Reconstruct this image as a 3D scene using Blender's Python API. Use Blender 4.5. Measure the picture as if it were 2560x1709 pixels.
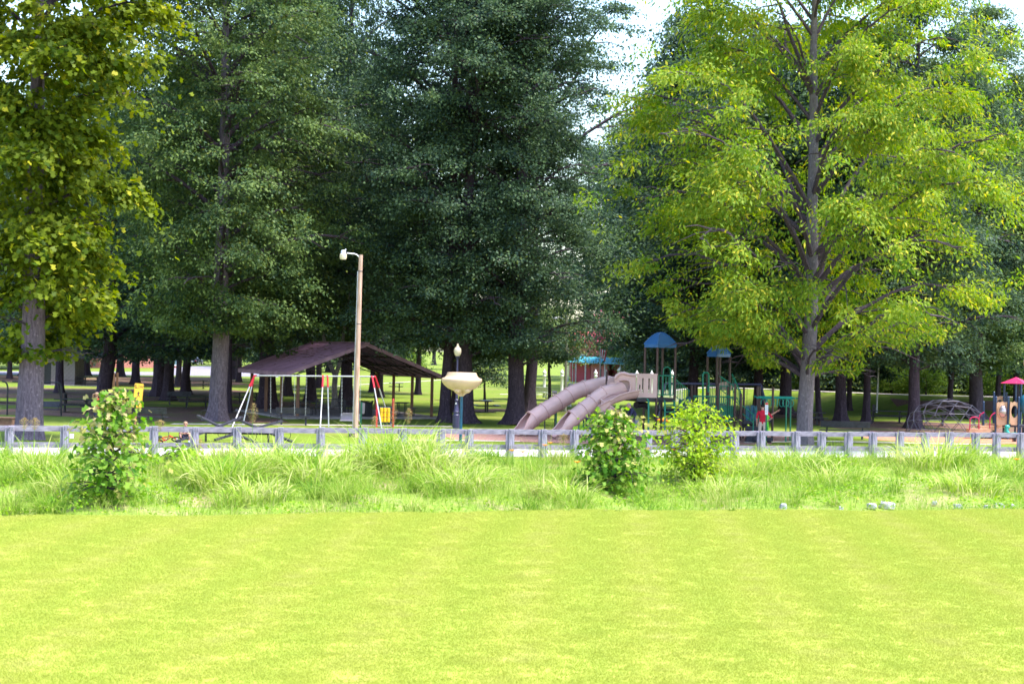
import bpy, bmesh, math, random
import numpy as np
from mathutils import Vector, Matrix

for o in list(bpy.data.objects):
    bpy.data.objects.remove(o)
scene = bpy.context.scene
COL = scene.collection
R = math.radians

# ------------------------------------------------------------------ camera
FPX, CAMZ, ROLL, TILT = 4000.0, 4.15, R(1.2), math.atan(15.5 / 4000.0)
cd = bpy.data.cameras.new('camera')
cam = bpy.data.objects.new('camera', cd)
COL.objects.link(cam)
cd.sensor_width = 36.0
cd.lens = 36.0 * FPX / 2560.0
cd.clip_end = 3000
cam.location = (0, 0, CAMZ)
cam.rotation_euler = (Matrix.Rotation(R(90) + TILT, 3, 'X') @ Matrix.Rotation(ROLL, 3, 'Z')).to_euler()
cd.dof.use_dof = True
cd.dof.focus_distance = 64
cd.dof.aperture_fstop = 3.2
scene.camera = cam

# ------------------------------------------------------------------ sky, sun, exposure
TO_SUN = Vector((0.42, -0.14, 1.0)).normalized()
world = bpy.data.worlds.new('World')
scene.world = world
world.use_nodes = True
wn = world.node_tree
bg = wn.nodes['Background']
sky = wn.nodes.new('ShaderNodeTexSky')
sky.sky_type = 'NISHITA'
sky.sun_disc = False
sky.sun_elevation = math.asin(TO_SUN.z)
sky.sun_rotation = math.atan2(TO_SUN.x, TO_SUN.y)
sky.air_density = 1.3
sky.dust_density = 1.6
sky.ozone_density = 3.0
wn.links.new(sky.outputs[0], bg.inputs[0])
bg.inputs[1].default_value = 0.15
sl = bpy.data.lights.new('sun', 'SUN')
sl.energy = 2.9
sl.angle = R(9.0)
sl.color = (1.0, 0.95, 0.88)
sun = bpy.data.objects.new('sun', sl)
COL.objects.link(sun)
sun.rotation_euler = (-TO_SUN).to_track_quat('-Z', 'Y').to_euler()
sun.location = (20, -20, 60)
vs = scene.view_settings
vs.view_transform = 'Standard'
vs.look = 'None'
vs.exposure = 1.86
vs.gamma = 1.0
vs.use_curve_mapping = False
cy = scene.cycles
cy.max_bounces = 6
cy.diffuse_bounces = 4
cy.glossy_bounces = 2
cy.transmission_bounces = 4
cy.transparent_max_bounces = 4
cy.sample_clamp_indirect = 6
cy.use_denoising = True
cy.filter_width = 1.6

# ------------------------------------------------------------------ helpers
def uv(px, py):
    dx, dy = px - 1280.0, py - 854.5
    c, s = math.cos(ROLL), math.sin(ROLL)
    return dx * c + dy * s, -dx * s + dy * c - 15.5

def P(px, py, D):
    u, v = uv(px, py)
    return Vector((u / FPX * D, D, CAMZ - v / FPX * D))

def q_of(x, y):
    return y - 0.27 * x

def sm(a, b, x):
    t = min(1.0, max(0.0, (x - a) / (b - a)))
    return t * t * (3 - 2 * t)

BQ = [(-400, 0), (40.0, 0), (40.7, -0.03), (41.6, -0.4), (43.4, -1.15), (45.2, -1.12), (48, -0.8), (53, -0.38), (57.5, -0.08), (60.3, 0.0), (2000, 0)]
def bank_z(x, q):
    if 37 < q < 46:
        q -= (0.3 * math.sin(x * 0.31 + 1) + 0.16 * math.sin(x * 1.07) + 0.07 * math.sin(x * 2.9 + 2)) * sm(37, 40, q) * (1 - sm(43, 46, q))
    for (a, za), (b, zb) in zip(BQ, BQ[1:]):
        if q <= b:
            z = za + (zb - za) * (q - a) / (b - a)
            break
    if 43 < q < 60:
        k = sm(43, 47, q) * (1 - sm(56, 60, q))
        z += k * (0.10 * math.sin(x * 0.9 + q * 0.5) + 0.08 * math.sin(x * 0.37 - q * 1.1 + 2))
    return z

def berm_top(x):
    return 133 - (x - 20.6) if x < 31 else 122.6
def hgt(x, y):
    z = bank_z(x, q_of(x, y))
    if y > 100 and x > 8:
        yt = berm_top(x)
        z += 1.15 * sm(yt - 7, yt, y) * sm(9, 18, x)
    return z

def G(px, py, lo=20.0):
    """where the ray of a photo pixel meets the ground"""
    u, v = uv(px, py)
    d, pd = lo, lo
    while d < 900:
        if CAMZ - v / FPX * d <= hgt(u / FPX * d, d):
            a, b = pd, d
            for _ in range(20):
                m = (a + b) / 2
                if CAMZ - v / FPX * m <= hgt(u / FPX * m, m): b = m
                else: a = m
            d = b
            return Vector((u / FPX * d, d, hgt(u / FPX * d, d)))
        pd = d
        d += 0.25
    return Vector((u / FPX * d, d, 0))

def tag(o, label=None, cat=None, group=None, kind=None):
    if label: o['label'] = label
    if cat: o['category'] = cat
    if group: o['group'] = group
    if kind: o['kind'] = kind
    return o

def thing(name, label, cat, loc, rz=0.0, group=None):
    o = bpy.data.objects.new(name, None)
    o.empty_display_size = 0.2
    COL.objects.link(o)
    o.location = loc
    o.rotation_euler = (0, 0, rz)
    return tag(o, label, cat, group)

def link(name, me, parent=None, loc=None):
    o = bpy.data.objects.new(name, me)
    COL.objects.link(o)
    o.parent = parent
    if loc is not None: o.location = loc
    return o

class MB:
    def __init__(s):
        s.v, s.f, s.mi = [], [], []
    def add(s, vs_, fs, m=0):
        b = len(s.v)
        s.v += [tuple(p) for p in vs_]
        s.f += [tuple(i + b for i in f) for f in fs]
        s.mi += [m] * len(fs)
        return s
    def box(s, c, size, rot=None, m=0):
        hx, hy, hz = size[0] / 2, size[1] / 2, size[2] / 2
        ps = [Vector((x, y, z)) for z in (-hz, hz) for y in (-hy, hy) for x in (-hx, hx)]
        if rot is not None:
            if not isinstance(rot, Matrix): rot = Matrix.Rotation(rot, 3, 'Z')
            ps = [rot @ p for p in ps]
        c = Vector(c)
        return s.add([p + c for p in ps], [(0, 2, 3, 1), (4, 5, 7, 6), (0, 1, 5, 4), (2, 6, 7, 3), (0, 4, 6, 2), (1, 3, 7, 5)], m)
    def beam(s, a, b, w, h, m=0, up=(0, 0, 1)):
        a, b = Vector(a), Vector(b)
        d = (b - a)
        L = d.length
        d = d.normalized()
        side = d.cross(Vector(up))
        if side.length < 1e-4: side = d.cross(Vector((0, 1, 0)))
        side.normalize()
        u = side.cross(d)
        ps = []
        for q in (a, b):
            for sx, sz in ((-1, -1), (1, -1), (1, 1), (-1, 1)):
                ps.append(q + side * (sx * w / 2) + u * (sz * h / 2))
        return s.add(ps, [(3, 2, 1, 0), (4, 5, 6, 7), (0, 1, 5, 4), (1, 2, 6, 5), (2, 3, 7, 6), (3, 0, 4, 7)], m)
    def tube(s, pts, r, n=8, m=0, caps=True, wob=None):
        pts = [Vector(p) for p in pts]
        k = len(pts)
        rs = r if isinstance(r, (list, tuple)) else [r] * k
        ref = None
        vs_ = []
        for i in range(k):
            t = (pts[min(i + 1, k - 1)] - pts[max(i - 1, 0)])
            t = t.normalized() if t.length > 1e-9 else Vector((0, 0, 1))
            if ref is None:
                ref = t.cross(Vector((0, 0, 1)) if abs(t.z) < 0.9 else Vector((0, 1, 0))).normalized()
            ref = (ref - t * ref.dot(t)).normalized()
            bi = t.cross(ref)
            for j in range(n):
                a = 2 * math.pi * j / n
                rr = rs[i] * (wob(i, a) if wob else 1.0)
                vs_.append(pts[i] + (ref * math.cos(a) + bi * math.sin(a)) * rr)
        fs = []
        for i in range(k - 1):
            for j in range(n):
                fs.append((i * n + j, i * n + (j + 1) % n, (i + 1) * n + (j + 1) % n, (i + 1) * n + j))
        if caps:
            fs.append(tuple(range(n - 1, -1, -1)))
            fs.append(tuple((k - 1) * n + j for j in range(n)))
        return s.add(vs_, fs, m)
    def lathe(s, prof, c=(0, 0, 0), n=16, m=0, sy=1.0):
        c = Vector(c)
        vs_, fs = [], []
        for (r, z) in prof:
            for j in range(n):
                a = 2 * math.pi * j / n
                vs_.append(c + Vector((max(r, 1e-4) * math.cos(a), max(r, 1e-4) * math.sin(a) * sy, z)))
        for i in range(len(prof) - 1):
            for j in range(n):
                fs.append((i * n + j, i * n + (j + 1) % n, (i + 1) * n + (j + 1) % n, (i + 1) * n + j))
        return s.add(vs_, fs, m)
    def ell(s, c, rad, n=10, k=6, m=0, rot=None):
        c = Vector(c)
        if not isinstance(rad, (tuple, list)): rad = (rad,) * 3
        vs_, fs = [], []
        for i in range(k + 1):
            th = math.pi * i / k
            for j in range(n):
                a = 2 * math.pi * j / n
                p = Vector((rad[0] * max(math.sin(th), 1e-3) * math.cos(a), rad[1] * max(math.sin(th), 1e-3) * math.sin(a), -rad[2] * math.cos(th)))
                vs_.append(c + (rot @ p if rot else p))
        for i in range(k):
            for j in range(n):
                fs.append((i * n + j, i * n + (j + 1) % n, (i + 1) * n + (j + 1) % n, (i + 1) * n + j))
        return s.add(vs_, fs, m)
    def prism(s, pts, off, m=0):
        """closed outline pts extruded by vector off"""
        pts = [Vector(p) for p in pts]
        off = Vector(off)
        n = len(pts)
        vs_ = pts + [p + off for p in pts]
        fs = [tuple(range(n - 1, -1, -1)), tuple(range(n, 2 * n))]
        fs += [(i, (i + 1) % n, n + (i + 1) % n, n + i) for i in range(n)]
        return s.add(vs_, fs, m)
    def mesh(s, name, mats, smooth=False, org=None):
        me = bpy.data.meshes.new(name)
        vv = s.v if org is None else [(p[0] - org[0], p[1] - org[1], p[2] - org[2]) for p in s.v]
        me.from_pydata(vv, [], s.f)
        if not isinstance(mats, (list, tuple)): mats = [mats]
        for mt in mats: me.materials.append(mt)
        if len(mats) > 1: me.polygons.foreach_set('material_index', s.mi)
        if smooth: me.polygons.foreach_set('use_smooth', [True] * len(s.f))
        bm = bmesh.new(); bm.from_mesh(me)
        bmesh.ops.recalc_face_normals(bm, faces=bm.faces)
        bm.to_mesh(me); bm.free()
        if smooth:
            try: me.set_sharp_from_angle(angle=R(40))
            except Exception: pass
        me.update()
        return me
    def build(s, name, mats, parent=None, smooth=False, world=False, loc=None):
        org = parent.location if (world and parent is not None) else None
        return link(name, s.mesh(name, mats, smooth, org), parent, loc)

def mesh_np(name, V, nper, mat, smooth=False):
    """V: (n, nper, 3) separate polygons"""
    n = V.shape[0]
    me = bpy.data.meshes.new(name)
    me.vertices.add(n * nper)
    me.vertices.foreach_set('co', np.ascontiguousarray(V, dtype=np.float32).ravel())
    me.loops.add(n * nper)
    me.loops.foreach_set('vertex_index', np.arange(n * nper, dtype=np.int32))
    me.polygons.add(n)
    me.polygons.foreach_set('loop_start', np.arange(0, n * nper, nper, dtype=np.int32))
    me.polygons.foreach_set('loop_total', np.full(n, nper, dtype=np.int32))
    me.materials.append(mat)
    me.update(calc_edges=True)
    return me

def mesh_strip(name, V, mat, tip=True):
    """V: (n, k, 2, 3) ribbons, k cross sections of two points"""
    n, k = V.shape[:2]
    me = bpy.data.meshes.new(name)
    me.vertices.add(n * k * 2)
    me.vertices.foreach_set('co', np.ascontiguousarray(V, dtype=np.float32).ravel())
    base = (np.arange(n) * k * 2)[:, None, None]
    i = np.arange(k - 1)[None, :, None] * 2
    quad = base + i + np.array([0, 1, 3, 2])[None, None, :]
    F = quad.reshape(-1, 4)
    m = F.shape[0]
    me.loops.add(m * 4)
    me.loops.foreach_set('vertex_index', F.astype(np.int32).ravel())
    me.polygons.add(m)
    me.polygons.foreach_set('loop_start', np.arange(0, m * 4, 4, dtype=np.int32))
    me.polygons.foreach_set('loop_total', np.full(m, 4, dtype=np.int32))
    me.polygons.foreach_set('use_smooth', np.ones(m, dtype=bool))
    me.materials.append(mat)
    me.update(calc_edges=True)
    return me

# ------------------------------------------------------------------ materials
def new_mat(name):
    m = bpy.data.materials.new(name)
    m.use_nodes = True
    nt = m.node_tree
    return m, nt, nt.nodes['Principled BSDF'], nt.nodes['Material Output']

def c4(c): return (c[0], c[1], c[2], 1.0)

def simple(name, col, rough=0.6, metal=0.0, var=0.18, scale=6.0, bump=0.0, bscale=60.0, col2=None, stretch=None, spec=0.3, coat=0.0):
    m, nt, b, _ = new_mat(name)
    N, L = nt.nodes, nt.links
    tc = N.new('ShaderNodeTexCoord')
    src = tc.outputs['Object']
    if stretch:
        mp = N.new('ShaderNodeMapping'); mp.inputs['Scale'].default_value = stretch
        L.new(src, mp.inputs[0]); src = mp.outputs[0]
    nz = N.new('ShaderNodeTexNoise'); nz.inputs['Scale'].default_value = scale; nz.inputs['Detail'].default_value = 6
    L.new(src, nz.inputs['Vector'])
    rp = N.new('ShaderNodeValToRGB')
    rp.color_ramp.elements[0].position = 0.3; rp.color_ramp.elements[1].position = 0.7
    a = tuple(max(0, x * (1 - var)) for x in col)
    bb = col2 if col2 else tuple(min(1, x * (1 + var)) for x in col)
    rp.color_ramp.elements[0].color = c4(a); rp.color_ramp.elements[1].color = c4(bb)
    L.new(nz.outputs[0], rp.inputs[0]); L.new(rp.outputs[0], b.inputs['Base Color'])
    b.inputs['Roughness'].default_value = rough
    b.inputs['Metallic'].default_value = metal
    b.inputs['Specular IOR Level'].default_value = spec
    if coat: b.inputs['Coat Weight'].default_value = coat
    if bump:
        n2 = N.new('ShaderNodeTexNoise'); n2.inputs['Scale'].default_value = bscale; n2.inputs['Detail'].default_value = 5
        L.new(src, n2.inputs['Vector'])
        bp = N.new('ShaderNodeBump'); bp.inputs['Strength'].default_value = bump; bp.inputs['Distance'].default_value = 0.05
        L.new(n2.outputs[0], bp.inputs['Height']); L.new(bp.outputs[0], b.inputs['Normal'])
    return m

def leaf_mat(name, c1, c2, c3, pos3=0.85, transl=0.35, rough=0.5, nscale=0.5, spec=0.1):
    """c1..c2 vary by clump, c3 is the odd yellow leaf"""
    m, nt, b, out = new_mat(name)
    N, L = nt.nodes, nt.links
    tc = N.new('ShaderNodeTexCoord')
    nz = N.new('ShaderNodeTexNoise'); nz.inputs['Scale'].default_value = nscale; nz.inputs['Detail'].default_value = 4
    L.new(tc.outputs['Object'], nz.inputs['Vector'])
    ge = N.new('ShaderNodeNewGeometry')
    ad = N.new('ShaderNodeMath'); ad.operation = 'MULTIPLY_ADD'
    ad.inputs[1].default_value = 0.45; ad.inputs[2].default_value = 0.0
    L.new(ge.outputs['Random Per Island'], ad.inputs[0])
    sb = N.new('ShaderNodeMath'); sb.operation = 'ADD'
    L.new(nz.outputs[0], sb.inputs[0]); L.new(ad.outputs[0], sb.inputs[1])
    rp = N.new('ShaderNodeValToRGB')
    e = rp.color_ramp.elements
    e[0].position = 0.45; e[0].color = c4(c1)
    e[1].position = 0.95; e[1].color = c4(c2)
    L.new(sb.outputs[0], rp.inputs[0])
    gt = N.new('ShaderNodeMath'); gt.operation = 'GREATER_THAN'; gt.inputs[1].default_value = pos3
    L.new(ge.outputs['Random Per Island'], gt.inputs[0])
    mx = N.new('ShaderNodeMix'); mx.data_type = 'RGBA'
    L.new(gt.outputs[0], mx.inputs[0]); L.new(rp.outputs[0], mx.inputs[6]); mx.inputs[7].default_value = c4(c3)
    L.new(mx.outputs[2], b.inputs['Base Color'])
    b.inputs['Roughness'].default_value = rough
    b.inputs['Specular IOR Level'].default_value = spec
    tr = N.new('ShaderNodeBsdfTranslucent')
    hs = N.new('ShaderNodeHueSaturation'); hs.inputs['Saturation'].default_value = 1.15; hs.inputs['Value'].default_value = 1.25
    L.new(mx.outputs[2], hs.inputs['Color']); L.new(hs.outputs[0], tr.inputs[0])
    ms = N.new('ShaderNodeMixShader'); ms.inputs[0].default_value = transl
    L.new(b.outputs[0], ms.inputs[1]); L.new(tr.outputs[0], ms.inputs[2])
    L.new(ms.outputs[0], out.inputs[0])
    return m

def ground_mat(name, cols, scales, bump=0.3, bscale=30, rough=0.9, stretch=None, world=True):
    """cols: [a,b,c]; a/b fine mix, c in blotches"""
    m, nt, b, _ = new_mat(name)
    N, L = nt.nodes, nt.links
    ge = N.new('ShaderNodeNewGeometry')
    src = ge.outputs['Position']
    if stretch:
        mp = N.new('ShaderNodeMapping'); mp.inputs['Scale'].default_value = stretch; mp.inputs['Rotation'].default_value = (0, 0, R(-15))
        L.new(src, mp.inputs[0]); src2 = mp.outputs[0]
    else: src2 = src
    n1 = N.new('ShaderNodeTexNoise'); n1.inputs['Scale'].default_value = scales[0]; n1.inputs['Detail'].default_value = 8; n1.inputs['Roughness'].default_value = 0.7
    n2 = N.new('ShaderNodeTexNoise'); n2.inputs['Scale'].default_value = scales[1]; n2.inputs['Detail'].default_value = 6; n2.inputs['Roughness'].default_value = 0.65
    L.new(src, n1.inputs['Vector']); L.new(src2, n2.inputs['Vector'])
    r1 = N.new('ShaderNodeValToRGB'); r1.color_ramp.elements[0].position = 0.35; r1.color_ramp.elements[1].position = 0.65
    r1.color_ramp.elements[0].color = c4(cols[0]); r1.color_ramp.elements[1].color = c4(cols[1])
    L.new(n1.outputs[0], r1.inputs[0])
    r2 = N.new('ShaderNodeValToRGB'); r2.color_ramp.elements[0].position = 0.5; r2.color_ramp.elements[1].position = 0.66
    L.new(n2.outputs[0], r2.inputs[0])
    mx = N.new('ShaderNodeMix'); mx.data_type = 'RGBA'
    L.new(r2.outputs[0], mx.inputs[0]); L.new(r1.outputs[0], mx.inputs[6]); mx.inputs[7].default_value = c4(cols[2])
    L.new(mx.outputs[2], b.inputs['Base Color'])
    b.inputs['Roughness'].default_value = rough
    b.inputs['Specular IOR Level'].default_value = 0.15
    if bump:
        n3 = N.new('ShaderNodeTexNoise'); n3.inputs['Scale'].default_value = bscale; n3.inputs['Detail'].default_value = 6
        L.new(src, n3.inputs['Vector'])
        bp = N.new('ShaderNodeBump'); bp.inputs['Strength'].default_value = bump; bp.inputs['Distance'].default_value = 0.08
        L.new(n3.outputs[0], bp.inputs['Height']); L.new(bp.outputs[0], b.inputs['Normal'])
    return m

def grass_blade_mat(name, c1, c2, c3, nscale=0.9, pscale=None, transl=0.35, rand=0.22, stripes=False, detail=5):
    m, nt, b, out = new_mat(name)
    N, L = nt.nodes, nt.links
    ge = N.new('ShaderNodeNewGeometry')
    mp = N.new('ShaderNodeMapping'); mp.inputs['Scale'].default_value = (1, 1, 1)
    if pscale: mp.inputs['Scale'].default_value = pscale; mp.inputs['Rotation'].default_value = (0, 0, R(-12))
    L.new(ge.outputs['Position'], mp.inputs[0])
    nz = N.new('ShaderNodeTexNoise'); nz.inputs['Scale'].default_value = nscale; nz.inputs['Detail'].default_value = detail; nz.inputs['Roughness'].default_value = 0.6
    L.new(mp.outputs[0], nz.inputs['Vector'])
    ad = N.new('ShaderNodeMath'); ad.operation = 'MULTIPLY_ADD'; ad.inputs[1].default_value = rand
    L.new(ge.outputs['Random Per Island'], ad.inputs[0]); L.new(nz.outputs[0], ad.inputs[2])
    val = ad.outputs[0]
    if stripes:
        mr = N.new('ShaderNodeMapRange'); mr.inputs[1].default_value = 0.0; mr.inputs[2].default_value = 1.0; mr.inputs[3].default_value = 0.37; mr.inputs[4].default_value = 0.73
        L.new(val, mr.inputs[0]); val = mr.outputs[0]
    if stripes:
        # mower passes: the lay of the cut grass swings from pass to pass
        m2 = N.new('ShaderNodeMapping'); m2.inputs['Rotation'].default_value = (0, 0, R(3.1))
        L.new(ge.outputs['Position'], m2.inputs[0])
        wv = N.new('ShaderNodeTexWave'); wv.wave_type = 'BANDS'; wv.bands_direction = 'X'
        wv.inputs['Scale'].default_value = 0.15; wv.inputs['Distortion'].default_value = 1.6; wv.inputs['Detail'].default_value = 1
        wv.inputs['Detail Scale'].default_value = 0.35
        L.new(m2.outputs[0], wv.inputs['Vector'])
        a2 = N.new('ShaderNodeMath'); a2.operation = 'MULTIPLY_ADD'; a2.inputs[1].default_value = 0.15
        L.new(wv.outputs[0], a2.inputs[0]); L.new(val, a2.inputs[2]); val = a2.outputs[0]
    rp = N.new('ShaderNodeValToRGB')
    e = rp.color_ramp.elements
    e[0].position = 0.4; e[0].color = c4(c1)
    e[1].position = 0.68; e[1].color = c4(c2)
    x = e.new(0.92); x.color = c4(c3)
    L.new(val, rp.inputs[0])
    L.new(rp.outputs[0], b.inputs['Base Color'])
    b.inputs['Roughness'].default_value = 0.55
    b.inputs['Specular IOR Level'].default_value = 0.2
    tr = N.new('ShaderNodeBsdfTranslucent'); L.new(rp.outputs[0], tr.inputs[0])
    ms = N.new('ShaderNodeMixShader'); ms.inputs[0].default_value = transl
    L.new(b.outputs[0], ms.inputs[1]); L.new(tr.outputs[0], ms.inputs[2]); L.new(ms.outputs[0], out.inputs[0])
    return m

def bark_mat(name, ca, cb, sc=5.0):
    m, nt, b, _ = new_mat(name)
    N, L = nt.nodes, nt.links
    tc = N.new('ShaderNodeTexCoord')
    mp = N.new('ShaderNodeMapping'); mp.inputs['Scale'].default_value = (3.2, 3.2, 0.55)
    L.new(tc.outputs['Object'], mp.inputs[0])
    nz = N.new('ShaderNodeTexNoise'); nz.inputs['Scale'].default_value = sc; nz.inputs['Detail'].default_value = 9; nz.inputs['Roughness'].default_value = 0.72
    L.new(mp.outputs[0], nz.inputs['Vector'])
    rp = N.new('ShaderNodeValToRGB'); rp.color_ramp.elements[0].position = 0.32; rp.color_ramp.elements[1].position = 0.68
    rp.color_ramp.elements[0].color = c4(ca); rp.color_ramp.elements[1].color = c4(cb)
    L.new(nz.outputs[0], rp.inputs[0])
    # pale lichen flecks
    n2 = N.new('ShaderNodeTexNoise'); n2.inputs['Scale'].default_value = 9; n2.inputs['Detail'].default_value = 5
    L.new(tc.outputs['Object'], n2.inputs['Vector'])
    r2 = N.new('ShaderNodeValToRGB'); r2.color_ramp.elements[0].position = 0.6; r2.color_ramp.elements[1].position = 0.72
    L.new(n2.outputs[0], r2.inputs[0])
    mu = N.new('ShaderNodeMath'); mu.operation = 'MULTIPLY'; mu.inputs[1].default_value = 0.5
    L.new(r2.outputs[0], mu.inputs[0])
    mx = N.new('ShaderNodeMix'); mx.data_type = 'RGBA'
    L.new(mu.outputs[0], mx.inputs[0]); L.new(rp.outputs[0], mx.inputs[6]); mx.inputs[7].default_value = c4(tuple(min(1, x * 1.9) for x in cb))
    L.new(mx.outputs[2], b.inputs['Base Color'])
    b.inputs['Roughness'].default_value = 0.95
    b.inputs['Specular IOR Level'].default_value = 0.1
    bp = N.new('ShaderNodeBump'); bp.inputs['Strength'].default_value = 0.9; bp.inputs['Distance'].default_value = 0.06
    L.new(nz.outputs[0], bp.inputs['Height']); L.new(bp.outputs[0], b.inputs['Normal'])
    return m

M = {}
M['bark_dark'] = bark_mat('bark_dark', (0.03, 0.021, 0.033), (0.092, 0.066, 0.09))  # purple cast of the shadows is mixed into the bark colours
M['bark_grey'] = bark_mat('bark_grey', (0.075, 0.056, 0.076), (0.225, 0.175, 0.22))
M['bark_pale'] = bark_mat('bark_pale', (0.16, 0.14, 0.15), (0.42, 0.37, 0.39))
M['bark_scaly'] = bark_mat('bark_scaly', (0.1, 0.08, 0.095), (0.25, 0.21, 0.24), 8)
M['bark_limb'] = bark_mat('bark_limb', (0.045, 0.032, 0.044), (0.12, 0.09, 0.116), 8)
M['leaf_syc'] = leaf_mat('leaf_syc', (0.045, 0.085, 0.009), (0.19, 0.23, 0.016), (0.34, 0.32, 0.022), 0.94, 0.42)
M['leaf_oak'] = leaf_mat('leaf_oak', (0.03, 0.066, 0.036), (0.145, 0.205, 0.056), (0.13, 0.15, 0.03), 0.95, 0.3)  # shadow blue of the crowns is mixed into this leaf colour
M['leaf_dark'] = leaf_mat('leaf_dark', (0.024, 0.05, 0.046), (0.1, 0.158, 0.066), (0.09, 0.12, 0.03), 0.95, 0.28)  # shadow blue mixed in; lighter tone stands for crown highlights
M['leaf_teal'] = leaf_mat('leaf_teal', (0.022, 0.05, 0.048), (0.075, 0.13, 0.09), (0.08, 0.12, 0.04), 0.95, 0.28)  # carries the blue of the crown shadows too
M['leaf_yel'] = leaf_mat('leaf_yel', (0.1, 0.2, 0.024), (0.29, 0.36, 0.045), (0.48, 0.43, 0.05), 0.91, 0.45)
M['leaf_lit'] = leaf_mat('leaf_lit', (0.06, 0.13, 0.02), (0.14, 0.22, 0.03), (0.2, 0.24, 0.04), 0.93, 0.4)  # brighter leaf colour so the bushes look sunlit
M['leaf_maple'] = leaf_mat('leaf_maple', (0.07, 0.2, 0.025), (0.24, 0.37, 0.05), (0.42, 0.4, 0.12), 0.93, 0.45, nscale=1.3)
M['leaf_shrub'] = leaf_mat('leaf_shrub', (0.2, 0.36, 0.02), (0.38, 0.48, 0.03), (0.4, 0.42, 0.06), 0.93, 0.42, nscale=1.3)
M['leaf_cover'] = leaf_mat('leaf_cover', (0.11, 0.26, 0.015), (0.29, 0.42, 0.035), (0.4, 0.42, 0.1), 0.93, 0.36, nscale=0.7)
M['flower_pink'] = leaf_mat('flower_pink', (0.45, 0.1, 0.17), (0.6, 0.2, 0.28), (0.7, 0.4, 0.45), 0.9, 0.3)
M['blade'] = grass_blade_mat('blade', (0.06, 0.19, 0.012), (0.26, 0.39, 0.04), (0.5, 0.44, 0.19), 0.34, rand=0.3, transl=0.45)  # darkest green lowered to paint shading among the blades
M['blade_light'] = grass_blade_mat('blade_light', (0.12, 0.29, 0.012), (0.31, 0.45, 0.04), (0.6, 0.6, 0.25), 0.42, rand=0.42, transl=0.48)
M['plume'] = grass_blade_mat('plume', (0.33, 0.22, 0.08), (0.45, 0.32, 0.13), (0.55, 0.42, 0.2), 4)
LAWN = ((0.318, 0.39, 0.052), (0.372, 0.405, 0.066), (0.46, 0.43, 0.14))
M['lawn_blade'] = grass_blade_mat('lawn_blade', *LAWN, 1.5, (0.8, 1.0, 1), 0.3, rand=0.06, stripes=True, detail=4)
M['lawn'] = grass_blade_mat('lawn', *[tuple(x * 0.92 for x in q) for q in LAWN], 1.5, (0.8, 1.0, 1), 0.0, rand=0.0, stripes=True, detail=4)
M['park_grass'] = ground_mat('park_grass', [(0.1, 0.16, 0.014), (0.175, 0.225, 0.028), (0.195, 0.195, 0.052)], (2.2, 0.13), 0.5, 14)
M['bank_soil'] = ground_mat('bank_soil', [(0.13, 0.22, 0.025), (0.25, 0.32, 0.06), (0.33, 0.26, 0.15)], (5, 0.5), 0.6, 14)
M['litter'] = ground_mat('litter', [(0.12, 0.065, 0.055), (0.21, 0.12, 0.1), (0.13, 0.16, 0.03)], (7, 0.35), 0.5, 22)
M['mulch'] = ground_mat('mulch', [(0.2, 0.1, 0.09), (0.42, 0.25, 0.22), (0.3, 0.16, 0.13)], (9, 1.1), 0.6, 24)
M['mulch_red'] = ground_mat('mulch_red', [(0.34, 0.13, 0.075), (0.55, 0.26, 0.17), (0.42, 0.18, 0.11)], (9, 1.1), 0.6, 24)
M['road'] = ground_mat('road', [(0.5, 0.46, 0.49), (0.6, 0.56, 0.59), (0.45, 0.42, 0.45)], (14, 0.6), 0.15, 80)
M['far_road'] = ground_mat('far_road', [(0.2, 0.185, 0.22), (0.26, 0.24, 0.28), (0.17, 0.16, 0.19)], (14, 0.6), 0.15, 80)
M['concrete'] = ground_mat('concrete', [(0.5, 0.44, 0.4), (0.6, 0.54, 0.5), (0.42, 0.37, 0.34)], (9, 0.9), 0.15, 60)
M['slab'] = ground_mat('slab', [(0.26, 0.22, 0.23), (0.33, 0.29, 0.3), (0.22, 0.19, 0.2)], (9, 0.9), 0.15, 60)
M['fence'] = simple('fence', (0.26, 0.225, 0.31), 0.85, var=0.4, scale=3.2, stretch=(7, 7, 0.9), bump=0.5, bscale=9, col2=(0.46, 0.41, 0.53))  # mauve tone also carries the purple cast of the shadows
M['rail'] = simple('rail', (0.22, 0.19, 0.265), 0.85, var=0.45, scale=3.0, stretch=(1.0, 1.0, 14.0), bump=0.5, bscale=9, col2=(0.42, 0.37, 0.47))
M['bolt'] = simple('bolt', (0.1, 0.09, 0.11), 0.5, 0.8)
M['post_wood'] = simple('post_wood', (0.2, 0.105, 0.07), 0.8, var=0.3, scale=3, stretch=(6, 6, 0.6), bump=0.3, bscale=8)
M['pole_wood'] = simple('pole_wood', (0.48, 0.27, 0.175), 0.85, var=0.3, scale=2.5, stretch=(8, 8, 0.5), bump=0.4, bscale=8, col2=(0.66, 0.46, 0.38))
M['pole_pale'] = simple('pole_pale', (0.5, 0.45, 0.36), 0.8, var=0.2, scale=3, stretch=(6, 6, 0.5))
M['steel'] = simple('steel', (0.55, 0.55, 0.6), 0.4, 0.55, var=0.1)
M['dome'] = simple('dome', (0.075, 0.07, 0.1), 0.45, 0.4, var=0.15)
M['galv'] = simple('galv', (0.5, 0.5, 0.55), 0.45, 0.35, var=0.15)
M['red'] = simple('red', (0.62, 0.02, 0.045), 0.4, var=0.1, spec=0.5)
M['shirt_red'] = simple('shirt_red', (0.55, 0.012, 0.04), 0.8, var=0.15)
M['black'] = simple('black', (0.018, 0.016, 0.026), 0.45, var=0.3, spec=0.4)
M['charcoal'] = simple('charcoal', (0.035, 0.033, 0.05), 0.5, var=0.3, spec=0.4)
M['navy'] = simple('navy', (0.045, 0.04, 0.1), 0.4, var=0.15, spec=0.5)
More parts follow.
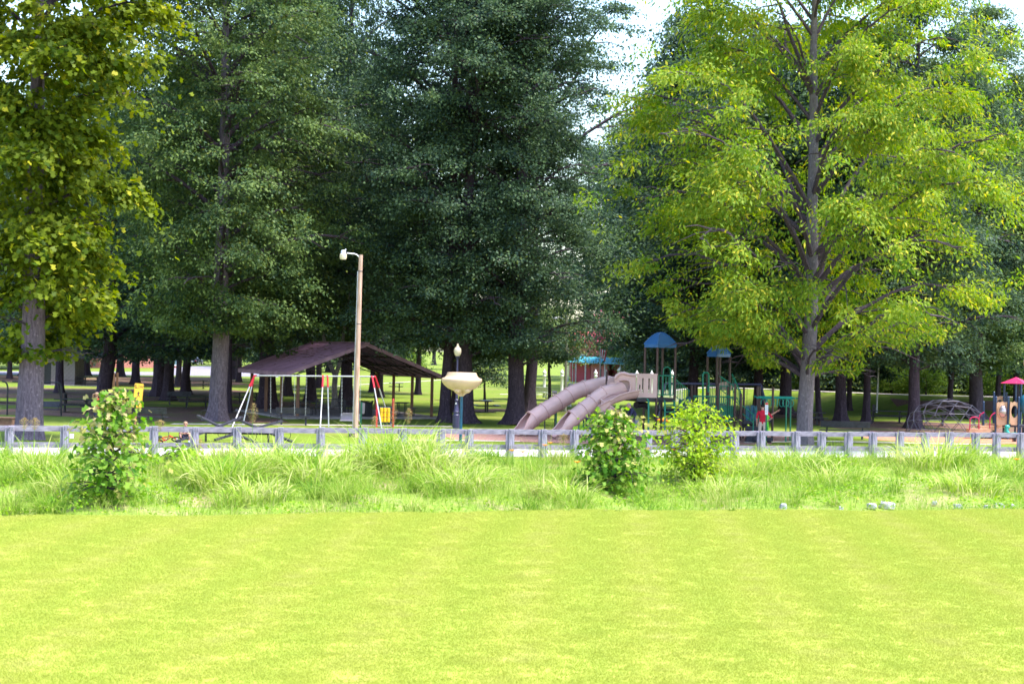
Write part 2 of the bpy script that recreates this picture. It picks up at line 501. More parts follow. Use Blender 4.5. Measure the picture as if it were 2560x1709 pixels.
M['blue_post'] = simple('blue_post', (0.012, 0.035, 0.1), 0.35, var=0.15, spec=0.5)
M['teal_post'] = simple('teal_post', (0.005, 0.085, 0.16), 0.35, var=0.15, spec=0.5)
M['cream'] = simple('cream', (0.6, 0.42, 0.27), 0.4, var=0.1, scale=2, spec=0.45)
M['globe'] = simple('globe', (0.75, 0.62, 0.46), 0.25, var=0.04, spec=0.5)
M['white'] = simple('white', (0.78, 0.76, 0.78), 0.5, var=0.05)
M['lampwhite'] = simple('lampwhite', (0.75, 0.74, 0.8), 0.3, var=0.04, spec=0.5)
M['tan'] = simple('tan', (0.58, 0.37, 0.35), 0.25, var=0.12, scale=1.6, spec=0.45)
M['tan_warm'] = simple('tan_warm', (0.5, 0.31, 0.2), 0.4, var=0.07, scale=2.5, spec=0.45)
M['brown'] = simple('brown', (0.05, 0.016, 0.024), 0.35, var=0.15, spec=0.5)
M['green'] = simple('green', (0.006, 0.2, 0.12), 0.35, var=0.12, spec=0.5)
M['teal'] = simple('teal', (0.015, 0.3, 0.26), 0.35, var=0.12, spec=0.5)
M['bluepanel'] = simple('bluepanel', (0.01, 0.1, 0.17), 0.4, var=0.1, spec=0.5)
M['blue_roof'] = simple('blue_roof', (0.035, 0.13, 0.33), 0.4, var=0.1, scale=2, spec=0.45)
M['red_roof'] = simple('red_roof', (0.42, 0.015, 0.085), 0.4, var=0.1, scale=2, spec=0.45)
M['brown_roof'] = simple('brown_roof', (0.37, 0.21, 0.3), 0.6, var=0.25, scale=1.5)
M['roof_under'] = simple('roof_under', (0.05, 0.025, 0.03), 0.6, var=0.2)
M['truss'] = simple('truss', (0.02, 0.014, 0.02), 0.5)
M['yellow'] = simple('yellow', (0.85, 0.48, 0.02), 0.35, var=0.08, spec=0.5)
M['sign_yellow'] = simple('sign_yellow', (0.85, 0.48, 0.035), 0.45, var=0.1, scale=4)
M['rust'] = simple('rust', (0.25, 0.12, 0.07), 0.85, var=0.3)
M['sign_back'] = simple('sign_back', (0.27, 0.24, 0.29), 0.5, 0.3, var=0.12)
M['dkgreen'] = simple('dkgreen', (0.012, 0.12, 0.075), 0.45)
M['orange_petal'] = simple('orange_petal', (0.85, 0.3, 0.02), 0.5, var=0.2, scale=20)
M['stem'] = simple('stem', (0.12, 0.24, 0.03), 0.6)
M['rock'] = simple('rock', (0.3, 0.29, 0.33), 0.9, var=0.3, scale=4, bump=0.6, bscale=10, col2=(0.5, 0.48, 0.53))
M['skin'] = simple('skin', (0.5, 0.26, 0.2), 0.55, var=0.06)
M['khaki'] = simple('khaki', (0.62, 0.48, 0.42), 0.85, var=0.08)
M['navy_cloth'] = simple('navy_cloth', (0.03, 0.03, 0.07), 0.85, var=0.15)
M['grey_cloth'] = simple('grey_cloth', (0.2, 0.2, 0.24), 0.85, var=0.15)
M['lime_cloth'] = simple('lime_cloth', (0.12, 0.6, 0.06), 0.7, var=0.1)
M['hair_dark'] = simple('hair_dark', (0.012, 0.009, 0.01), 0.6, var=0.3)
M['hair_blond'] = simple('hair_blond', (0.33, 0.2, 0.13), 0.6, var=0.25, scale=20)
M['hair_grey'] = simple('hair_grey', (0.3, 0.24, 0.24), 0.7, var=0.2, scale=20)
M['shoe'] = simple('shoe', (0.35, 0.42, 0.6), 0.7)
M['shoe_dark'] = simple('shoe_dark', (0.05, 0.045, 0.05), 0.7)
M['glass'] = simple('glass', (0.1, 0.18, 0.22), 0.08, var=0.2, spec=0.8)
M['bubble'] = simple('bubble', (0.42, 0.36, 0.4), 0.08, 0.6, var=0.1, spec=0.9)
M['block'] = simple('block', (0.2, 0.165, 0.18), 0.9, var=0.2, scale=3)
M['teal_roof'] = simple('teal_roof', (0.07, 0.33, 0.42), 0.5, var=0.12)
M['barn_red'] = simple('barn_red', (0.36, 0.045, 0.075), 0.8, var=0.15)
M['barn_red_lit'] = simple('barn_red_lit', (0.5, 0.16, 0.17), 0.8, var=0.12)  # barn red lightened to stand for the lit wall section
M['car'] = simple('car', (0.06, 0.065, 0.12), 0.25, 0.3, var=0.06, spec=0.6, coat=0.5)
M['tail'] = simple('tail', (0.5, 0.02, 0.02), 0.25, spec=0.6)
M['tyre'] = simple('tyre', (0.015, 0.014, 0.018), 0.8)
M['orange'] = simple('orange', (0.75, 0.22, 0.03), 0.4)

def brick_mat():
    m, nt, b, _ = new_mat('brick_wall')
    N, L = nt.nodes, nt.links
    tc = N.new('ShaderNodeTexCoord')
    mp = N.new('ShaderNodeMapping'); mp.inputs['Rotation'].default_value = (R(90), 0, 0)
    L.new(tc.outputs['Object'], mp.inputs[0])
    bt = N.new('ShaderNodeTexBrick')
    bt.inputs['Color1'].default_value = (0.42, 0.13, 0.1, 1); bt.inputs['Color2'].default_value = (0.3, 0.09, 0.08, 1)
    bt.inputs['Mortar'].default_value = (0.5, 0.32, 0.3, 1)
    bt.inputs['Scale'].default_value = 2.2; bt.inputs['Mortar Size'].default_value = 0.02
    L.new(mp.outputs[0], bt.inputs['Vector'])
    L.new(bt.outputs[0], b.inputs['Base Color'])
    b.inputs['Roughness'].default_value = 0.9
    return m
M['brick'] = brick_mat()

# ------------------------------------------------------------------ setting: ground, lawn, bank, road
def sheet(name, xs, qs, mat, dz=0.0, smooth=True):
    V, F = [], []
    for q in qs:
        for x in xs:
            y = q + 0.27 * x
            V.append((x, y, hgt(x, y) + dz))
    n = len(xs)
    for i in range(len(qs) - 1):
        for j in range(n - 1):
            F.append((i * n + j, i * n + j + 1, (i + 1) * n + j + 1, (i + 1) * n + j))
    me = bpy.data.meshes.new(name)
    me.from_pydata(V, [], F)
    me.materials.append(mat)
    if smooth: me.polygons.foreach_set('use_smooth', [True] * len(F))
    o = link(name, me)
    return tag(o, kind='structure')

def fr(a, b, st):
    n = max(1, int(round((b - a) / st)))
    return [a + (b - a) * i / n for i in range(n + 1)]

XF = [-600, -400, -250, -160, -110, -80] + fr(-60, 80, 2) + [110, 160, 250, 400, 600]
tag(sheet('ground', XF, [60.0] + fr(61, 150, 1.5) + [160, 180, 220, 300, 420, 600, 900, 1300], M['park_grass']),
    'sunlit park grass under and between the tall trees', 'ground')
tag(sheet('creek_bank', fr(-42, 48, 0.5), [41.2, 41.6] + fr(42, 60, 0.5), M['bank_soil'], -0.02),
    'overgrown bank falling from the wooden fence to the lawn edge', 'bank')
tag(sheet('near_lawn', fr(-60, 70, 1.0), [-60, -30, -10, 0] + fr(4, 40, 1.0) + [40.3, 40.7, 41.1, 41.5], M['lawn']),
    'bright yellow-green mown lawn filling the foreground', 'lawn')

def qstrip(name, x0, x1, qa, qb, mat, z, thick=0.0, step=2.0, label=None, cat=None):
    mb = MB()
    xs = fr(x0, x1, step)
    V, F = [], []
    for x in xs:
        V += [(x, qa + 0.27 * x, z), (x, qb + 0.27 * x, z)]
    n = len(xs)
    F = [(2 * i, 2 * i + 2, 2 * i + 3, 2 * i + 1) for i in range(n - 1)]
    mb.add(V, F)
    if thick:
        V2 = [(p[0], p[1], p[2] - thick) for p in V]
        mb.add(V + V2, [(2 * i, 2 * n + 2 * i, 2 * n + 2 * i + 2, 2 * i + 2) for i in range(n - 1)] +
               [(2 * i + 1, 2 * i + 3, 2 * n + 2 * i + 3, 2 * n + 2 * i + 1) for i in range(n - 1)])
    o = mb.build(name, mat)
    return tag(o, label, cat, kind='structure')

qstrip('road', -80, 90, 61.25, 66.1, M['road'], 0.004, label='pale narrow park road just behind the wooden fence', cat='road')
qstrip('kerb', -80, 90, 66.1, 66.28, M['concrete'], 0.12, 0.12, label='low concrete kerb along the far side of the park road', cat='kerb')

def patch(name, pts, mat, z, label, cat, jit=0.25, seed=1, sub=5, px=True):
    rng = random.Random(seed)
    W = [G(*p) if px else Vector((p[0], p[1], 0)) for p in pts]
    out = []
    n = len(W)
    for i in range(n):
        a, b = W[i], W[(i + 1) % n]
        for k in range(sub):
            t = k / sub
            p = a.lerp(b, t)
            out.append((p.x + rng.uniform(-jit, jit), p.y + rng.uniform(-jit, jit) * 2, z + hgt(p.x, p.y)))
    mb = MB().add(out, [tuple(range(len(out)))])
    return tag(mb.build(name, mat), label, cat, kind='structure')

patch('leaf_litter', [(-60, 1024), (120, 1019), (330, 1016), (560, 1016), (700, 1022), (600, 1034), (720, 1056), (480, 1055), (330, 1047), (150, 1039), (-60, 1034)], M['litter'], 0.006,
      'brown leaf litter under the trees on the left', 'leaf litter', 0.5, 3)
patch('leaf_litter', [(-40, 1003), (120, 1004), (380, 993), (560, 992), (560, 1000), (380, 1003), (120, 1011), (-40, 1011)], M['litter'], 0.008,
      'narrow brown strip of leaf litter behind the left picnic table', 'leaf litter', 0.6, 4)
patch('leaf_litter', [(-40, 939), (250, 941), (560, 943), (640, 962), (430, 967), (240, 962), (-40, 951)], M['litter'], 0.010,
      'far brown leaf litter in front of the distant road', 'leaf litter', 0.8, 5)
patch('leaf_litter', [(1120, 1024), (1250, 1022), (1400, 1026), (1390, 1030), (1260, 1029), (1120, 1031)], M['litter'], 0.009,
      'brown bare strip of ground behind the paired trunks', 'leaf litter', 0.4, 6)
patch('leaf_litter', [(2000, 1046), (2200, 1052), (2400, 1058), (2620, 1062), (2620, 1082), (2300, 1083), (2160, 1078), (2000, 1060)], M['litter'], 0.007,
      'dark bare ground under the right hand trees', 'leaf litter', 0.5, 7)
patch('leaf_litter', [(560, 1000), (720, 1003), (860, 1012), (870, 1030), (700, 1028), (560, 1012)], M['litter'], 0.011, 'brown ground under the trees behind the pavilion left side', 'leaf litter', 0.6, 31)
patch('leaf_litter', [(1690, 1020), (1900, 1026), (2000, 1034), (2000, 1046), (1880, 1050), (1700, 1040)], M['litter'], 0.011, 'brown ground under the trees behind the play tower', 'leaf litter', 0.6, 32)
patch('leaf_litter', [(-40, 965), (200, 972), (460, 974), (620, 976), (620, 988), (430, 990), (150, 996), (-40, 990)], M['litter'], 0.012, 'brown ground around the far left trunks', 'leaf litter', 0.8, 33)
patch('mulch_bed', [(1085, 1086), (1200, 1081), (1450, 1077), (1700, 1074), (1940, 1080), (1985, 1096), (1930, 1111), (1700, 1111), (1400, 1107), (1150, 1100)], M['mulch'], 0.012,
      'dusty pink mulch under the play structure with slides', 'mulch', 0.2, 8)
patch('mulch_bed', [(2155, 1089), (2300, 1086), (2460, 1088), (2640, 1090), (2640, 1113), (2460, 1108), (2300, 1105), (2175, 1099)], M['mulch_red'], 0.012,
      'orange mulch under the dome climber and toddler playset', 'mulch', 0.15, 9)

def pxstrip(name, line, w, mat, z, label, cat):
    W = [G(*p) for p in line]
    mb = MB()
    V = []
    for p in W:
        V += [(p.x, p.y - w / 2, z + hgt(p.x, p.y)), (p.x, p.y + w / 2, z + hgt(p.x, p.y))]
    mb.add(V, [(2 * i, 2 * i + 2, 2 * i + 3, 2 * i + 1) for i in range(len(W) - 1)])
    return tag(mb.build(name, mat), label, cat, kind='structure')

pxstrip('path', [(430, 1059.5), (640, 1061), (880, 1063), (1130, 1066)], 1.1, M['concrete'], 0.016, 'pale path running behind the seesaw and swings', 'path')
pxstrip('path', [(990, 1099), (1150, 1101), (1300, 1103)], 0.5, M['concrete'], 0.016, 'thin pale edging in front of the funnel post', 'path')
pxstrip('path', [(1860, 1106), (2060, 1103), (2200, 1106), (2350, 1109), (2480, 1111)], 0.7, M['concrete'], 0.02, 'thin pale path behind the right part of the fence', 'path')
pxstrip('path', [(700, 975), (900, 961), (1100, 950), (1260, 945)], 2.4, M['concrete'], 0.016, 'pale footpath crossing the far sunny lawn', 'path')
pxstrip('path', [(1250, 985), (1400, 986), (1620, 990)], 1.2, M['concrete'], 0.016, 'pale line of path behind the slides', 'path')
# path on top of the berm
mbp = MB(); V = []
for x in fr(14, 70, 2):
    yt = berm_top(x) + 0.8
    V += [(x, yt, hgt(x, yt) + 0.02), (x, yt + 2.4, hgt(x, yt + 2.4) + 0.02)]
mbp.add(V, [(2 * i, 2 * i + 2, 2 * i + 3, 2 * i + 1) for i in range(len(V) // 2 - 1)])
tag(mbp.build('path', M['concrete']), 'pale track along the top of the grassy berm', 'path', kind='structure')
# bare scrape on berm face
mbp = MB(); V = []
for x in fr(29, 41, 0.8):
    yt = berm_top(x)
    a = 0.5 + 0.3 * math.sin(x * 1.7)
    for y in (yt - 5.2 + a, yt - 4, yt - 3, yt - 1.8 - a):
        V.append((x, y, hgt(x, y) + 0.03))
n4 = len(V) // 4
mbp.add(V, [(4 * i + k, 4 * i + 4 + k, 4 * i + 5 + k, 4 * i + k + 1) for i in range(n4 - 1) for k in range(3)])
tag(mbp.build('leaf_litter', M['litter']), 'bare brown scrape on the face of the berm', 'leaf litter', kind='structure')
patch('road', [(-60, 936.5), (250, 937), (560, 940), (700, 943), (700, 937), (620, 923), (520, 914), (440, 917), (420, 930), (250, 929), (-60, 928)], M['far_road'], 0.02,
      'distant pale road and bright parking lot on the left', 'road', 0.3, 12)

# ------------------------------------------------------------------ mown grass of the near lawn
rng = np.random.default_rng(5)
def blade_tris(n, rad, hmin, hmax, w, lean=0.5):
    a = rng.uniform(0, 2 * np.pi, n); r = rad * np.sqrt(rng.uniform(0, 1, n))
    base = np.stack([r * np.cos(a), r * np.sin(a), np.zeros(n)], 1)
    f = rng.uniform(0, 2 * np.pi, n)
    h = rng.uniform(hmin, hmax, n)
    l = rng.uniform(0.1, lean, n) * h
    g = rng.uniform(0, 2 * np.pi, n)
    side = np.stack([np.cos(f), np.sin(f), np.zeros(n)], 1) * (w / 2)
    tip = base + np.stack([l * np.cos(g), l * np.sin(g), h], 1)
    return np.stack([base - side, base + side, tip], 1)
tuft = mesh_np('lawn_tuft', blade_tris(850, 0.36, 0.012, 0.034, 0.008, 1.6), 3, M['lawn_blade'])
tuft_o = bpy.data.objects.new('lawn_tuft', tuft)
pts = []
prng = random.Random(9)
y = 16.5
while y < 45:
    x = -0.36 * y
    while x < 0.36 * y:
        xx, yy = x + prng.uniform(-0.15, 0.15), y + prng.uniform(-0.15, 0.15)
        if q_of(xx, yy) < 41.3:
            pts.append((xx, yy, hgt(xx, yy)))
        x += 0.35
    y += 0.35
pm = bpy.data.meshes.new('mown_grass')
pm.from_pydata(pts, [], [])
mown = tag(link('mown_grass', pm), 'short mown grass blades covering the near lawn', 'grass', kind='stuff')
ng = bpy.data.node_groups.new('grass_scatter', 'GeometryNodeTree')
ng.interface.new_socket(name='Geometry', in_out='INPUT', socket_type='NodeSocketGeometry')
ng.interface.new_socket(name='Geometry', in_out='OUTPUT', socket_type='NodeSocketGeometry')
gi, go = ng.nodes.new('NodeGroupInput'), ng.nodes.new('NodeGroupOutput')
ip = ng.nodes.new('GeometryNodeInstanceOnPoints')
oi = ng.nodes.new('GeometryNodeObjectInfo'); oi.inputs['Object'].default_value = tuft_o
oi.inputs['As Instance'].default_value = True
rv = ng.nodes.new('FunctionNodeRandomValue'); rv.data_type = 'FLOAT_VECTOR'
rv.inputs[0].default_value = (0, 0, 0); rv.inputs[1].default_value = (0, 0, 6.283)
ng.links.new(gi.outputs[0], ip.inputs['Points'])
ng.links.new(oi.outputs['Geometry'], ip.inputs['Instance'])
ng.links.new(rv.outputs[0], ip.inputs['Rotation'])
ng.links.new(ip.outputs[0], go.inputs[0])
md = mown.modifiers.new('scatter', 'NODES'); md.node_group = ng

# ------------------------------------------------------------------ wild grass of the bank
def ribbons(base, L, az, th0, bend, w, k=5):
    n = len(L)
    t = np.linspace(0, 1, k)
    seg = L[:, None] / (k - 1)
    th = th0[:, None] + bend[:, None] * t[None, :] ** 1.5
    dz, dr = np.cos(th) * seg, np.sin(th) * seg
    dz[:, 0] = 0; dr[:, 0] = 0
    z, r = np.cumsum(dz, 1), np.cumsum(dr, 1)
    ca, sa = np.cos(az)[:, None], np.sin(az)[:, None]
    c = np.stack([base[:, 0:1] + r * ca, base[:, 1:2] + r * sa, base[:, 2:3] + z], 2)
    ww = (w[:, None] * np.clip(1.02 - t[None, :] ** 2.2, 0.03, 1)) / 2
    tw = rng.uniform(-0.6, 0.6, n)[:, None]
    side = np.stack([-np.sin(az)[:, None] * np.cos(tw) * np.ones((1, k)), np.cos(az)[:, None] * np.cos(tw) * np.ones((1, k)), np.sin(tw) * np.ones((1, k))], 2)
    return np.stack([c - side * ww[:, :, None], c + side * ww[:, :, None]], 2)

def bz_arr(x, q):
    return np.array([bank_z(a, b) for a, b in zip(x, q)])

NB = 56000
bx = rng.uniform(-21, 25, NB); bq = 43.0 + 17.6 * rng.uniform(0, 1, NB) ** 0.85
dens = 0.5 + 0.5 * np.sin(bx * 0.8 + 1.3 * np.sin(bq * 0.6)) * np.cos(bq * 0.55 + bx * 0.23)
keep = rng.uniform(0, 1, NB) < 0.35 + 0.75 * dens
bx, bq, dens = bx[keep], bq[keep], dens[keep]
by = bq + 0.27 * bx
ok = np.abs(bx) < 0.345 * by + 1
bx, bq, by, dens = bx[ok], bq[ok], by[ok], dens[ok]
n = len(bx)
hh = (0.26 + 0.6 * dens) * rng.uniform(0.6, 1.3, n) * np.interp(bq, [43, 46, 50, 57, 60.6], [0.75, 0.9, 1.15, 0.9, 0.45])
base = np.stack([bx, by, bz_arr(bx, bq) - 0.03], 1)
V = ribbons(base, hh, rng.uniform(0, 6.283, n), rng.uniform(0, 0.35, n), rng.uniform(0.3, 1.7, n), rng.uniform(0.008, 0.018, n), 4)
tag(link('bank_grass', mesh_strip('bank_grass', V, M['blade'])), 'wild knee-high grass covering the bank below the fence', 'grass', kind='stuff')

# low leafy ground cover
NC = 46000
cx = rng.uniform(-21, 25, NC); cq = 43.2 + 13 * rng.uniform(0, 1, NC) ** 1.4
d2 = np.sin(cx * 0.55 + 2.1 * np.sin(cq * 0.3)) * np.cos(cq * 0.7 - cx * 0.3) + 0.35 * np.sin(cx * 2.3 + cq)
ok = (rng.uniform(0, 1, NC) < 0.25 + 0.6 * np.clip(d2, 0, 1)) & (np.abs(cx) < 0.345 * (cq + 0.27 * cx) + 1)
cx, cq, d2 = cx[ok], cq[ok], d2[ok]
n = len(cx)
top = 0.12 + 0.45 * np.clip(d2, 0, 1)
cz = bz_arr(cx, cq) + top * rng.uniform(0.25, 1, n)
def leaf_quads(c, l, w, down=0.3, updir=0.8):
    n = len(c)
    a = rng.normal(0, 1, (n, 3)); a[:, 2] = a[:, 2] * 0.5 - down
    a /= np.linalg.norm(a, axis=1)[:, None]
    up = rng.normal(0, 0.6, (n, 3)); up[:, 2] += updir
    s = np.cross(a, up); s /= np.linalg.norm(s, axis=1)[:, None] + 1e-9
    l = l[:, None]; w = w[:, None]
    return np.stack([c, c + a * l * 0.45 - s * w / 2, c + a * l, c + a * l * 0.45 + s * w / 2], 1)
V = leaf_quads(np.stack([cx, cq + 0.27 * cx, cz], 1), rng.uniform(0.06, 0.15, n), rng.uniform(0.04, 0.09, n))
tag(link('ground_cover', mesh_np('ground_cover', V, 4, M['leaf_cover'])), 'low leafy weeds and vines along the foot of the bank', 'ground cover', kind='stuff')

def tussock(px, py, rad, L, nb, label, seed):
    p = G(px, py, 41.6)
    t = thing('grass_tussock', label, 'grass', p, 0, 'tall arching grass tussocks on the bank')
    a = rng.uniform(0, 6.283, nb); r = rad * rng.uniform(0, 1, nb) ** 0.7
    bx, by = p.x + r * np.cos(a) * 1.3, p.y + r * np.sin(a)
    bz = np.array([hgt(x, y) for x, y in zip(bx, by)])
    base = np.stack([bx - p.x, by - p.y, bz - p.z - 0.03], 1)
    az = a + rng.normal(0, 0.7, nb)
    nb = int(nb)
    V = ribbons(base, 1.22 * L * rng.uniform(0.5, 1.15, nb), az, rng.uniform(0.05, 0.45, nb), rng.uniform(0.6, 2.3, nb), rng.uniform(0.02, 0.048, nb), 7)
    o = link('blade_tuft', mesh_strip('blade_tuft', V, M['blade_light']), t)
    o['kind'] = 'stuff'
    return t
# many smaller tufts merged in one mass, plus tufts that spill over the lawn edge
tb, tl, ta, tt, tbd, tw_ = [], [], [], [], [], []
def tuft_many(n_t, qlo, qhi, Lr, nb, power=1.0):
    for _ in range(n_t):
        x = rng.uniform(-20, 24); q = qlo + (qhi - qlo) * rng.uniform(0, 1) ** power
        y = q + 0.27 * x
        if abs(x) > 0.34 * y: continue
        L = rng.uniform(*Lr); k = int(nb * rng.uniform(0.6, 1.3))
        a_ = rng.uniform(0, 6.283, k); r_ = 0.35 * L * rng.uniform(0, 1, k)
        bx, by = x + r_ * np.cos(a_), y + r_ * np.sin(a_)
        bz = np.array([hgt(u_, v_) for u_, v_ in zip(bx, by)]) - 0.02
        tb.append(np.stack([bx, by, bz], 1)); tl.append(L * rng.uniform(0.5, 1.15, k)); ta.append(a_ + rng.normal(0, 0.8, k))
        tt.append(rng.uniform(0.05, 0.5, k)); tbd.append(rng.uniform(0.5, 2.1, k)); tw_.append(rng.uniform(0.012, 0.026, k))
tuft_many(210, 44.5, 60.2, (0.55, 1.25), 85)
tuft_many(120, 40.6, 42.2, (0.1, 0.3), 40)
tuft_many(70, 57.5, 60.6, (0.5, 1.0), 60)
V = ribbons(np.concatenate(tb), np.concatenate(tl), np.concatenate(ta), np.concatenate(tt), np.concatenate(tbd), np.concatenate(tw_), 6)
tag(link('tall_grass', mesh_strip('tall_grass', V, M['blade'])), 'shaggy uncounted grass tufts all over the bank', 'grass', kind='stuff')
tussock(95, 1190, 1.1, 1.25, 420, 'grass tussock at the far left edge below the first fence post', 1)
tussock(190, 1235, 0.9, 0.9, 300, 'low grass tussock left of the pink-tipped maple sapling', 2)
tussock(560, 1215, 1.0, 1.35, 520, 'grass tussock right of the maple sapling below the seesaw', 3)
tussock(690, 1175, 1.1, 1.25, 420, 'grass tussock below the left legs of the swing set', 4)
tussock(800, 1205, 1.1, 1.3, 460, 'grass tussock below the wooden light pole, front row', 5)
tussock(960, 1170, 1.3, 1.6, 620, 'tallest grass tussock, in front of the yellow game panel', 6)
tussock(1075, 1185, 1.2, 1.5, 560, 'grass tussock below the cream funnel bowl', 7)
tussock(1150, 1225, 0.9, 1.05, 360, 'low grass tussock right of the funnel, near the lawn edge', 8)
tussock(640, 1255, 0.8, 0.9, 300, 'small grass tussock at the lawn edge left of centre', 9)
tussock(1960, 1175, 1.2, 0.95, 420, 'grass tussock below the man in the red shirt', 10)
tussock(2080, 1205, 1.1, 0.85, 380, 'grass tussock below the long dark bench on the right', 11)
tussock(2345, 1165, 1.4, 1.3, 560, 'tall grass tussock in front of the dome climber', 12)
tussock(2420, 1225, 1.0, 0.9, 340, 'low grass tussock right of the dome climber near the white rocks', 13)
tussock(2530, 1190, 1.0, 0.85, 320, 'grass tussock at the far right edge of the bank', 14)
tussock(1800, 1235, 0.9, 0.8, 320, 'grass tussock right of the bright yellow-green shrub', 15)
tussock(1420, 1250, 0.7, 0.85, 240, 'strappy grass tussock left of the central maple bush', 16)

# ------------------------------------------------------------------ timber fence
FX = [27, 165, 278, 388, 490, 597, 702, 805, 911, 1010, 1105, 1176, 1278, 1360, 1439, 1502, 1562, 1622, 1692, 1768, 1840, 1906, 1993, 2057, 2124, 2185, 2252, 2316, 2376, 2442, 2494, 2555]
def fence_pt(px):
    k = (px - 1280) / FPX
    # u depends weakly on height: use mid height of the fence
    u, _ = uv(px, 1105)
    k = u / FPX
    D = 60.9 / (1 - 0.27 * k)
    return Vector((k * D, D, 0))
FP = [fence_pt(p) for p in [-115] + FX + [2625]]
fence = thing('timber_fence', 'weathered grey post and two-rail timber fence along the road', 'fence', FP[0])
fdir = Vector((1, 0.27, 0)).normalized()
fn = Vector((0.27, -1, 0)).normalized()      # towards the camera
fang = math.atan2(fdir.y, fdir.x)
frng = random.Random(4)
FH = 1.07
for i, p in enumerate(FP):
    mb = MB()
    h = FH + frng.uniform(-0.02, 0.03)
    tl_ = Matrix.Rotation(fang + frng.uniform(-0.06, 0.06), 3, 'Z') @ Matrix.Rotation(frng.gauss(0, 0.018), 3, 'Y') @ Matrix.Rotation(frng.gauss(0, 0.015), 3, 'X')
    mb.box((0, 0, h / 2 - 0.1), (0.2, 0.18, h + 0.2), tl_)
    # bolted block on the road side and its second half
    mb.box(fdir * -0.15 - fn * 0.03 + Vector((0, 0, h / 2 - 0.12)), (0.1, 0.13, h + 0.16), fang)
    for bz in (h - 0.06, h - 0.13, 0.42, 0.35):
        for bxx in (-0.05, 0.05):
            mb.box(fdir * bxx + fn * 0.095 + Vector((0, 0, bz)), (0.025, 0.02, 0.025), fang, 1)
    mb.build('post', [M['fence'], M['bolt']], fence, loc=p - FP[0])
for i in range(len(FP) - 1):
    for z, nm in ((FH - 0.105, 'top_rail'), (0.385, 'bottom_rail')):
        a = FP[i] - FP[0] - fn * 0.12 + fdir * 0.004; b = FP[i + 1] - FP[0] - fn * 0.12 - fdir * 0.004
        o1, o2 = frng.uniform(-0.02, 0.015), frng.uniform(-0.02, 0.015)
        d = b - a
        mb = MB().beam((0, 0, 0), (d.length, 0, 0), 0.05, 0.195)
        o = mb.build(nm, M['rail'], fence, loc=a + Vector((0, 0, z + o1)))
        o.rotation_euler = (0, -math.atan2(o2 - o1, d.length), math.atan2(d.y, d.x))
bx_ = MB().box((0, 0, 0), (0.14, 0.05, 0.16)).build('junction_box', M['lampwhite'], None)
pp = fence_pt(178) + Vector((0.02, 0, 0.72)) + fn * 0.06
bx_.location = pp; bx_.rotation_euler = (0, 0, fang)
tag(bx_, 'small white box fixed to the second fence post from the left', 'box')

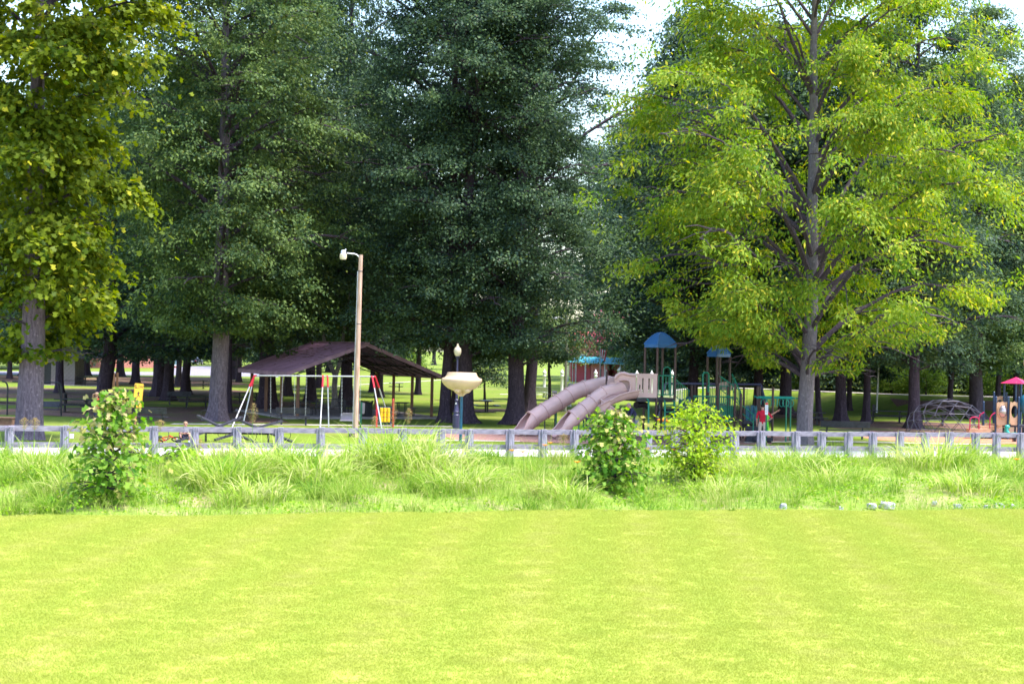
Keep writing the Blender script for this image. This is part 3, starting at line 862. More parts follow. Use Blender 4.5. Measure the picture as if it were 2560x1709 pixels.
# ------------------------------------------------------------------ trees
SYC = [(0, 0), (.12, -.5), (.45, -.24), (.72, -.44), (1, 0), (.72, .44), (.45, .24), (.12, .5)]
def gen_tree(seed, H, r0, prof, nl, nleaf, lsize, mat_leaf, mat_bark, cs=(0.55, 0.55, 0.28), shape='quad', lw=0.6, droop=0.35,
             fill=0.35, gap=None, rise=0.45, ns=7, nclus=None, lean=(0, 0), sparse=0.0, bare_top=0, first=None, limb_r=1.0, flare=0.9, r_in=0.45, floor=None, fill_in=0.25, lmax=1.22, rclip=99):
    g = np.random.default_rng(seed)
    pz = [a for a, _ in prof]; pr = [b for _, b in prof]
    zb, zt = pz[0], pz[-1]
    mb = MB()
    K = 16
    zs = [0, 0.12, 0.3, 0.6, 1.0, 1.6] + [1.6 + (H * 0.93 - 1.6) * (i / (K - 6)) for i in range(1, K - 5)]
    wx = g.normal(0, 1, len(zs)).cumsum() * 0.05; wy = g.normal(0, 1, len(zs)).cumsum() * 0.05
    wx[:6] *= 0.2; wy[:6] *= 0.2
    tp = [Vector((wx[i] + lean[0] * z, wy[i] + lean[1] * z, z - 0.05)) for i, z in enumerate(zs)]
    tr = [r0 * (max(0.04, 1 - z / H) ** 0.75 * 1.02 + flare * math.exp(-z / 0.38)) for z in zs]
    ph = g.uniform(0, 6.28, 4)
    def wob(i, a):
        k = math.exp(-zs[i] / 0.8)
        return 1 + (0.22 * k) * math.sin(5 * a + ph[0]) + 0.12 * k * math.sin(3 * a + ph[1]) + 0.03 * math.sin(7 * a + ph[2] + zs[i])
    mb.tube(tp, tr, 14, wob=wob)
    def tpos(z):
        return Vector((np.interp(z, zs, [p.x for p in tp]), np.interp(z, zs, [p.y for p in tp]), z))
    cl = []          # cluster centres
    for i in range(nl):
        f = (i + g.uniform(0, 1)) / nl
        he = zb + (zt - zb) * f
        az = i * 2.39996 + g.uniform(-0.45, 0.45)
        if first and i < len(first): az, he = first[i]
        Rl = np.interp(he, pz, pr) * g.uniform(0.55, lmax)
        if gap and abs((az - gap[0] + math.pi) % (2 * math.pi) - math.pi) < gap[1]: Rl *= gap[2]
        Rl = min(Rl, rclip)
        rs_ = rise * (0.4 + 0.75 * f)
        hs = min(max(he - Rl * rs_, zb * 0.75 + 0.4), H * 0.9)
        st = tpos(hs)
        d = Vector((math.cos(az), math.sin(az), 0))
        sd = Vector((-d.y, d.x, 0))
        bow = g.uniform(-0.12, 0.12) * Rl
        arch = g.uniform(0.06, 0.16) * Rl
        L = []
        for t in (0, 0.15, 0.32, 0.5, 0.68, 0.85, 1.0):
            p = st + d * (Rl * t) + sd * (bow * math.sin(math.pi * t) + g.normal(0, 0.03) * Rl * t * 0.6)
            p.z = hs + (he - hs) * t + arch * 4 * t * (1 - t) - droop * 0.35 * Rl * max(0, t - 0.55) ** 2 * 3
            L.append(p)
        lr = max(0.03, min(0.42 * r0, 0.021 * Rl + 0.012)) * limb_r
        mb.tube(L, [lr * (1 - 0.86 * t) for t in (0, 0.15, 0.32, 0.5, 0.68, 0.85, 1.0)], 5, 1, caps=False)
        if bare_top and i >= nl - bare_top:
            for k in range(6):
                t = g.uniform(0.3, 1)
                b = L[int(t * 6)]
                e = b + (d * g.uniform(0.2, 1) + sd * g.uniform(-1, 1) + Vector((0, 0, g.uniform(0, 0.8)))) * g.uniform(0.6, 1.6)
                mid = b.lerp(e, 0.5) + Vector((g.normal(0, .1), g.normal(0, .1), g.normal(0, .1)))
                mb.tube([b, mid, e], [0.028, 0.018, 0.007], 4, 1, caps=False)
            if g.uniform() < 0.75: continue
        for k in range(ns):
            t = r_in - 0.1 + (1.05 - r_in + 0.05) * (k + g.uniform(0, 1)) / ns
            t = min(t, 1.0)
            x = t * 6; j = min(5, int(x))
            b = L[j].lerp(L[j + 1], x - j)
            an = (1 if k % 2 else -1) * g.uniform(0.4, 1.25)
            dd = (d * math.cos(an) + sd * math.sin(an) + Vector((0, 0, g.uniform(-0.25, 0.35)))).normalized()
            ln = (0.34 * Rl * (1.15 - t) + 0.55) * g.uniform(0.7, 1.3)
            e = b + dd * ln - Vector((0, 0, droop * 0.25 * ln))
            m_ = b.lerp(e, 0.5) + Vector((0, 0, 0.08 * ln))
            mb.tube([b, m_, e], [lr * 0.3 + 0.006, lr * 0.18 + 0.005, 0.005], 4, 1, caps=False)
            for s_ in (0.5, 1.0):
                q = b.lerp(e, s_)
                cl.append((q.x, q.y, q.z, 1.0, dd.x, dd.y))
        q = L[-1]
        cl.append((q.x, q.y, q.z, 1.1, d.x, d.y))
    cl = np.array(cl)
    nf = int(len(cl) * fill)
    if nf:
        z = g.uniform(0, 1, nf) ** 0.9 * (zt - zb) + zb
        Rr = np.interp(z, pz, pr) * (fill_in + (1.02 - fill_in) * g.uniform(0, 1, nf) ** 0.6)
        a = g.uniform(0, 6.283, nf)
        Rr *= 1 + 0.2 * np.sin(3 * a + ph[0] + z * 0.6) + 0.14 * np.sin(5 * a + z * 1.1 + ph[1])
        if gap:
            inside = np.abs((a - gap[0] + np.pi) % (2 * np.pi) - np.pi) < gap[1]
            kk = (~inside) | (g.uniform(0, 1, nf) < gap[2] * 0.5)
            z, Rr, a = z[kk], Rr[kk], a[kk]
        a2 = a + g.normal(0, 0.6, len(a))
        fc = np.stack([Rr * np.cos(a) + lean[0] * z, Rr * np.sin(a) + lean[1] * z, z, np.ones(len(z)), np.cos(a2), np.sin(a2)], 1)
        cl = np.concatenate([cl, fc])
    if sparse:
        k_ = 1.0 if H > 7 else 3.0
        X_, Y_, Z_ = cl[:, 0] * k_, cl[:, 1] * k_, cl[:, 2] * k_
        nz = np.sin(X_ * 1.15 + ph[0] + 1.2 * np.sin(Z_ * 0.7)) + np.sin(Z_ * 1.25 + ph[1] + 1.3 * np.sin(X_ * 0.75 + Y_ * 0.8)) + np.cos(Y_ * 1.1 + ph[2] + Z_ * 0.45)
        thr = np.quantile(nz, sparse)
        cl = cl[(nz > thr) | (g.uniform(0, 1, len(cl)) < 0.1)]
    w = cl[:, 3] * g.uniform(0.35, 1.5, len(cl)) ** 1.3
    cnt = np.maximum(2, (w / w.sum() * nleaf).astype(int))
    idx = np.repeat(np.arange(len(cl)), cnt)
    n = len(idx)
    scl = g.uniform(0.7, 1.35, len(cl))[idx][:, None]
    loose = np.where(g.uniform(0, 1, n) < 0.15, 1.6, 0.8)[:, None]
    on = g.normal(0, 1, (n, 3)) * scl * loose
    dx_, dy_ = cl[idx, 4], cl[idx, 5]
    al, la_ = on[:, 0] * cs[0] * 1.5, on[:, 1] * cs[0] * 0.75
    off = np.stack([dx_ * al - dy_ * la_, dy_ * al + dx_ * la_, on[:, 2] * cs[2] * 0.7 - droop * 0.38 * al - 0.22 * (al ** 2 + la_ ** 2) / max(cs[0], 0.1) * droop], 1)
    c = cl[idx, :3] + off
    rr_ = np.hypot(c[:, 0], c[:, 1])
    zf = np.interp(rr_, [f_[0] for f_ in floor], [f_[1] for f_ in floor]) if floor else np.full(n, zb - 0.5)
    zf = zf + 0.35 * np.sin(c[:, 0] * 1.9 + ph[0]) * np.cos(c[:, 1] * 1.7)
    kp = (c[:, 2] > zf) & (rr_ < rclip * 1.02 + 0.4 * np.sin(c[:, 2] * 1.3 + ph[1]))
    c, off, n = c[kp], off[kp], int(kp.sum())
    out = c - np.array([0, 0, 0]); out[:, 2] = 0
    out /= np.linalg.norm(out, axis=1)[:, None] + 1e-6
    rad = off / (np.linalg.norm(off, axis=1)[:, None] + 1e-6)
    a = g.normal(0, 0.55, (n, 3)) + out * 0.35 + rad * 0.5
    a[:, 2] -= droop
    a /= np.linalg.norm(a, axis=1)[:, None] + 1e-9
    up = g.normal(0, 0.4, (n, 3)) + out * 0.3; up[:, 2] += 0.85
    s = np.cross(a, up); s /= np.linalg.norm(s, axis=1)[:, None] + 1e-9
    l = (lsize * g.uniform(0.65, 1.25, n))[:, None]; wd = l * lw
    if shape == 'quad':
        V = np.stack([c, c + a * l * 0.42 - s * wd / 2, c + a * l, c + a * l * 0.42 + s * wd / 2], 1); nper = 4
    else:
        nn = np.cross(s, a)
        V = np.stack([c + a * l * u_ + s * l * v_ + nn * l * (0.18 * abs(v_) - 0.12 * u_ * u_) for u_, v_ in SYC], 1); nper = len(SYC)
    tm = mb.mesh('trunk', [mat_bark, M['bark_dark'] if mat_bark is not M['bark_scaly'] else M['bark_limb']], True)
    cm = mesh_np('crown', V, nper, mat_leaf)
    return tm, cm

def place_tree(name, label, meshes, loc, rz=0.0, sc=1.0, group=None, scz=None, cat='tree'):
    t = thing(name, label, cat, loc, rz, group)
    t.scale = (sc, sc, scz or sc)
    link('trunk', meshes[0], t)
    c = link('crown', meshes[1], t)
    c['kind'] = 'stuff'
    return t

def rpx(wpx, D): return wpx / 2 * D / FPX
CAMA = -math.pi / 2    # azimuth towards the camera

# --- hero trees
p = G(73, 1098)
m_ = gen_tree(11, 24, 0.54, [(3.4, 1.5), (4.4, 2.7), (6.2, 3.1), (8, 3.2), (12, 3.8), (16, 4.9), (19, 5.0), (23, 3)], 38, 46000, 0.235, M['leaf_syc'], M['bark_grey'],
              cs=(0.42, 0.42, 0.32), shape='lobed', droop=0.5, fill=0.8, rise=0.5, ns=6, sparse=0.36, flare=0.35, floor=[(0, 3.3), (1.5, 3.3), (3, 4.0), (4, 5.5)])
place_tree('sycamore_tree', 'big-leaved yellow-green sycamore with stout grey trunk at the left edge', m_, p)
p = G(542, 1052)
m_ = gen_tree(12, 29, 0.47, [(4.0, 1.8), (5.0, 4.2), (6.5, 4.8), (10, 6.2), (13, 6.9), (17, 7.0), (21, 6.4), (25, 5), (28, 2)], 54, 155000, 0.185, M['leaf_oak'], M['bark_grey'],
              cs=(0.46, 0.46, 0.26), droop=0.45, fill=1.5, rise=0.55, ns=6, sparse=0.3, r_in=0.35, fill_in=0.1, flare=0.55, floor=[(0, 4.6), (9, 4.9)])
place_tree('oak_tree', 'mid-green oak with pale mauve-grey trunk beside the pavilion roof', m_, p)
p = G(1112, 1055)
m_ = gen_tree(13, 31, 0.32, [(3.9, 2.5), (5, 4.6), (8, 5.8), (13, 6.6), (18, 7.0), (23, 6.6), (27, 5), (30, 1.6)], 54, 115000, 0.175, M['leaf_dark'], M['bark_dark'],
              cs=(0.44, 0.44, 0.34), droop=0.3, fill=0.9, rise=0.65, ns=6, sparse=0.38)
place_tree('oak_tree', 'dark blue-green oak, left trunk of the pair behind the funnel bowl', m_, p)
p = G(1166, 1058)
m_ = gen_tree(14, 30, 0.40, [(4.0, 2.2), (5, 4.2), (8, 4.8), (13, 5.2), (18, 5.4), (23, 5.0), (27, 3.4), (29, 1.2)], 48, 95000, 0.175, M['leaf_dark'], M['bark_dark'],
              cs=(0.44, 0.44, 0.34), droop=0.3, fill=0.9, rise=0.65, ns=6, sparse=0.38)
place_tree('oak_tree', 'dark blue-green oak, right trunk of the pair behind the funnel bowl', m_, p)
p = G(1291, 1061)
m_ = gen_tree(15, 29, 0.45, [(3.5, 2.4), (4.8, 5.0), (7, 5.8), (11, 5.6), (15, 4.8), (19, 4.8), (24, 4.6), (28, 1.5)], 54, 115000, 0.175, M['leaf_dark'], M['bark_dark'],
              cs=(0.44, 0.44, 0.34), droop=0.3, fill=0.9, rise=0.65, ns=6, sparse=0.38, flare=1.0, floor=[(0, 3.3), (2.5, 3.5), (4, 4.1), (8, 4.7)])
place_tree('oak_tree', 'tall dark oak with flared trunk just left of the tube slides', m_, p)
p = G(1323, 1030)
m_ = gen_tree(16, 31, 0.38, [(11, 3.5), (15, 5.2), (19, 8.0), (23, 9.8), (27, 9.0), (30, 5)], 26, 42000, 0.2, M['leaf_dark'], M['bark_dark'],
              cs=(0.45, 0.45, 0.22), droop=0.3, fill=0.1, rise=0.7, ns=7, sparse=0.3)
place_tree('oak_tree', 'tall oak behind the slides whose upper limbs show against the sky', m_, p)
p = G(2008, 1111)
m_ = gen_tree(27, 27, 0.37, [(3.5, 4.2), (4.8, 6.6), (7.5, 9.4), (10, 11.0), (13, 12.0), (15.5, 11.4), (18, 9.2), (20, 7.4), (22.5, 5.8), (25, 3.4)], 66, 140000, 0.25, M['leaf_yel'], M['bark_scaly'],
              cs=(0.44, 0.44, 0.3), droop=0.6, fill=0.5, gap=(CAMA, 0.45, 0.7), rise=0.85, ns=8, lw=0.38, sparse=0.42, bare_top=5, lean=(0.008, 0), flare=0.28, limb_r=0.85, lmax=1.02, rclip=10.3, r_in=0.4, floor=[(0, 3.3), (2.2, 3.3), (3.2, 4.5), (5.2, 4.65), (7.6, 5.6), (9, 7.0), (11, 8.6)])
place_tree('pecan_tree', 'yellow-green compound-leaved tree with tall scaly trunk on the right', m_, p)
for (px, py, wpx, seed, lab, H) in (
        (2284, 1071, 28, 21, 'dark oak trunk just left of the dome climber', 28),
        (2440, 1047, 34, 22, 'dark oak behind the dome climber and toddler playset', 29),
        (2102, 1057, 28, 23, 'dark broad trunk behind the left end of the long right bench', 24)):
    p = G(px, py)
    m_ = gen_tree(seed, H, rpx(wpx, p.y), [(3.8, 2.5), (5, 4.8), (8, 5.6), (13, 6.2), (18, 5.6), (22, 4.2), (H - 1, 1.2)], 42, 76000, 0.185, M['leaf_oak'] if seed == 22 else M['leaf_dark'], M['bark_dark'],
                  cs=(0.46, 0.46, 0.32), droop=0.35, fill=0.9, rise=0.6, ns=6, sparse=0.36)
    place_tree('oak_tree', lab, m_, p)

# --- generic park trees that share four crowns
GEN = []
for k, (mt, prof) in enumerate([
        ('leaf_dark', [(3.2, 2.4), (4.6, 4.6), (8, 5.6), (13, 5.8), (18, 4.6), (22, 1.5)]),
        ('leaf_oak', [(4.0, 2.2), (5.4, 4.4), (9, 5.6), (14, 5.8), (19, 4.4), (23, 1.5)]),
        ('leaf_teal', [(3.0, 2.6), (4.2, 4.8), (7, 6.0), (12, 6.2), (16, 5.0), (20, 1.5)]),
        ('leaf_dark', [(4.6, 2.2), (6, 4.6), (10, 5.4), (15, 5.8), (20, 4.6), (24, 1.5)])]):
    GEN.append(gen_tree(40 + k, prof[-1][0] + 1.5, 0.36, prof, 34, 48000, 0.23, M[mt], M['bark_dark'], cs=(0.52, 0.52, 0.36), droop=0.35, fill=0.9, rise=0.65, ns=6, sparse=0.25, flare=0.7))
GEN.append(gen_tree(48, 20, 0.3, [(0.8, 3.0), (2.5, 4.6), (6, 5.6), (11, 5.6), (15, 4.2), (19, 1.5)], 34, 46000, 0.27, M['leaf_dark'], M['bark_dark'], cs=(0.6, 0.6, 0.3), droop=0.4, fill=0.7, rise=0.3, ns=6, sparse=0.1, flare=0.5))
TREES = [  # px, py, width px, mesh, label
    (24, 947, 12, 0, 'thin far trunk at the far left beyond the sycamore'),
    (148, 982, 20, 1, 'flared trunk just right of the sycamore, in front of the block hut'),
    (258, 1018, 38, 0, 'broad black trunk behind the girl with the ponytail'),
    (338, 960, 20, 3, 'dark trunk above the yellow sign, in front of the brick house'),
    (397, 991, 30, 1, 'left trunk of the close pair right of the yellow sign'),
    (420, 1001, 26, 2, 'right trunk of the close pair right of the yellow sign'),
    (446, 966, 14, 3, 'slim dark trunk between the close pair and the flared trunk'),
    (462, 986, 21, 0, 'flared dark trunk left of the big mauve trunk'),
    (571, 1032, 14, 1, 'slim trunk just right of the big mauve trunk'),
    (598, 955, 11, 2, 'thin far trunk seen between swing leg and mauve trunk'),
    (668, 1024, 44, 3, 'stout dark trunk behind the left pavilion posts'),
    (719, 989, 18, 1, 'trunk framed between the left swing chains'),
    (777, 1005, 24, 0, 'dark trunk behind the slatted bench under the pavilion'),
    (797, 969, 14, 2, 'slim far trunk left of the pale forked tree'),
    (866, 1012, 30, 3, 'dark trunk hidden partly by the wooden light pole'),
    (930, 980, 14, 0, 'far trunk behind the red-capped right swing legs'),
    (949, 993, 16, 2, 'flared trunk behind the yellow game panel'),
    (1045, 986, 14, 1, 'solitary trunk on the sunny lawn under the pavilion eave'),
    (1137, 1030, 16, 3, 'trunk seen between the paired trunks behind the lamp post'),
    (1730, 1028, 26, 0, 'dark trunk behind the blue-roofed play tower'),
    (1895, 1030, 24, 2, 'dark trunk above the man in the red shirt'),
    (1962, 1036, 30, 1, 'dark trunk just left of the yellow-green tree'),
    (2048, 1052, 14, 3, 'leaning dark trunk right of the yellow-green tree'),
    (2123, 1026, 13, 2, 'thinner trunk behind the broad trunk on the right'),
    (2166, 1058, 18, 1, 'dark trunk at the middle of the right picnic table'),
    (2373, 1040, 14, 0, 'slim trunk rising behind the dome climber'),
    (2494, 1036, 14, 3, 'slim trunk left of the toddler playset roof'),
    (2540, 1034, 16, 2, 'trunk behind the red roof of the toddler playset'),
]
trng = random.Random(77)
for (px, py, wpx, k, lab) in TREES:
    p = G(px, py)
    sc = rpx(wpx, p.y) / 0.36
    sxy = 0.72 if 855 < px < 1100 else trng.uniform(1.05, 1.3)
    t = place_tree('park_tree', lab, GEN[k], p, trng.uniform(0, 6.28), 1.0, 'shade trees among the picnic tables', (1.35 if 700 < px < 880 else trng.uniform(0.95, 1.12)))
    for ch in t.children:
        f = sxy if ch.name.startswith('crown') else min(1.4, max(0.5, sc))
        ch.scale = (f, f, 1.0)
    if px == 2048: t.rotation_euler = (0, R(-4), trng.uniform(0, 1))
# far trees that close the view; those before the road are added to shade it
FAR = [(-30, 922, 1.2, 4), (75, 920, 1.1, 4), (180, 918, 1.2, 4), (300, 905, 1.3, 4), (570, 912, 1.2, 4), (640, 918, 1.2, 4), (735, 925, 1.1, 3), (820, 930, 1.1, 4), (890, 925, 1.0, 0), (985, 915, 1.1, 2),
       (1085, 912, 1.2, 3), (1180, 925, 1.1, 0), (1250, 915, 1.0, 2), (1330, 903, 1.0, 1), (1640, 945, 1.0, 2), (1700, 952, 1.15, 0), (60, 939, 1.2, 0), (215, 939, 1.2, 3), (300, 941, 1.15, 2), (585, 948, 1.1, 1), (1465, 941, 1.5, 3), (1562, 939, 1.45, 3)]
FARLAB = ['far tree at the extreme left beyond the distant road', 'far tree behind the block hut', 'far tree left of the brick house', 'far tree standing over the brick house', 'far tree beyond the bright parking lot',
          'far tree above the left eave of the pavilion', 'far tree behind the left of the pavilion roof', 'far tree behind the pavilion ridge', 'far tree behind the wooden light pole', 'far tree behind the right slope of the pavilion',
          'far tree behind the funnel bowl', 'far tree between the paired trunks and the flared oak', 'far tree behind the flared oak left of the slides', 'far tree left of the red building', 'far tree right of the red building', 'far tree behind the blue-roofed tower', 'far tree added to shade the distant road, right of the sycamore', 'far tree added to shade the distant road, behind the girl', 'far tree added to shade the road before the brick house, left end', 'far tree added to shade the parking lot, right of the mauve trunk', 'far tree rising behind the left end of the teal roof', 'far tree rising behind the right end of the teal roof']
for (px, py, sc, k), lab in zip(FAR, FARLAB):
    place_tree('far_tree', lab, GEN[k], G(px, py), trng.uniform(0, 6.28), sc, 'trees beyond the far lawn', sc * 0.95)
# wood behind the berm
for i, (x, y, k, sc) in enumerate([(17.5, 154, 4, 1.0), (22, 147, 4, 1.1), (29, 141, 4, 1.0), (35, 137, 4, 1.1), (41, 138, 4, 1.05), (47, 134, 4, 1.1), (53, 137, 4, 1.1), (18, 165, 4, 1.3), (31, 160, 4, 1.3), (45, 158, 4, 1.3), (17, 178, 4, 1.1)]):
    place_tree('wood_tree', ['leftmost tree of the wood behind the berm', 'tree of the wood behind the man in red', 'tree of the wood behind the yellow-green tree', 'tree of the wood above the right bench', 'tree of the wood above the right picnic table',
                             'tree of the wood above the dome climber', 'tree of the wood at the right edge', 'deeper tree of the wood left of the yellow trunk', 'deeper tree of the wood right of the yellow trunk', 'deeper tree of the wood behind the playset',
                             'deep tree behind the second swing frame'][i], GEN[k], (x, y, hgt(x, y)), i * 1.7, sc, 'wood behind the berm', sc * (1.55 if x < 25 else 1.15))
# pale forked tree
p = G(836, 1021)
mb = MB()
mb.tube([(0, 0, -0.05), (0.02, 0, 0.5), (-0.03, 0, 1.4), (0.02, 0, 2.2)], [0.3, 0.2, 0.18, 0.17], 10)
mb.tube([(0.02, 0, 2.1), (-0.5, 0, 3.2), (-0.9, 0.2, 5), (-1.2, 0.2, 7.5)], [0.15, 0.13, 0.1, 0.04], 8)
mb.tube([(0.02, 0, 2.1), (0.35, -0.1, 3.2), (0.5, 0, 5), (0.9, -0.2, 7.8)], [0.15, 0.13, 0.1, 0.04], 8)
tm = mb.mesh('trunk', M['bark_pale'], True)
_, cm = gen_tree(61, 11, 0.15, [(4.6, 1.5), (6, 3.2), (8, 3.4), (10.5, 1.2)], 14, 12000, 0.2, M['leaf_oak'], M['bark_pale'], fill=0.5)
place_tree('forked_tree', 'pale-barked forked tree standing behind the slatted bench', (tm, cm), p)
# small understory trees
m1 = gen_tree(62, 5.2, 0.09, [(1.5, 1.0), (2.4, 1.7), (3.6, 1.7), (4.8, 0.8)], 18, 9000, 0.17, M['leaf_dark'], M['bark_dark'], cs=(0.35, 0.35, 0.22), fill=0.4, flare=0.3)
place_tree('small_tree', 'small round dark tree on the lawn right of the funnel bowl', m1, G(1212, 1002), 0.4)
m1 = gen_tree(63, 8, 0.14, [(3.2, 1.4), (4.5, 2.6), (6.2, 2.6), (7.6, 1.0)], 20, 12000, 0.2, M['leaf_oak'], M['bark_dark'], cs=(0.4, 0.4, 0.24), fill=0.4, flare=0.3)
place_tree('small_tree', 'slender dark-trunked tree between the white posts', m1, G(1374, 1001), 1.4)
m1 = gen_tree(64, 4.4, 0.1, [(0.5, 1.6), (1.6, 2.3), (3, 2.1), (4.2, 0.9)], 18, 9000, 0.2, M['leaf_lit'], M['bark_dark'], cs=(0.4, 0.4, 0.3), fill=0.6, flare=0.2)
for i, (px, py, sc, lab) in enumerate([(490, 905, 1.3, 'bright green bush behind the parked car'), (510, 903, 1.2, 'bright green bush right of the parked car'), (1605, 955, 1.0, 'bright green bush right of the red building'), (1635, 962, 0.9, 'bright green bush behind the blue-roofed tower post'),
                                       (1005, 940, 1.2, 'bright green bush above the right pavilion eave'), (1225, 925, 1.4, 'bright bush on the far lawn beside the small round tree')]):
    place_tree('bush', lab, m1, G(px, py), i * 1.1, sc, 'sunlit bushes', None, 'bush')
for i, (x, dy, sc, lab) in enumerate([(30.5, 5, 0.5, 'sunlit bush behind the berm left of the picnic table post'), (33, 4.6, 0.62, 'pointed sunlit bush behind the berm'), (38, 5, 0.6, 'sunlit bush on the berm above the dome climber'), (41, 4.8, 0.75, 'brightest sunlit bush on the berm right of the dome'), (24, 5, 0.5, 'sunlit bush on the berm left of the broad trunk')]):
    y = berm_top(x) + dy
    place_tree('bush', lab, m1, (x, y, hgt(x, y)), i * 0.9, sc, 'sunlit bushes', None, 'bush')
m2s = gen_tree(67, 5.0, 0.1, [(0.3, 2.2), (1.6, 2.8), (3.2, 2.5), (4.8, 1.0)], 20, 12000, 0.24, M['leaf_dark'], M['bark_dark'], cs=(0.45, 0.45, 0.34), fill=0.8, flare=0.2)
for i in range(10):
    x = 13 + 4.6 * i; y = berm_top(x) + 8.5 + (i % 3)
    place_tree('bush', ['dark thicket bush behind the berm, ' + w_ for w_ in ('leftmost', 'second from left', 'third from left', 'fourth from left', 'fifth from left', 'fifth from right', 'fourth from right', 'third from right', 'second from right', 'rightmost')][i], m2s, (x, y, hgt(x, y)), i * 0.8, 1.0 + 0.15 * (i % 2), 'dark thicket along the wood edge', None, 'bush')
# crape myrtle with pink blossom
p = G(1540, 948)
t = thing('crape_myrtle', 'pink-flowering crape myrtle behind the teal-roofed building', 'tree', p)
a_, b_ = gen_tree(65, 8.5, 0.12, [(2.5, 1.6), (4, 2.8), (6, 3.2), (8.2, 1.4)], 18, 8000, 0.3, M['leaf_oak'], M['bark_dark'], fill=0.4)
_, c_ = gen_tree(66, 9, 0.12, [(4, 2.4), (6, 3.4), (8.6, 1.6)], 16, 1800, 0.4, M['flower_pink'], M['bark_dark'], fill=0.1, sparse=0.5)
link('trunk', a_, t); link('crown', b_, t)['kind'] = 'stuff'; link('blossom', c_, t)['kind'] = 'stuff'

# ------------------------------------------------------------------ saplings and shrubs on the bank
def sapling(px, py, H, prof, mat, shape, ls, nleaf, seed, label, name, nl=26, lw=0.6, cs=(0.2, 0.2, 0.14), tips=None, lean=(0, 0)):
    p = G(px, py, 41.6)
    tm, cm = gen_tree(seed, H, 0.035, prof, nl, nleaf, ls, mat, M['bark_dark'], cs=cs, shape=shape, droop=0.55, fill=0.5, rise=0.6, ns=5, lw=lw, flare=0.2, r_in=0.3, lean=lean)
    t = thing(name, label, 'shrub', p)
    link('trunk', tm, t); link('crown', cm, t)['kind'] = 'stuff'
    if tips:
        _, c2 = gen_tree(seed + 1, H * 1.02, 0.03, tips, 10, 45, ls * 0.9, M['leaf_tip'], M['bark_dark'], cs=(0.12, 0.12, 0.08), shape=shape, droop=0.6, fill=0.8, ns=3, r_in=0.7, lean=lean)
        link('young_leaves', c2, t)['kind'] = 'stuff'
    return t
M['leaf_tip'] = leaf_mat('leaf_tip', (0.38, 0.36, 0.12), (0.5, 0.4, 0.22), (0.45, 0.42, 0.12), 0.8, 0.35, nscale=3)
sapling(262, 1262, 3.35, [(0.15, 0.35), (0.7, 0.6), (1.5, 0.85), (2.1, 0.5), (2.7, 0.26), (3.25, 0.08)], M['leaf_maple'], 'lobed', 0.185, 680, 71, 'tall maple sapling with pinkish new leaves on the left of the bank', 'maple_sapling', tips=[(1.7, 0.75), (2.2, 0.5), (2.8, 0.32), (3.35, 0.12)], lean=(0.085, 0))
sapling(1538, 1226, 2.75, [(0.1, 0.55), (0.6, 0.8), (1.2, 0.9), (1.8, 0.6), (2.3, 0.3), (2.7, 0.08)], M['leaf_maple'], 'lobed', 0.16, 1900, 73, 'leafy green maple sapling in front of the slide and bearded man', 'maple_sapling', tips=[(1.2, 0.85), (1.9, 0.5), (2.75, 0.15)])
sapling(1735, 1200, 2.75, [(0.1, 0.4), (0.7, 0.5), (1.2, 0.95), (1.7, 0.95), (2.2, 0.6), (2.7, 0.25)], M['leaf_shrub'], 'quad', 0.15, 3600, 75, 'bright yellow-green shrub below the play tower', 'leafy_shrub', lw=0.55, cs=(0.22, 0.22, 0.12))
sapling(455, 1180, 0.95, [(0.1, 0.2), (0.5, 0.4), (0.9, 0.3)], M['leaf_cover'], 'lobed', 0.16, 160, 77, 'small green broad-leaved weed below the seated boy', 'broadleaf_weed', nl=10)

# ------------------------------------------------------------------ picnic pavilion
PA = R(25)
ex, ey = Vector((math.cos(PA), math.sin(PA), 0)), Vector((-math.sin(PA), math.cos(PA), 0))
u0, _ = uv(718, 932)
FL = Vector((u0 / FPX * 88.0, 88.0, 0))        # front left eave corner, on plan
PW, PL, ZE, ZR, ZER = 9.2, 10.0, 2.5, 4.2, 2.45
pav = thing('picnic_pavilion', 'open picnic pavilion with brown metal gable roof and steel trusses', 'pavilion', FL)
def pp(t, s, z): return FL + ex * t + ey * s + Vector((0, 0, z))
mb = MB()
C8 = [pp(-0.1, -0.1, -0.02), pp(PW + 0.1, -0.1, -0.02), pp(PW + 0.1, PL + 0.1, -0.02), pp(-0.1, PL + 0.1, -0.02)]
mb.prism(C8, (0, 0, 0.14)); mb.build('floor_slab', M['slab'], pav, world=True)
for side, (ta, za) in (('left', (0.0, ZE)), ('right', (PW, ZER))):
    mb = MB()
    tm_ = PW / 2 + (0.003 if side == 'right' else -0.003)
    mb.prism([pp(ta, 0, za), pp(tm_, 0, ZR), pp(tm_, PL, ZR), pp(ta, PL, za)], (0, 0, 0.06))
    ro = mb.build('roof_slope', [M['brown_roof']], pav, world=True)
    # standing ribs of the metal sheets
    for k in range(34):
        s_ = 0.15 + (PL - 0.3) * k / 33
        mbr = MB().beam(pp(ta, s_, za + 0.07) - pav.location, pp(tm_, s_, ZR + 0.07) - pav.location, 0.035, 0.035)
        mbr.build('rib', M['brown_roof'], ro)
    # fascia board at eave and gable
    mb = MB()
    mb.beam(pp(ta, -0.03, za - 0.05), pp(ta, PL + 0.03, za - 0.05), 0.05, 0.2)
    mb.build('fascia', M['brown_roof'], pav, world=True)
    for s_ in (-0.035, PL + 0.035):
        mb = MB().beam(pp(ta, s_, za - 0.02), pp(tm_, s_, ZR - 0.02), 0.05, 0.2)
        mb.build('barge_board', M['brown_roof'], pav, world=True)
mb = MB().beam(pp(PW / 2, -0.06, ZR + 0.09), pp(PW / 2, PL + 0.06, ZR + 0.09), 0.3, 0.05); mb.build('ridge_cap', M['brown_roof'], pav, world=True)
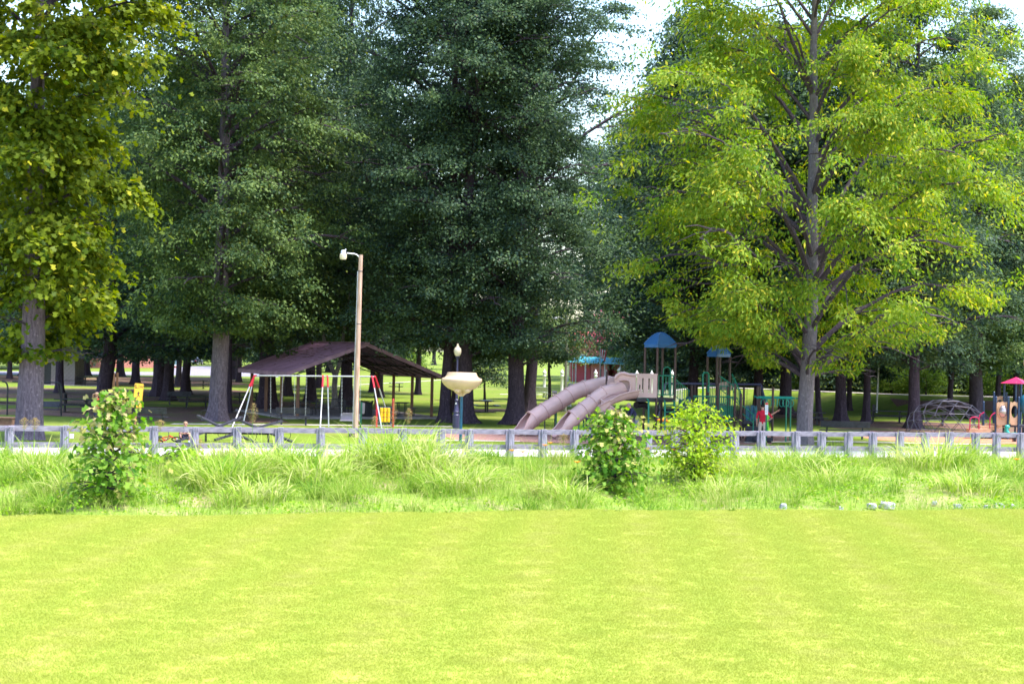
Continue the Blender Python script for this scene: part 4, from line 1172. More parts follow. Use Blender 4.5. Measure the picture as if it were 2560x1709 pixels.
for s_ in (0.35, 3.45, 6.55, 9.65):
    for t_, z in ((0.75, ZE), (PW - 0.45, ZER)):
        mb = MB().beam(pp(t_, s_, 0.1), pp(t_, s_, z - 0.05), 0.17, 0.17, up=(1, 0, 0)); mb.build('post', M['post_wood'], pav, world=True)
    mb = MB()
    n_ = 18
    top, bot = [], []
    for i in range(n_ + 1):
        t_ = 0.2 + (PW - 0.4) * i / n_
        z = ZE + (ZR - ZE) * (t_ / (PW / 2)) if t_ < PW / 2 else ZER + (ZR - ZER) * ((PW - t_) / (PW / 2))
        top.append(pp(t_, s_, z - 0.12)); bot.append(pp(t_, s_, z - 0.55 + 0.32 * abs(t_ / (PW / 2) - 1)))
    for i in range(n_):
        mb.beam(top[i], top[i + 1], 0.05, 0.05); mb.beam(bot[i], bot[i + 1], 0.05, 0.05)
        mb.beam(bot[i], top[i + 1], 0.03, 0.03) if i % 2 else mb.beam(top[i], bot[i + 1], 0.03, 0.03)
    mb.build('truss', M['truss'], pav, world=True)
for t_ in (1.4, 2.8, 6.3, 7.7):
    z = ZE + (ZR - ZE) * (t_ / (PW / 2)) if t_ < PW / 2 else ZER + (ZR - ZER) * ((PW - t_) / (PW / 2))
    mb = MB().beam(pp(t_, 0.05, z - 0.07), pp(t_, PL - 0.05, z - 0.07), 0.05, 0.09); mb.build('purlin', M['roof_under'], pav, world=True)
mb = MB()
lr = random.Random(3)
for k in range(60):
    t_, s_ = lr.gauss(2.6, 0.9), lr.uniform(0.5, 8.5)
    t_ = min(4.3, max(0.4, t_)); z = ZE + (ZR - ZE) * (t_ / (PW / 2)) + 0.1
    mb.box(pp(t_, s_, z), (lr.uniform(0.1, 0.3), lr.uniform(0.06, 0.14), 0.02), lr.uniform(0, 3))
o = mb.build('fallen_leaves', M['litter'], pav, world=True); o['kind'] = 'stuff'

# ------------------------------------------------------------------ picnic tables, benches
CACHE = {}
def part(t, name, key, fn, mat, smooth=False, loc=None):
    if key not in CACHE: CACHE[key] = fn().mesh(name, mat, smooth)
    return link(name, CACHE[key], t, loc)

def picnic_table(p, rz, label, L=1.9, kind='pedestal', sc=1.0):
    t = thing('picnic_table', label, 'picnic table', p, rz, 'black picnic tables')
    t.scale = (sc, sc, sc)
    k = (kind, round(L, 2))
    mat = M['black']
    part(t, 'table_top', ('pt_top',) + k, lambda: MB().box((0, 0, 0.745), (L, 0.75, 0.05)), mat)
    for s_ in (-1, 1):
        part(t, 'seat', ('pt_seat', s_) + k, lambda: MB().box((0, s_ * 0.68, 0.45), (L, 0.27, 0.045)), mat)
    xs = [-0.28 * L, 0.28 * L] if L > 1.3 else [-0.22 * L, 0.22 * L]
    for x in xs:
        def leg(x=x):
            mb = MB()
            if kind == 'wire':
                for s_ in (-1, 1):
                    mb.tube([(x, s_ * 0.2, 0.72), (x, s_ * 0.2, 0.03), (x, s_ * 0.7, 0.03), (x, s_ * 0.7, 0.43)], 0.025, 6)
            else:
                mb.box((x, 0, 0.36), (0.1, 0.1, 0.72)); mb.box((x, 0, 0.41), (0.06, 1.45, 0.05)); mb.box((x, 0, 0.015), (0.07, 1.1, 0.03))
                mb.box((x, 0, 0.70), (0.08, 0.5, 0.05))
            return mb
        part(t, 'leg', ('pt_leg', x) + k, leg, mat)
    return t
picnic_table(G(189, 1031), R(-10), 'dark picnic table left of the girl with the ponytail', 2.3)
picnic_table(G(490, 1021), R(12), 'dark picnic table left of the big mauve trunk', 2.1)
picnic_table(G(492, 971), R(5), 'far picnic table with raised end left of the mauve trunk', 2.0)
picnic_table(G(620, 1009), R(4), 'picnic table seen between the left swing legs', 2.0)
picnic_table(pp(1.8, 2.6, 0.12), PA + R(5), 'metal picnic table under the left of the pavilion', 1.2, 'wire')
picnic_table(pp(5.0, 3.4, 0.12), PA, 'metal picnic table under the pavilion behind the light pole', 1.7, 'wire')
picnic_table(pp(7.4, 1.6, 0.12), PA + R(60), 'metal picnic table under the right of the pavilion beside the yellow game', 1.2, 'wire')
picnic_table(G(990, 978), R(2), 'lone picnic table on the sunny lawn beyond the pavilion', 1.3)
picnic_table(G(1216, 1030), R(-80), 'single-pedestal table right of the cream funnel bowl', 1.5)
picnic_table(G(2215, 1057), R(-3), 'long dark picnic table behind the right bench', 2.9)
picnic_table(G(2020, 1062), R(8), 'dark picnic table just right of the yellow-green tree trunk', 1.9)
picnic_table(G(196, 963), R(3), 'far picnic table on the slab right of the block hut', 2.2)
picnic_table(G(228, 963), R(-4), 'far picnic table on the slab, partly behind the black trunk', 2.0)
picnic_table(G(2330, 1064), R(10), 'dark picnic table behind the dome climber', 2.4)

def board_bench(p, rz, label, L=1.8):
    t = thing('park_bench', label, 'bench', p, rz, 'dark park benches')
    m_ = M['charcoal']
    part(t, 'backrest', ('bb_b', L), lambda: MB().box((0, 0.25, 0.74), (L, 0.05, 0.3), Matrix.Rotation(R(-8), 3, 'X')), m_)
    part(t, 'seat', ('bb_s', L), lambda: MB().box((0, 0, 0.43), (L, 0.36, 0.05)), m_)
    for s_ in (-1, 1):
        part(t, 'leg', ('bb_l', L, s_), lambda: MB().box((s_ * L * 0.36, 0.02, 0.2), (0.08, 0.08, 0.46)).beam((s_ * L * 0.36, 0.02, 0.36), (s_ * L * 0.36, 0.285, 0.86), 0.06, 0.05), m_)
    return t
board_bench(G(734, 1062), R(176), 'dark bench seen from behind, between the swing set legs', 1.75)
board_bench(G(378, 1063), R(178), 'dark bench partly hidden by the maple sapling and yellow sign', 1.6)
board_bench(G(446, 1013), R(4), 'dark bench left of the picnic table by the mauve trunk', 1.55)
board_bench(G(2110, 1097), R(180), 'long dark bench in front of the broad right hand trunks', 2.45)
p = pp(3.3, 2.3, 0.12)
t = thing('slatted_bench', 'black slatted metal bench under the pavilion left of the light pole', 'bench', p, PA + R(165))
for k in range(22):
    part(t, 'slat', ('sb_slat',), lambda: MB().box((0, 0.24, 0.66), (0.03, 0.02, 0.46)), M['black'], loc=(-0.78 + k * 0.0743, 0, 0))
part(t, 'seat', ('sb_seat',), lambda: MB().box((0, 0, 0.42), (1.65, 0.46, 0.04)), M['black'])
part(t, 'top_rail', ('sb_rail',), lambda: MB().beam((-0.84, 0.24, 0.91), (0.84, 0.24, 0.91), 0.05, 0.06), M['black'])
for s_ in (-1, 1):
    part(t, 'leg_frame', ('sb_leg', s_), lambda: MB().tube([(s_ * 0.82, -0.24, 0), (s_ * 0.82, -0.24, 0.62), (s_ * 0.82, 0.24, 0.62)], 0.03, 6).tube([(s_ * 0.82, 0.24, 0), (s_ * 0.82, 0.24, 0.92)], 0.03, 6), M['black'])
# ribbed bin
p = pp(4.95, 0.7, 0.12)
t = thing('litter_bin', 'black flared slatted litter bin under the pavilion behind the pole', 'bin', p)
mb = MB().lathe([(0.02, 0.02), (0.24, 0.02), (0.25, 0.8), (0.02, 0.8)], n=16); mb.build('liner', M['black'], t, True)
for k in range(20):
    a = k / 20 * 6.2832
    MB().tube([(0.27, 0, 0.02), (0.28, 0, 0.7), (0.36, 0, 0.9)], 0.018, 4).build('slat', M['black'], t).rotation_euler = (0, 0, a)
# drum by the slides
p = G(1480, 1098)
t = thing('litter_drum', 'dark blue drum bin beside the lower tube slide', 'bin', p)
MB().lathe([(0.02, 0), (0.31, 0), (0.33, 0.3), (0.31, 0.32), (0.33, 0.34), (0.33, 0.62), (0.31, 0.64), (0.33, 0.66), (0.33, 0.95)], n=20).build('drum', M['navy'], t, True)
MB().lathe([(0.33, 0.94), (0.36, 0.95), (0.36, 1.0), (0.3, 1.0), (0.28, 0.9)], n=20).build('rim', M['navy'], t, True)
# stubby post / grill, stone block
p = G(164, 1009)
tag(MB().lathe([(0.02, 0), (0.1, 0), (0.1, 0.62), (0.11, 0.64), (0.02, 0.66)], n=10).build('stub_post', M['black'], None, True, loc=p), 'short black post on the grass behind the bench swing', 'post')
p = G(8, 1062)
tag(MB().box((0, 0, 0.17), (1.0, 0.5, 0.34)).box((0, 0, 0.355), (1.06, 0.56, 0.035)).build('stone_block', M['litter'], None, loc=p), 'low brown stone block at the left edge beside the sycamore', 'block')

# bench swing on arched frame, left
pa, pb = G(18, 1037), G(153, 1040)
ctr = (pa + pb) / 2
t = thing('bench_swing', 'black hanging bench swing with hooked posts behind the sycamore trunk', 'swing', ctr)
dx = (pb - pa).normalized()
for p_, s_ in ((pa, -1), (pb, 1)):
    mb = MB(); q = p_
    fr_ = Vector((0.0, -0.3, 0))
    mb.tube([q, q + Vector((0, 0, 1.5)), q + Vector((0, 0, 1.68)) - dx * 0.05, q + Vector((0, 0, 1.78)) - dx * 0.16, q + Vector((0, 0, 1.8)) - dx * 0.3], 0.045, 8)
    if s_ > 0: mb.tube([q + Vector((0, 0, 0.7)), q + Vector((0, 0, 1.8)) - dx * 0.22], 0.03, 6)
    mb.build('frame_post', M['black'], t, True, world=True)
mb = MB().tube([pa + Vector((0, 0, 1.8)) - dx * -0.25, pb + Vector((0, 0, 1.8)) - dx * 0.25], 0.035, 8); mb.build('crossbar', M['black'], t, True, world=True)
MB().box((0.45, 0.2, 0.62), (1.9, 0.05, 0.3), Matrix.Rotation(R(-10), 3, 'X')).build('backrest', M['charcoal'], t)
MB().box((0.45, -0.05, 0.35), (1.9, 0.42, 0.04)).build('seat', M['charcoal'], t)
for s_ in (-0.45, 1.35):
    MB().tube([(s_, 0.1, 1.78), (s_, 0.1, 0.6)], 0.012, 4).build('chain', M['black'], t)
    MB().tube([(s_, 0.2, 0.6), (s_, -0.22, 0.55), (s_, -0.25, 0.36)], 0.022, 6).build('armrest', M['black'], t)

# ------------------------------------------------------------------ wooden light pole, lamps, signs
def pole_pt(px, py, D): return P(px, py, D)
pb = G(888, 1092)
D0 = pb.y
topv = P(902, 637, D0)
t = thing('light_pole', 'leaning wooden light pole with white lamp in front of the pavilion', 'light pole', pb)
mb = MB().tube([pb - Vector((0, 0, 0.2)), pb.lerp(topv, 0.5), topv], [0.125, 0.108, 0.09], 12); mb.build('pole', M['pole_wood'], t, True, world=True)
q0, q1 = pb.lerp(topv, 0.02) + Vector((-0.125, -0.02, 0)), pb.lerp(topv, 0.91) + Vector((-0.112, -0.02, 0))
mb = MB().tube([q0, q1], 0.022, 8); mb.build('conduit', M['galv'], t, True, world=True)
for f in (0.35, 0.62, 0.91):
    c_ = pb.lerp(topv, f); mb = MB().tube([c_ - Vector((0, 0, 0.02)), c_ + Vector((0, 0, 0.02))], 0.118 - 0.02 * f, 12); mb.build('strap', M['bolt'], t, True, world=True)
mb = MB().box(pb + Vector((-0.24, 0, 0.1)), (0.16, 0.14, 0.28)); mb.build('base_box', M['charcoal'], t, world=True)
arm = [topv + Vector((-0.05, 0, -0.14)), topv + Vector((-0.17, -0.02, 0.0)), topv + Vector((-0.3, -0.04, 0.04)), topv + Vector((-0.62, -0.08, 0.06))]
mb = MB().tube(arm, 0.028, 8); mb.build('lamp_arm', M['lampwhite'], t, True, world=True)
hc = topv + Vector((-0.78, -0.1, 0.0))
mb = MB().lathe([(0.01, 0.2), (0.09, 0.19), (0.11, 0.14), (0.11, 0.04), (0.13, 0.03)], hc, 14); mb.tube([hc + Vector((0.1, 0, 0.18)), hc + Vector((0.1, 0, 0.25))], 0.025, 8)
lh = mb.build('lamp_head', M['lampwhite'], t, True, world=True)
mb = MB().lathe([(0.12, 0.035), (0.155, 0.0), (0.165, -0.14), (0.13, -0.23), (0.02, -0.24)], hc, 14); mb.build('lamp_bowl', M['globe'], t, True, world=True)
# distant pale pole
pb = G(1413, 1028); topv = P(1417, 787, pb.y)
t = thing('utility_pole', 'slim beige utility pole rising behind the tube slides', 'utility pole', pb)
mb = MB().tube([pb, topv], [0.1, 0.08], 10); mb.build('pole', M['pole_pale'], t, True, world=True)
mb = MB().tube([topv + Vector((0, 0, -0.4)), topv + Vector((-0.5, 0, -0.15)), topv + Vector((-0.75, 0, -0.2))], 0.03, 6).ell(topv + Vector((-0.8, 0, -0.25)), (0.2, 0.12, 0.1)); mb.build('lamp', M['lampwhite'], t, True, world=True)
pb = G(2191, 1031); topv = P(2197, 905, pb.y)
t = thing('utility_pole', 'thin grey pole with base box behind the right picnic table', 'utility pole', pb)
mb = MB().tube([pb, topv], [0.07, 0.05], 8); mb.build('pole', M['galv'], t, True, world=True)
mb = MB().box(pb + Vector((-0.2, 0, 0.3)), (0.2, 0.2, 0.6)); mb.build('base_box', M['charcoal'], t, world=True)
# acorn lamp posts
def acorn_lamp(p, label, H=4.3):
    t = thing('lamp_post', label, 'lamp post', p, 0, 'acorn-globe lamp posts')
    part(t, 'base', ('al_b',), lambda: MB().lathe([(0.01, 0), (0.185, 0), (0.185, 0.68), (0.15, 0.72), (0.145, 0.8), (0.17, 0.84), (0.13, 0.9), (0.1, 1.2), (0.085, 1.4), (0.11, 1.44), (0.07, 1.5)], n=16), M['navy'], True)
    part(t, 'pole', ('al_p',), lambda: MB().tube([(0, 0, 1.45), (0, 0, 3.65)], [0.065, 0.045], 10).lathe([(0.045, 3.55), (0.1, 3.6), (0.12, 3.68), (0.05, 3.7)], n=12), M['navy'], True)
    part(t, 'globe', ('al_g',), lambda: MB().lathe([(0.1, 3.69), (0.15, 3.75), (0.195, 3.92), (0.185, 4.03), (0.13, 4.12), (0.08, 4.15), (0.075, 4.19), (0.06, 4.22), (0.045, 4.25), (0.05, 4.29), (0.01, 4.33)], n=18), M['globe'], True)
    part(t, 'outlet_box', ('al_o',), lambda: MB().box((-0.02, -0.11, 1.27), (0.07, 0.05, 0.09)), M['lampwhite'])
    return t
acorn_lamp(G(1140, 1070), 'navy lamp post with cream acorn globe behind the funnel bowl')
acorn_lamp(G(2563, 1082), 'lamp post with pale globe at the extreme right edge')
# funnel ball game
p = G(1151, 1106)
t = thing('funnel_ball', 'cream funnel ball basket on a teal post behind the fence', 'funnel ball', p)
MB().tube([(0, 0, -0.1), (0.01, 0, 2.06)], 0.066, 12).build('post', M['teal_post'], t, True)
MB().lathe([(0.05, 2.0), (0.09, 2.02), (0.1, 2.2), (0.36, 2.25), (0.6, 2.36), (0.76, 2.49), (0.855, 2.62), (0.88, 2.69), (0.885, 2.75), (0.86, 2.79), (0.74, 2.83), (0.67, 2.92), (0.625, 3.05), (0.6, 3.05), (0.55, 2.9), (0.4, 2.6), (0.1, 2.35)], n=40).build('bowl', M['cream'], t, True)
for a, r_ in ((-1.95, 0.4), (-0.95, 0.42), (0.9, 0.4)):
    c_ = Vector((math.cos(a) * r_, math.sin(a) * r_, 2.28))
    MB().ell(c_, (0.17, 0.15, 0.12), 14, 8).build('spout', M['cream'], t, True)
for k in range(4):
    a = k * 1.57 + 0.5
    MB().beam((math.cos(a) * 0.06, math.sin(a) * 0.06, 2.06), (math.cos(a) * 0.3, math.sin(a) * 0.3, 2.24), 0.03, 0.1).build('rib', M['cream'], t)
# road signs
def arc_rect(w, h, r, n=4):
    pts = []
    for cx, cz, a0 in ((w / 2 - r, h / 2 - r, 0), (-w / 2 + r, h / 2 - r, 90), (-w / 2 + r, -h / 2 + r, 180), (w / 2 - r, -h / 2 + r, 270)):
        for k in range(n + 1):
            a = R(a0 + 90 * k / n); pts.append((cx + r * math.cos(a), 0, cz + r * math.sin(a)))
    return pts
sc_ = P(343, 988, 63.4)
t = thing('warning_sign', 'tilted yellow slow sign with running figure behind the left fence', 'road sign', (sc_.x - 0.12, sc_.y, 0), R(22))
tilt = R(4.6)
t.rotation_euler = (0, tilt, R(22))
zc = sc_.z
MB().box((0, 0.03, zc / 2 - 0.1), (0.06, 0.04, zc + 0.3)).build('sign_post', M['rust'], t)
MB().prism([(x, -0.008, z + zc) for x, _, z in arc_rect(0.35, 0.96, 0.04)], (0, 0.012, 0)).build('plate', M['sign_yellow'], t)
bo = arc_rect(0.325, 0.93, 0.035); bi_ = arc_rect(0.305, 0.91, 0.03); nb_ = len(bo)
mb = MB().add([(x, -0.0115, z + zc) for x, _, z in bo] + [(x, -0.0115, z + zc) for x, _, z in bi_], [(i, (i + 1) % nb_, nb_ + (i + 1) % nb_, nb_ + i) for i in range(nb_)])
mb.build('border', M['black'], t)
def text(body, parent, loc, size, sx, mat, rot=(R(90), 0, 0), name='lettering'):
    cu = bpy.data.curves.new(name, 'FONT')
    cu.body = body; cu.align_x = 'CENTER'; cu.align_y = 'CENTER'; cu.size = size; cu.extrude = 0.0015; cu.offset = size * 0.012
    cu.materials.append(mat)
    o = bpy.data.objects.new(name, cu); COL.objects.link(o); o.parent = parent
    o.location = loc; o.rotation_euler = rot; o.scale = (sx, 1, 1)
    dg = bpy.context.evaluated_depsgraph_get()
    me = bpy.data.meshes.new_from_object(o.evaluated_get(dg))
    o2 = link(name, me, parent, loc); o2.rotation_euler = rot; o2.scale = (sx, 1, 1)
    bpy.data.objects.remove(o)
    return o2
text('SLOW', t, (0, -0.0125, zc + 0.34), 0.2, 0.56, M['black'])
text('15 M.P.H.', t, (0, -0.0125, zc - 0.32), 0.14, 0.5, M['charcoal'])
def rfig(parent):
    S = lambda x, z: Vector((x * 0.36, -0.0125, zc + 0.02 + z * 0.36))
    mb = MB()
    def seg(a, b, w): mb.beam(S(*a), S(*b), w * 0.36, 0.004, up=(0, 1, 0))
    mb.prism([S(0.02 + 0.055 * math.cos(k * .785), 0.36 + 0.06 * math.sin(k * .785)) for k in range(8)], (0, -0.002, 0))
    seg((0.0, 0.3), (0.0, 0.02), 0.12); seg((0.02, 0.28), (0.14, 0.2), 0.05); seg((0.14, 0.2), (0.16, 0.3), 0.045)
    seg((-0.02, 0.28), (-0.14, 0.2), 0.05); seg((-0.14, 0.2), (-0.1, 0.1), 0.045)
    seg((0.01, 0.03), (0.12, -0.1), 0.075); seg((0.12, -0.1), (0.2, -0.2), 0.06); seg((0.2, -0.2), (0.27, -0.16), 0.04)
    seg((-0.02, 0.03), (-0.08, -0.17), 0.075); seg((-0.08, -0.17), (-0.22, -0.3), 0.06)
    return mb.build('running_figure', M['black'], parent)
rfig(t)
p = G(900, 1092); z_ = P(903, 1020, p.y).z
t = thing('road_sign', 'grey back of a small road sign on a green post beside the light pole', 'road sign', p)
t.rotation_euler = (0, R(1.5), R(-25))
MB().box((0, 0, z_ / 2), (0.06, 0.035, z_ + 0.55)).build('sign_post', M['dkgreen'], t)
MB().prism([(x, 0.025, z + z_) for x, _, z in arc_rect(0.33, 0.5, 0.06)], (0, 0.008, 0)).build('plate', M['sign_back'], t)
p = G(1914, 1112); z_ = P(1918, 1021, p.y).z
t = thing('marker_sign', 'narrow pale vertical sign with red top in front of the man in red', 'sign', p, R(8))
MB().box((0, 0, z_ / 2), (0.06, 0.04, z_ + 0.4)).build('sign_post', M['dkgreen'], t)
MB().prism([(x, -0.035, z + z_) for x, _, z in arc_rect(0.14, 0.55, 0.02)], (0, 0.01, 0)).build('plate', M['lampwhite'], t)
MB().prism([(x, -0.039, z + z_ + 0.22) for x, _, z in arc_rect(0.135, 0.1, 0.015)], (0, 0.003, 0)).build('header', M['tail'], t)
for k in range(7):
    MB().box((0, -0.037, z_ + 0.12 - k * 0.05), (0.09, 0.002, 0.012)).build('print_line', M['navy'], t)

# ------------------------------------------------------------------ swing set with red caps
SD = 81.0
bl, br = P(636, 938.5, SD), P(938, 941, SD)
t = thing('swing_set', 'white-legged swing set with red elbow joints before the pavilion', 'swing set', (bl.x * .5 + br.x * .5, SD, 0))
mb = MB().tube([bl, br], 0.038, 10); mb.build('beam', M['galv'], t, True, world=True)
def gxy(px, py): return G(px, py)
legs = [(bl, gxy(577, 1071), 0.03), (bl, gxy(606, 1062), 0.03), (P(808, 939.5, SD), gxy(800, 1074), 0.03), (P(819, 939.5, SD), gxy(822, 1066), 0.03), (br - Vector((0.15, 0, 0)), gxy(956, 1074), 0.03), (br, gxy(981, 1066), 0.03)]
for top_, foot, r_ in legs:
    el = top_.lerp(foot, 0.22)
    mb = MB().tube([top_.lerp(foot, 0.2), foot - Vector((0, 0, 0.1))], r_, 8); mb.build('leg', M['galv'], t, True, world=True)
    mid_ = top_.lerp(foot, 0.05)
    mb = MB().tube([top_ + Vector((0.12 if top_.x < 0 and foot.x < top_.x else -0.06, 0, 0)), top_, mid_, el], 0.046, 8); mb.build('elbow_joint', M['red'], t, True, world=True)
cat_ = lambda a, b, s: a.lerp(b, s)
def chain(parent, a, b, r=0.012):
    mb = MB(); n_ = max(4, int((b - a).length / 0.09))
    for i in range(n_):
        c0, c1 = a.lerp(b, i / n_), a.lerp(b, (i + 0.8) / n_)
        w_ = Vector((r * 1.3, 0, 0)) if i % 2 else Vector((0, r * 1.3, 0))
        mb.beam(c0 - w_, c1 - w_, r, r); mb.beam(c0 + w_, c1 + w_, r, r)
    return mb.build('chain', M['galv'], parent, world=True)
def onbeam(px):
    f = (px - 636) / (938 - 636)
    return bl.lerp(br, f)
for xa, xb, zb_ in ((677, 707, 0.62), (737, 767, 0.5)):
    a, b = onbeam(xa), onbeam(xb)
    a2, b2 = Vector((a.x + 0.03, a.y, zb_)), Vector((b.x - 0.03, b.y, zb_))
    chain(t, a, a2); chain(t, b, b2)
    mb = MB(); V = []
    for i in range(9):
        f = i / 8; x = a2.x + (b2.x - a2.x) * f; z = zb_ - 0.14 * math.sin(math.pi * f)
        V += [(x, a2.y - 0.09, z), (x, a2.y + 0.09, z), (x, a2.y + 0.09, z - 0.02), (x, a2.y - 0.09, z - 0.02)]
    F = []
    for i in range(8):
        for k in range(4): F.append((4 * i + k, 4 * i + (k + 1) % 4, 4 * i + 4 + (k + 1) % 4, 4 * i + 4 + k))
    mb.add(V, F); mb.build('belt_seat', M['black'], t, world=True)
a, b = onbeam(855), onbeam(902)
c0, c1 = Vector((a.x + 0.02, a.y, 0.55)), Vector((b.x - 0.02, b.y, 0.55))
chain(t, a, c0, 0.014); chain(t, b, c1, 0.014)
mb = MB().box((c0 + c1) / 2 + Vector((0, 0.05, -0.05)), (1.0, 0.04, 0.34)).box((c0 + c1) / 2 + Vector((0, -0.2, -0.22)), (1.0, 0.5, 0.05)).box((c0 + c1) / 2 + Vector((0, 0.0, 0.13)), (0.8, 0.06, 0.05))
mb.build('bench_seat', M['sign_back'], t, world=True)

# yellow noughts and crosses game
pa, pb = G(941, 1067), G(982, 1067.5)
t = thing('game_panel', 'yellow spinning-cylinder game panel between two red posts', 'game panel', (pa + pb) / 2)
for q in (pa, pb):
    mb = MB().tube([q - Vector((0, 0, 0.1)), q + Vector((0, 0, 1.38))], 0.05, 10).ell(q + Vector((0, 0, 1.4)), 0.055, 10, 6); mb.build('post', M['red'], t, True, world=True)
for i in range(3):
    for j in range(3):
        c_ = pa.lerp(pb, 0.28 + 0.22 * i) + Vector((0, 0, 0.37 + 0.25 * j))
        mb = MB().tube([c_ - Vector((0, 0, 0.115)), c_ - Vector((0, 0, 0.1)), c_ + Vector((0, 0, 0.1)), c_ + Vector((0, 0, 0.115))], [0.07, 0.088, 0.088, 0.07], 12); mb.build('cylinder', M['yellow'], t, True, world=True)
for z in (0.22, 1.0):
    mb = MB().tube([pa + Vector((0, 0, z)), pb + Vector((0, 0, z))], 0.03, 8); mb.build('crossbar', M['blue_post'], t, True, world=True)
for q in (0.16, 0.84):
    c_ = pa.lerp(pb, q); mb = MB().beam(c_ + Vector((0, 0, 0.2)), c_ + Vector((0, 0, 1.02)), 0.05, 0.05); mb.build('side_frame', M['blue_post'], t, world=True)

# ------------------------------------------------------------------ seesaw
SDp = 66.3
t = thing('seesaw', 'black multi-arm seesaw with wire handles behind the left fence', 'seesaw', (P(590, 1081, SDp).x, SDp, 0))
pl, pr_ = P(508, 1080, SDp), P(672, 1083, SDp)
mb = MB().tube([pl, pr_], 0.06, 8); mb.build('pivot_pipe', M['black'], t, True, world=True)
for px in (515, 594, 671):
    q = P(px, 1081, SDp); mb = MB().tube([q, Vector((q.x, q.y, -0.1))], 0.045, 8); mb.build('leg', M['black'], t, True, world=True)
for (hx, hy), (lx, ly), mx in (((494.7, 1038.7), (647.6, 1109), 572), ((605.5, 1042), (440, 1103), 520), ((600, 1050.6), (732, 1104), 662), ((705, 1052), (538, 1099), 612)):
    hi, lo = P(hx, hy, 68.0), P(lx, ly, 64.9)
    md_ = P(mx, 1079, SDp)
    md_.z += 0.04
    mb = MB(); mb.beam(hi, md_, 0.14, 0.08); mb.beam(md_, lo, 0.14, 0.08)
    bo_ = mb.build('board', M['charcoal'], t, world=True)
    for e_, s_ in ((hi, 0.22), (lo, 0.22)):
        c_ = e_.lerp(md_, s_)
        pts_ = [c_ + Vector((0.17 * math.sin(a) , 0.05 * math.cos(a), 0.19 - 0.19 * math.cos(a))) for a in [k * 6.2832 / 12 for k in range(13)]]
        mb = MB().tube(pts_, 0.013, 5); mb.build('handle', M['black'], bo_, True, world=False)
        mesh = bo_.children[-1].data
        mesh.transform(Matrix.Translation(-t.location))

# ------------------------------------------------------------------ main play structure
PDp = 76.0
base = G(1660, 1100)
ps = thing('play_structure', 'large playground structure with tube slides, blue roofs and brown posts', 'play structure', base)
def PX(px, py, D=PDp): return P(px, py, D)
def bar(name, pts_, r, mat, parent=None, n=8):
    mb = MB().tube(pts_, r, n)
    o = mb.mesh(name, mat, True, ps.location)
    return link(name, o, parent or ps)
def vpost(px, ytop, D, r=0.055, cap=True, mat='brown', zbot=-0.1):
    q = P(px, ytop, D)
    mb = MB().tube([Vector((q.x, q.y, zbot)), q], r, 10)
    if cap: mb.ell(q, (r * 1.08, r * 1.08, r), 10, 6)
    return mb.build('post', M[mat], ps, True, world=True)
# tower one
TW = [(1613, 76.0), (1644, 75.2), (1689, 76.0), (1657, 76.9)]
corn = []
for px, D in TW:
    q = P(px, 868, D); corn.append(q)
    mb = MB().tube([Vector((q.x - 0.01, q.y, -0.1)), q], 0.058, 10)
    for z in (0.9, 2.0, 2.95, 3.02): mb.tube([(q.x, q.y, z), (q.x, q.y, z + 0.04)], 0.068, 10)
    mb.build('post', M['brown'], ps, True, world=True)
def domed_roof(corners, ztop, name, mat, over=0.08, rings=6, ridge=None):
    c_ = sum(corners, Vector()) / len(corners)
    cs_ = [c_ + (q - c_) * (1 + over) for q in corners]
    zb_ = max(q.z for q in corners) - 0.03
    mb = MB(); V = []
    prof = []
    for i in range(rings + 1):
        f = i / rings
        prof.append((1 - f, zb_ + 0.14 + (ztop - zb_ - 0.14) * math.sin(f * math.pi / 2) ** 0.95))
    prof = [(1.0, zb_)] + prof
    lev = []
    for k, (s_, z) in enumerate(prof):
        s2 = max(s_, 0.06)
        row = []
        for i in range(4):
            a, b = cs_[i], cs_[(i + 1) % 4]
            for f in (0.03, 0.97):
                p_ = a.lerp(b, f); p_ = c_ + (p_ - c_) * s2; row.append((p_.x, p_.y, z))
        lev.append(row)
        if k > 1 and k < len(prof) - 1:      # lap line between courses
            lev.append([(c_.x + (x - c_.x) * 1.03, c_.y + (y - c_.y) * 1.03, z - 0.006) for x, y, _ in row])
    # build strips
    V = [v for row in lev for v in row]
    F = []
    for r_ in range(len(lev) - 1):
        for i in range(8):
            F.append((r_ * 8 + i, r_ * 8 + (i + 1) % 8, (r_ + 1) * 8 + (i + 1) % 8, (r_ + 1) * 8 + i))
    F.append(tuple((len(lev) - 1) * 8 + i for i in range(8)))
    F.append(tuple(range(7, -1, -1)))
    mb.add(V, F)
    o = mb.build(name, mat, ps, world=True)
    for i in range(4):
        pts_ = []
        for (s_, z) in prof[1:]:
            p_ = c_ + (cs_[i] - c_) * max(s_, 0.05); pts_.append(Vector((p_.x, p_.y, z + 0.012)))
        link('hip_ridge', MB().tube(pts_, 0.035, 6).mesh('hip_ridge', mat, True, ps.location), o)
    return o
domed_roof(corn, P(1652, 832, 76).z, 'roof', M['blue_roof'])
# tower two, further back
TW2 = [(1769, 79.2), (1793, 78.4), (1825, 79.2), (1800, 80.0)]
corn2 = []
for px, D in TW2:
    q = P(px, 891, D); corn2.append(q)
    mb = MB().tube([Vector((q.x, q.y, -0.1)), q], 0.058, 10)
    for z in (0.9, 1.9, 2.7): mb.tube([(q.x, q.y, z), (q.x, q.y, z + 0.04)], 0.068, 10)
    mb.build('post', M['brown'], ps, True, world=True)
domed_roof(corn2, P(1798, 862, 79).z, 'roof', M['blue_roof'])
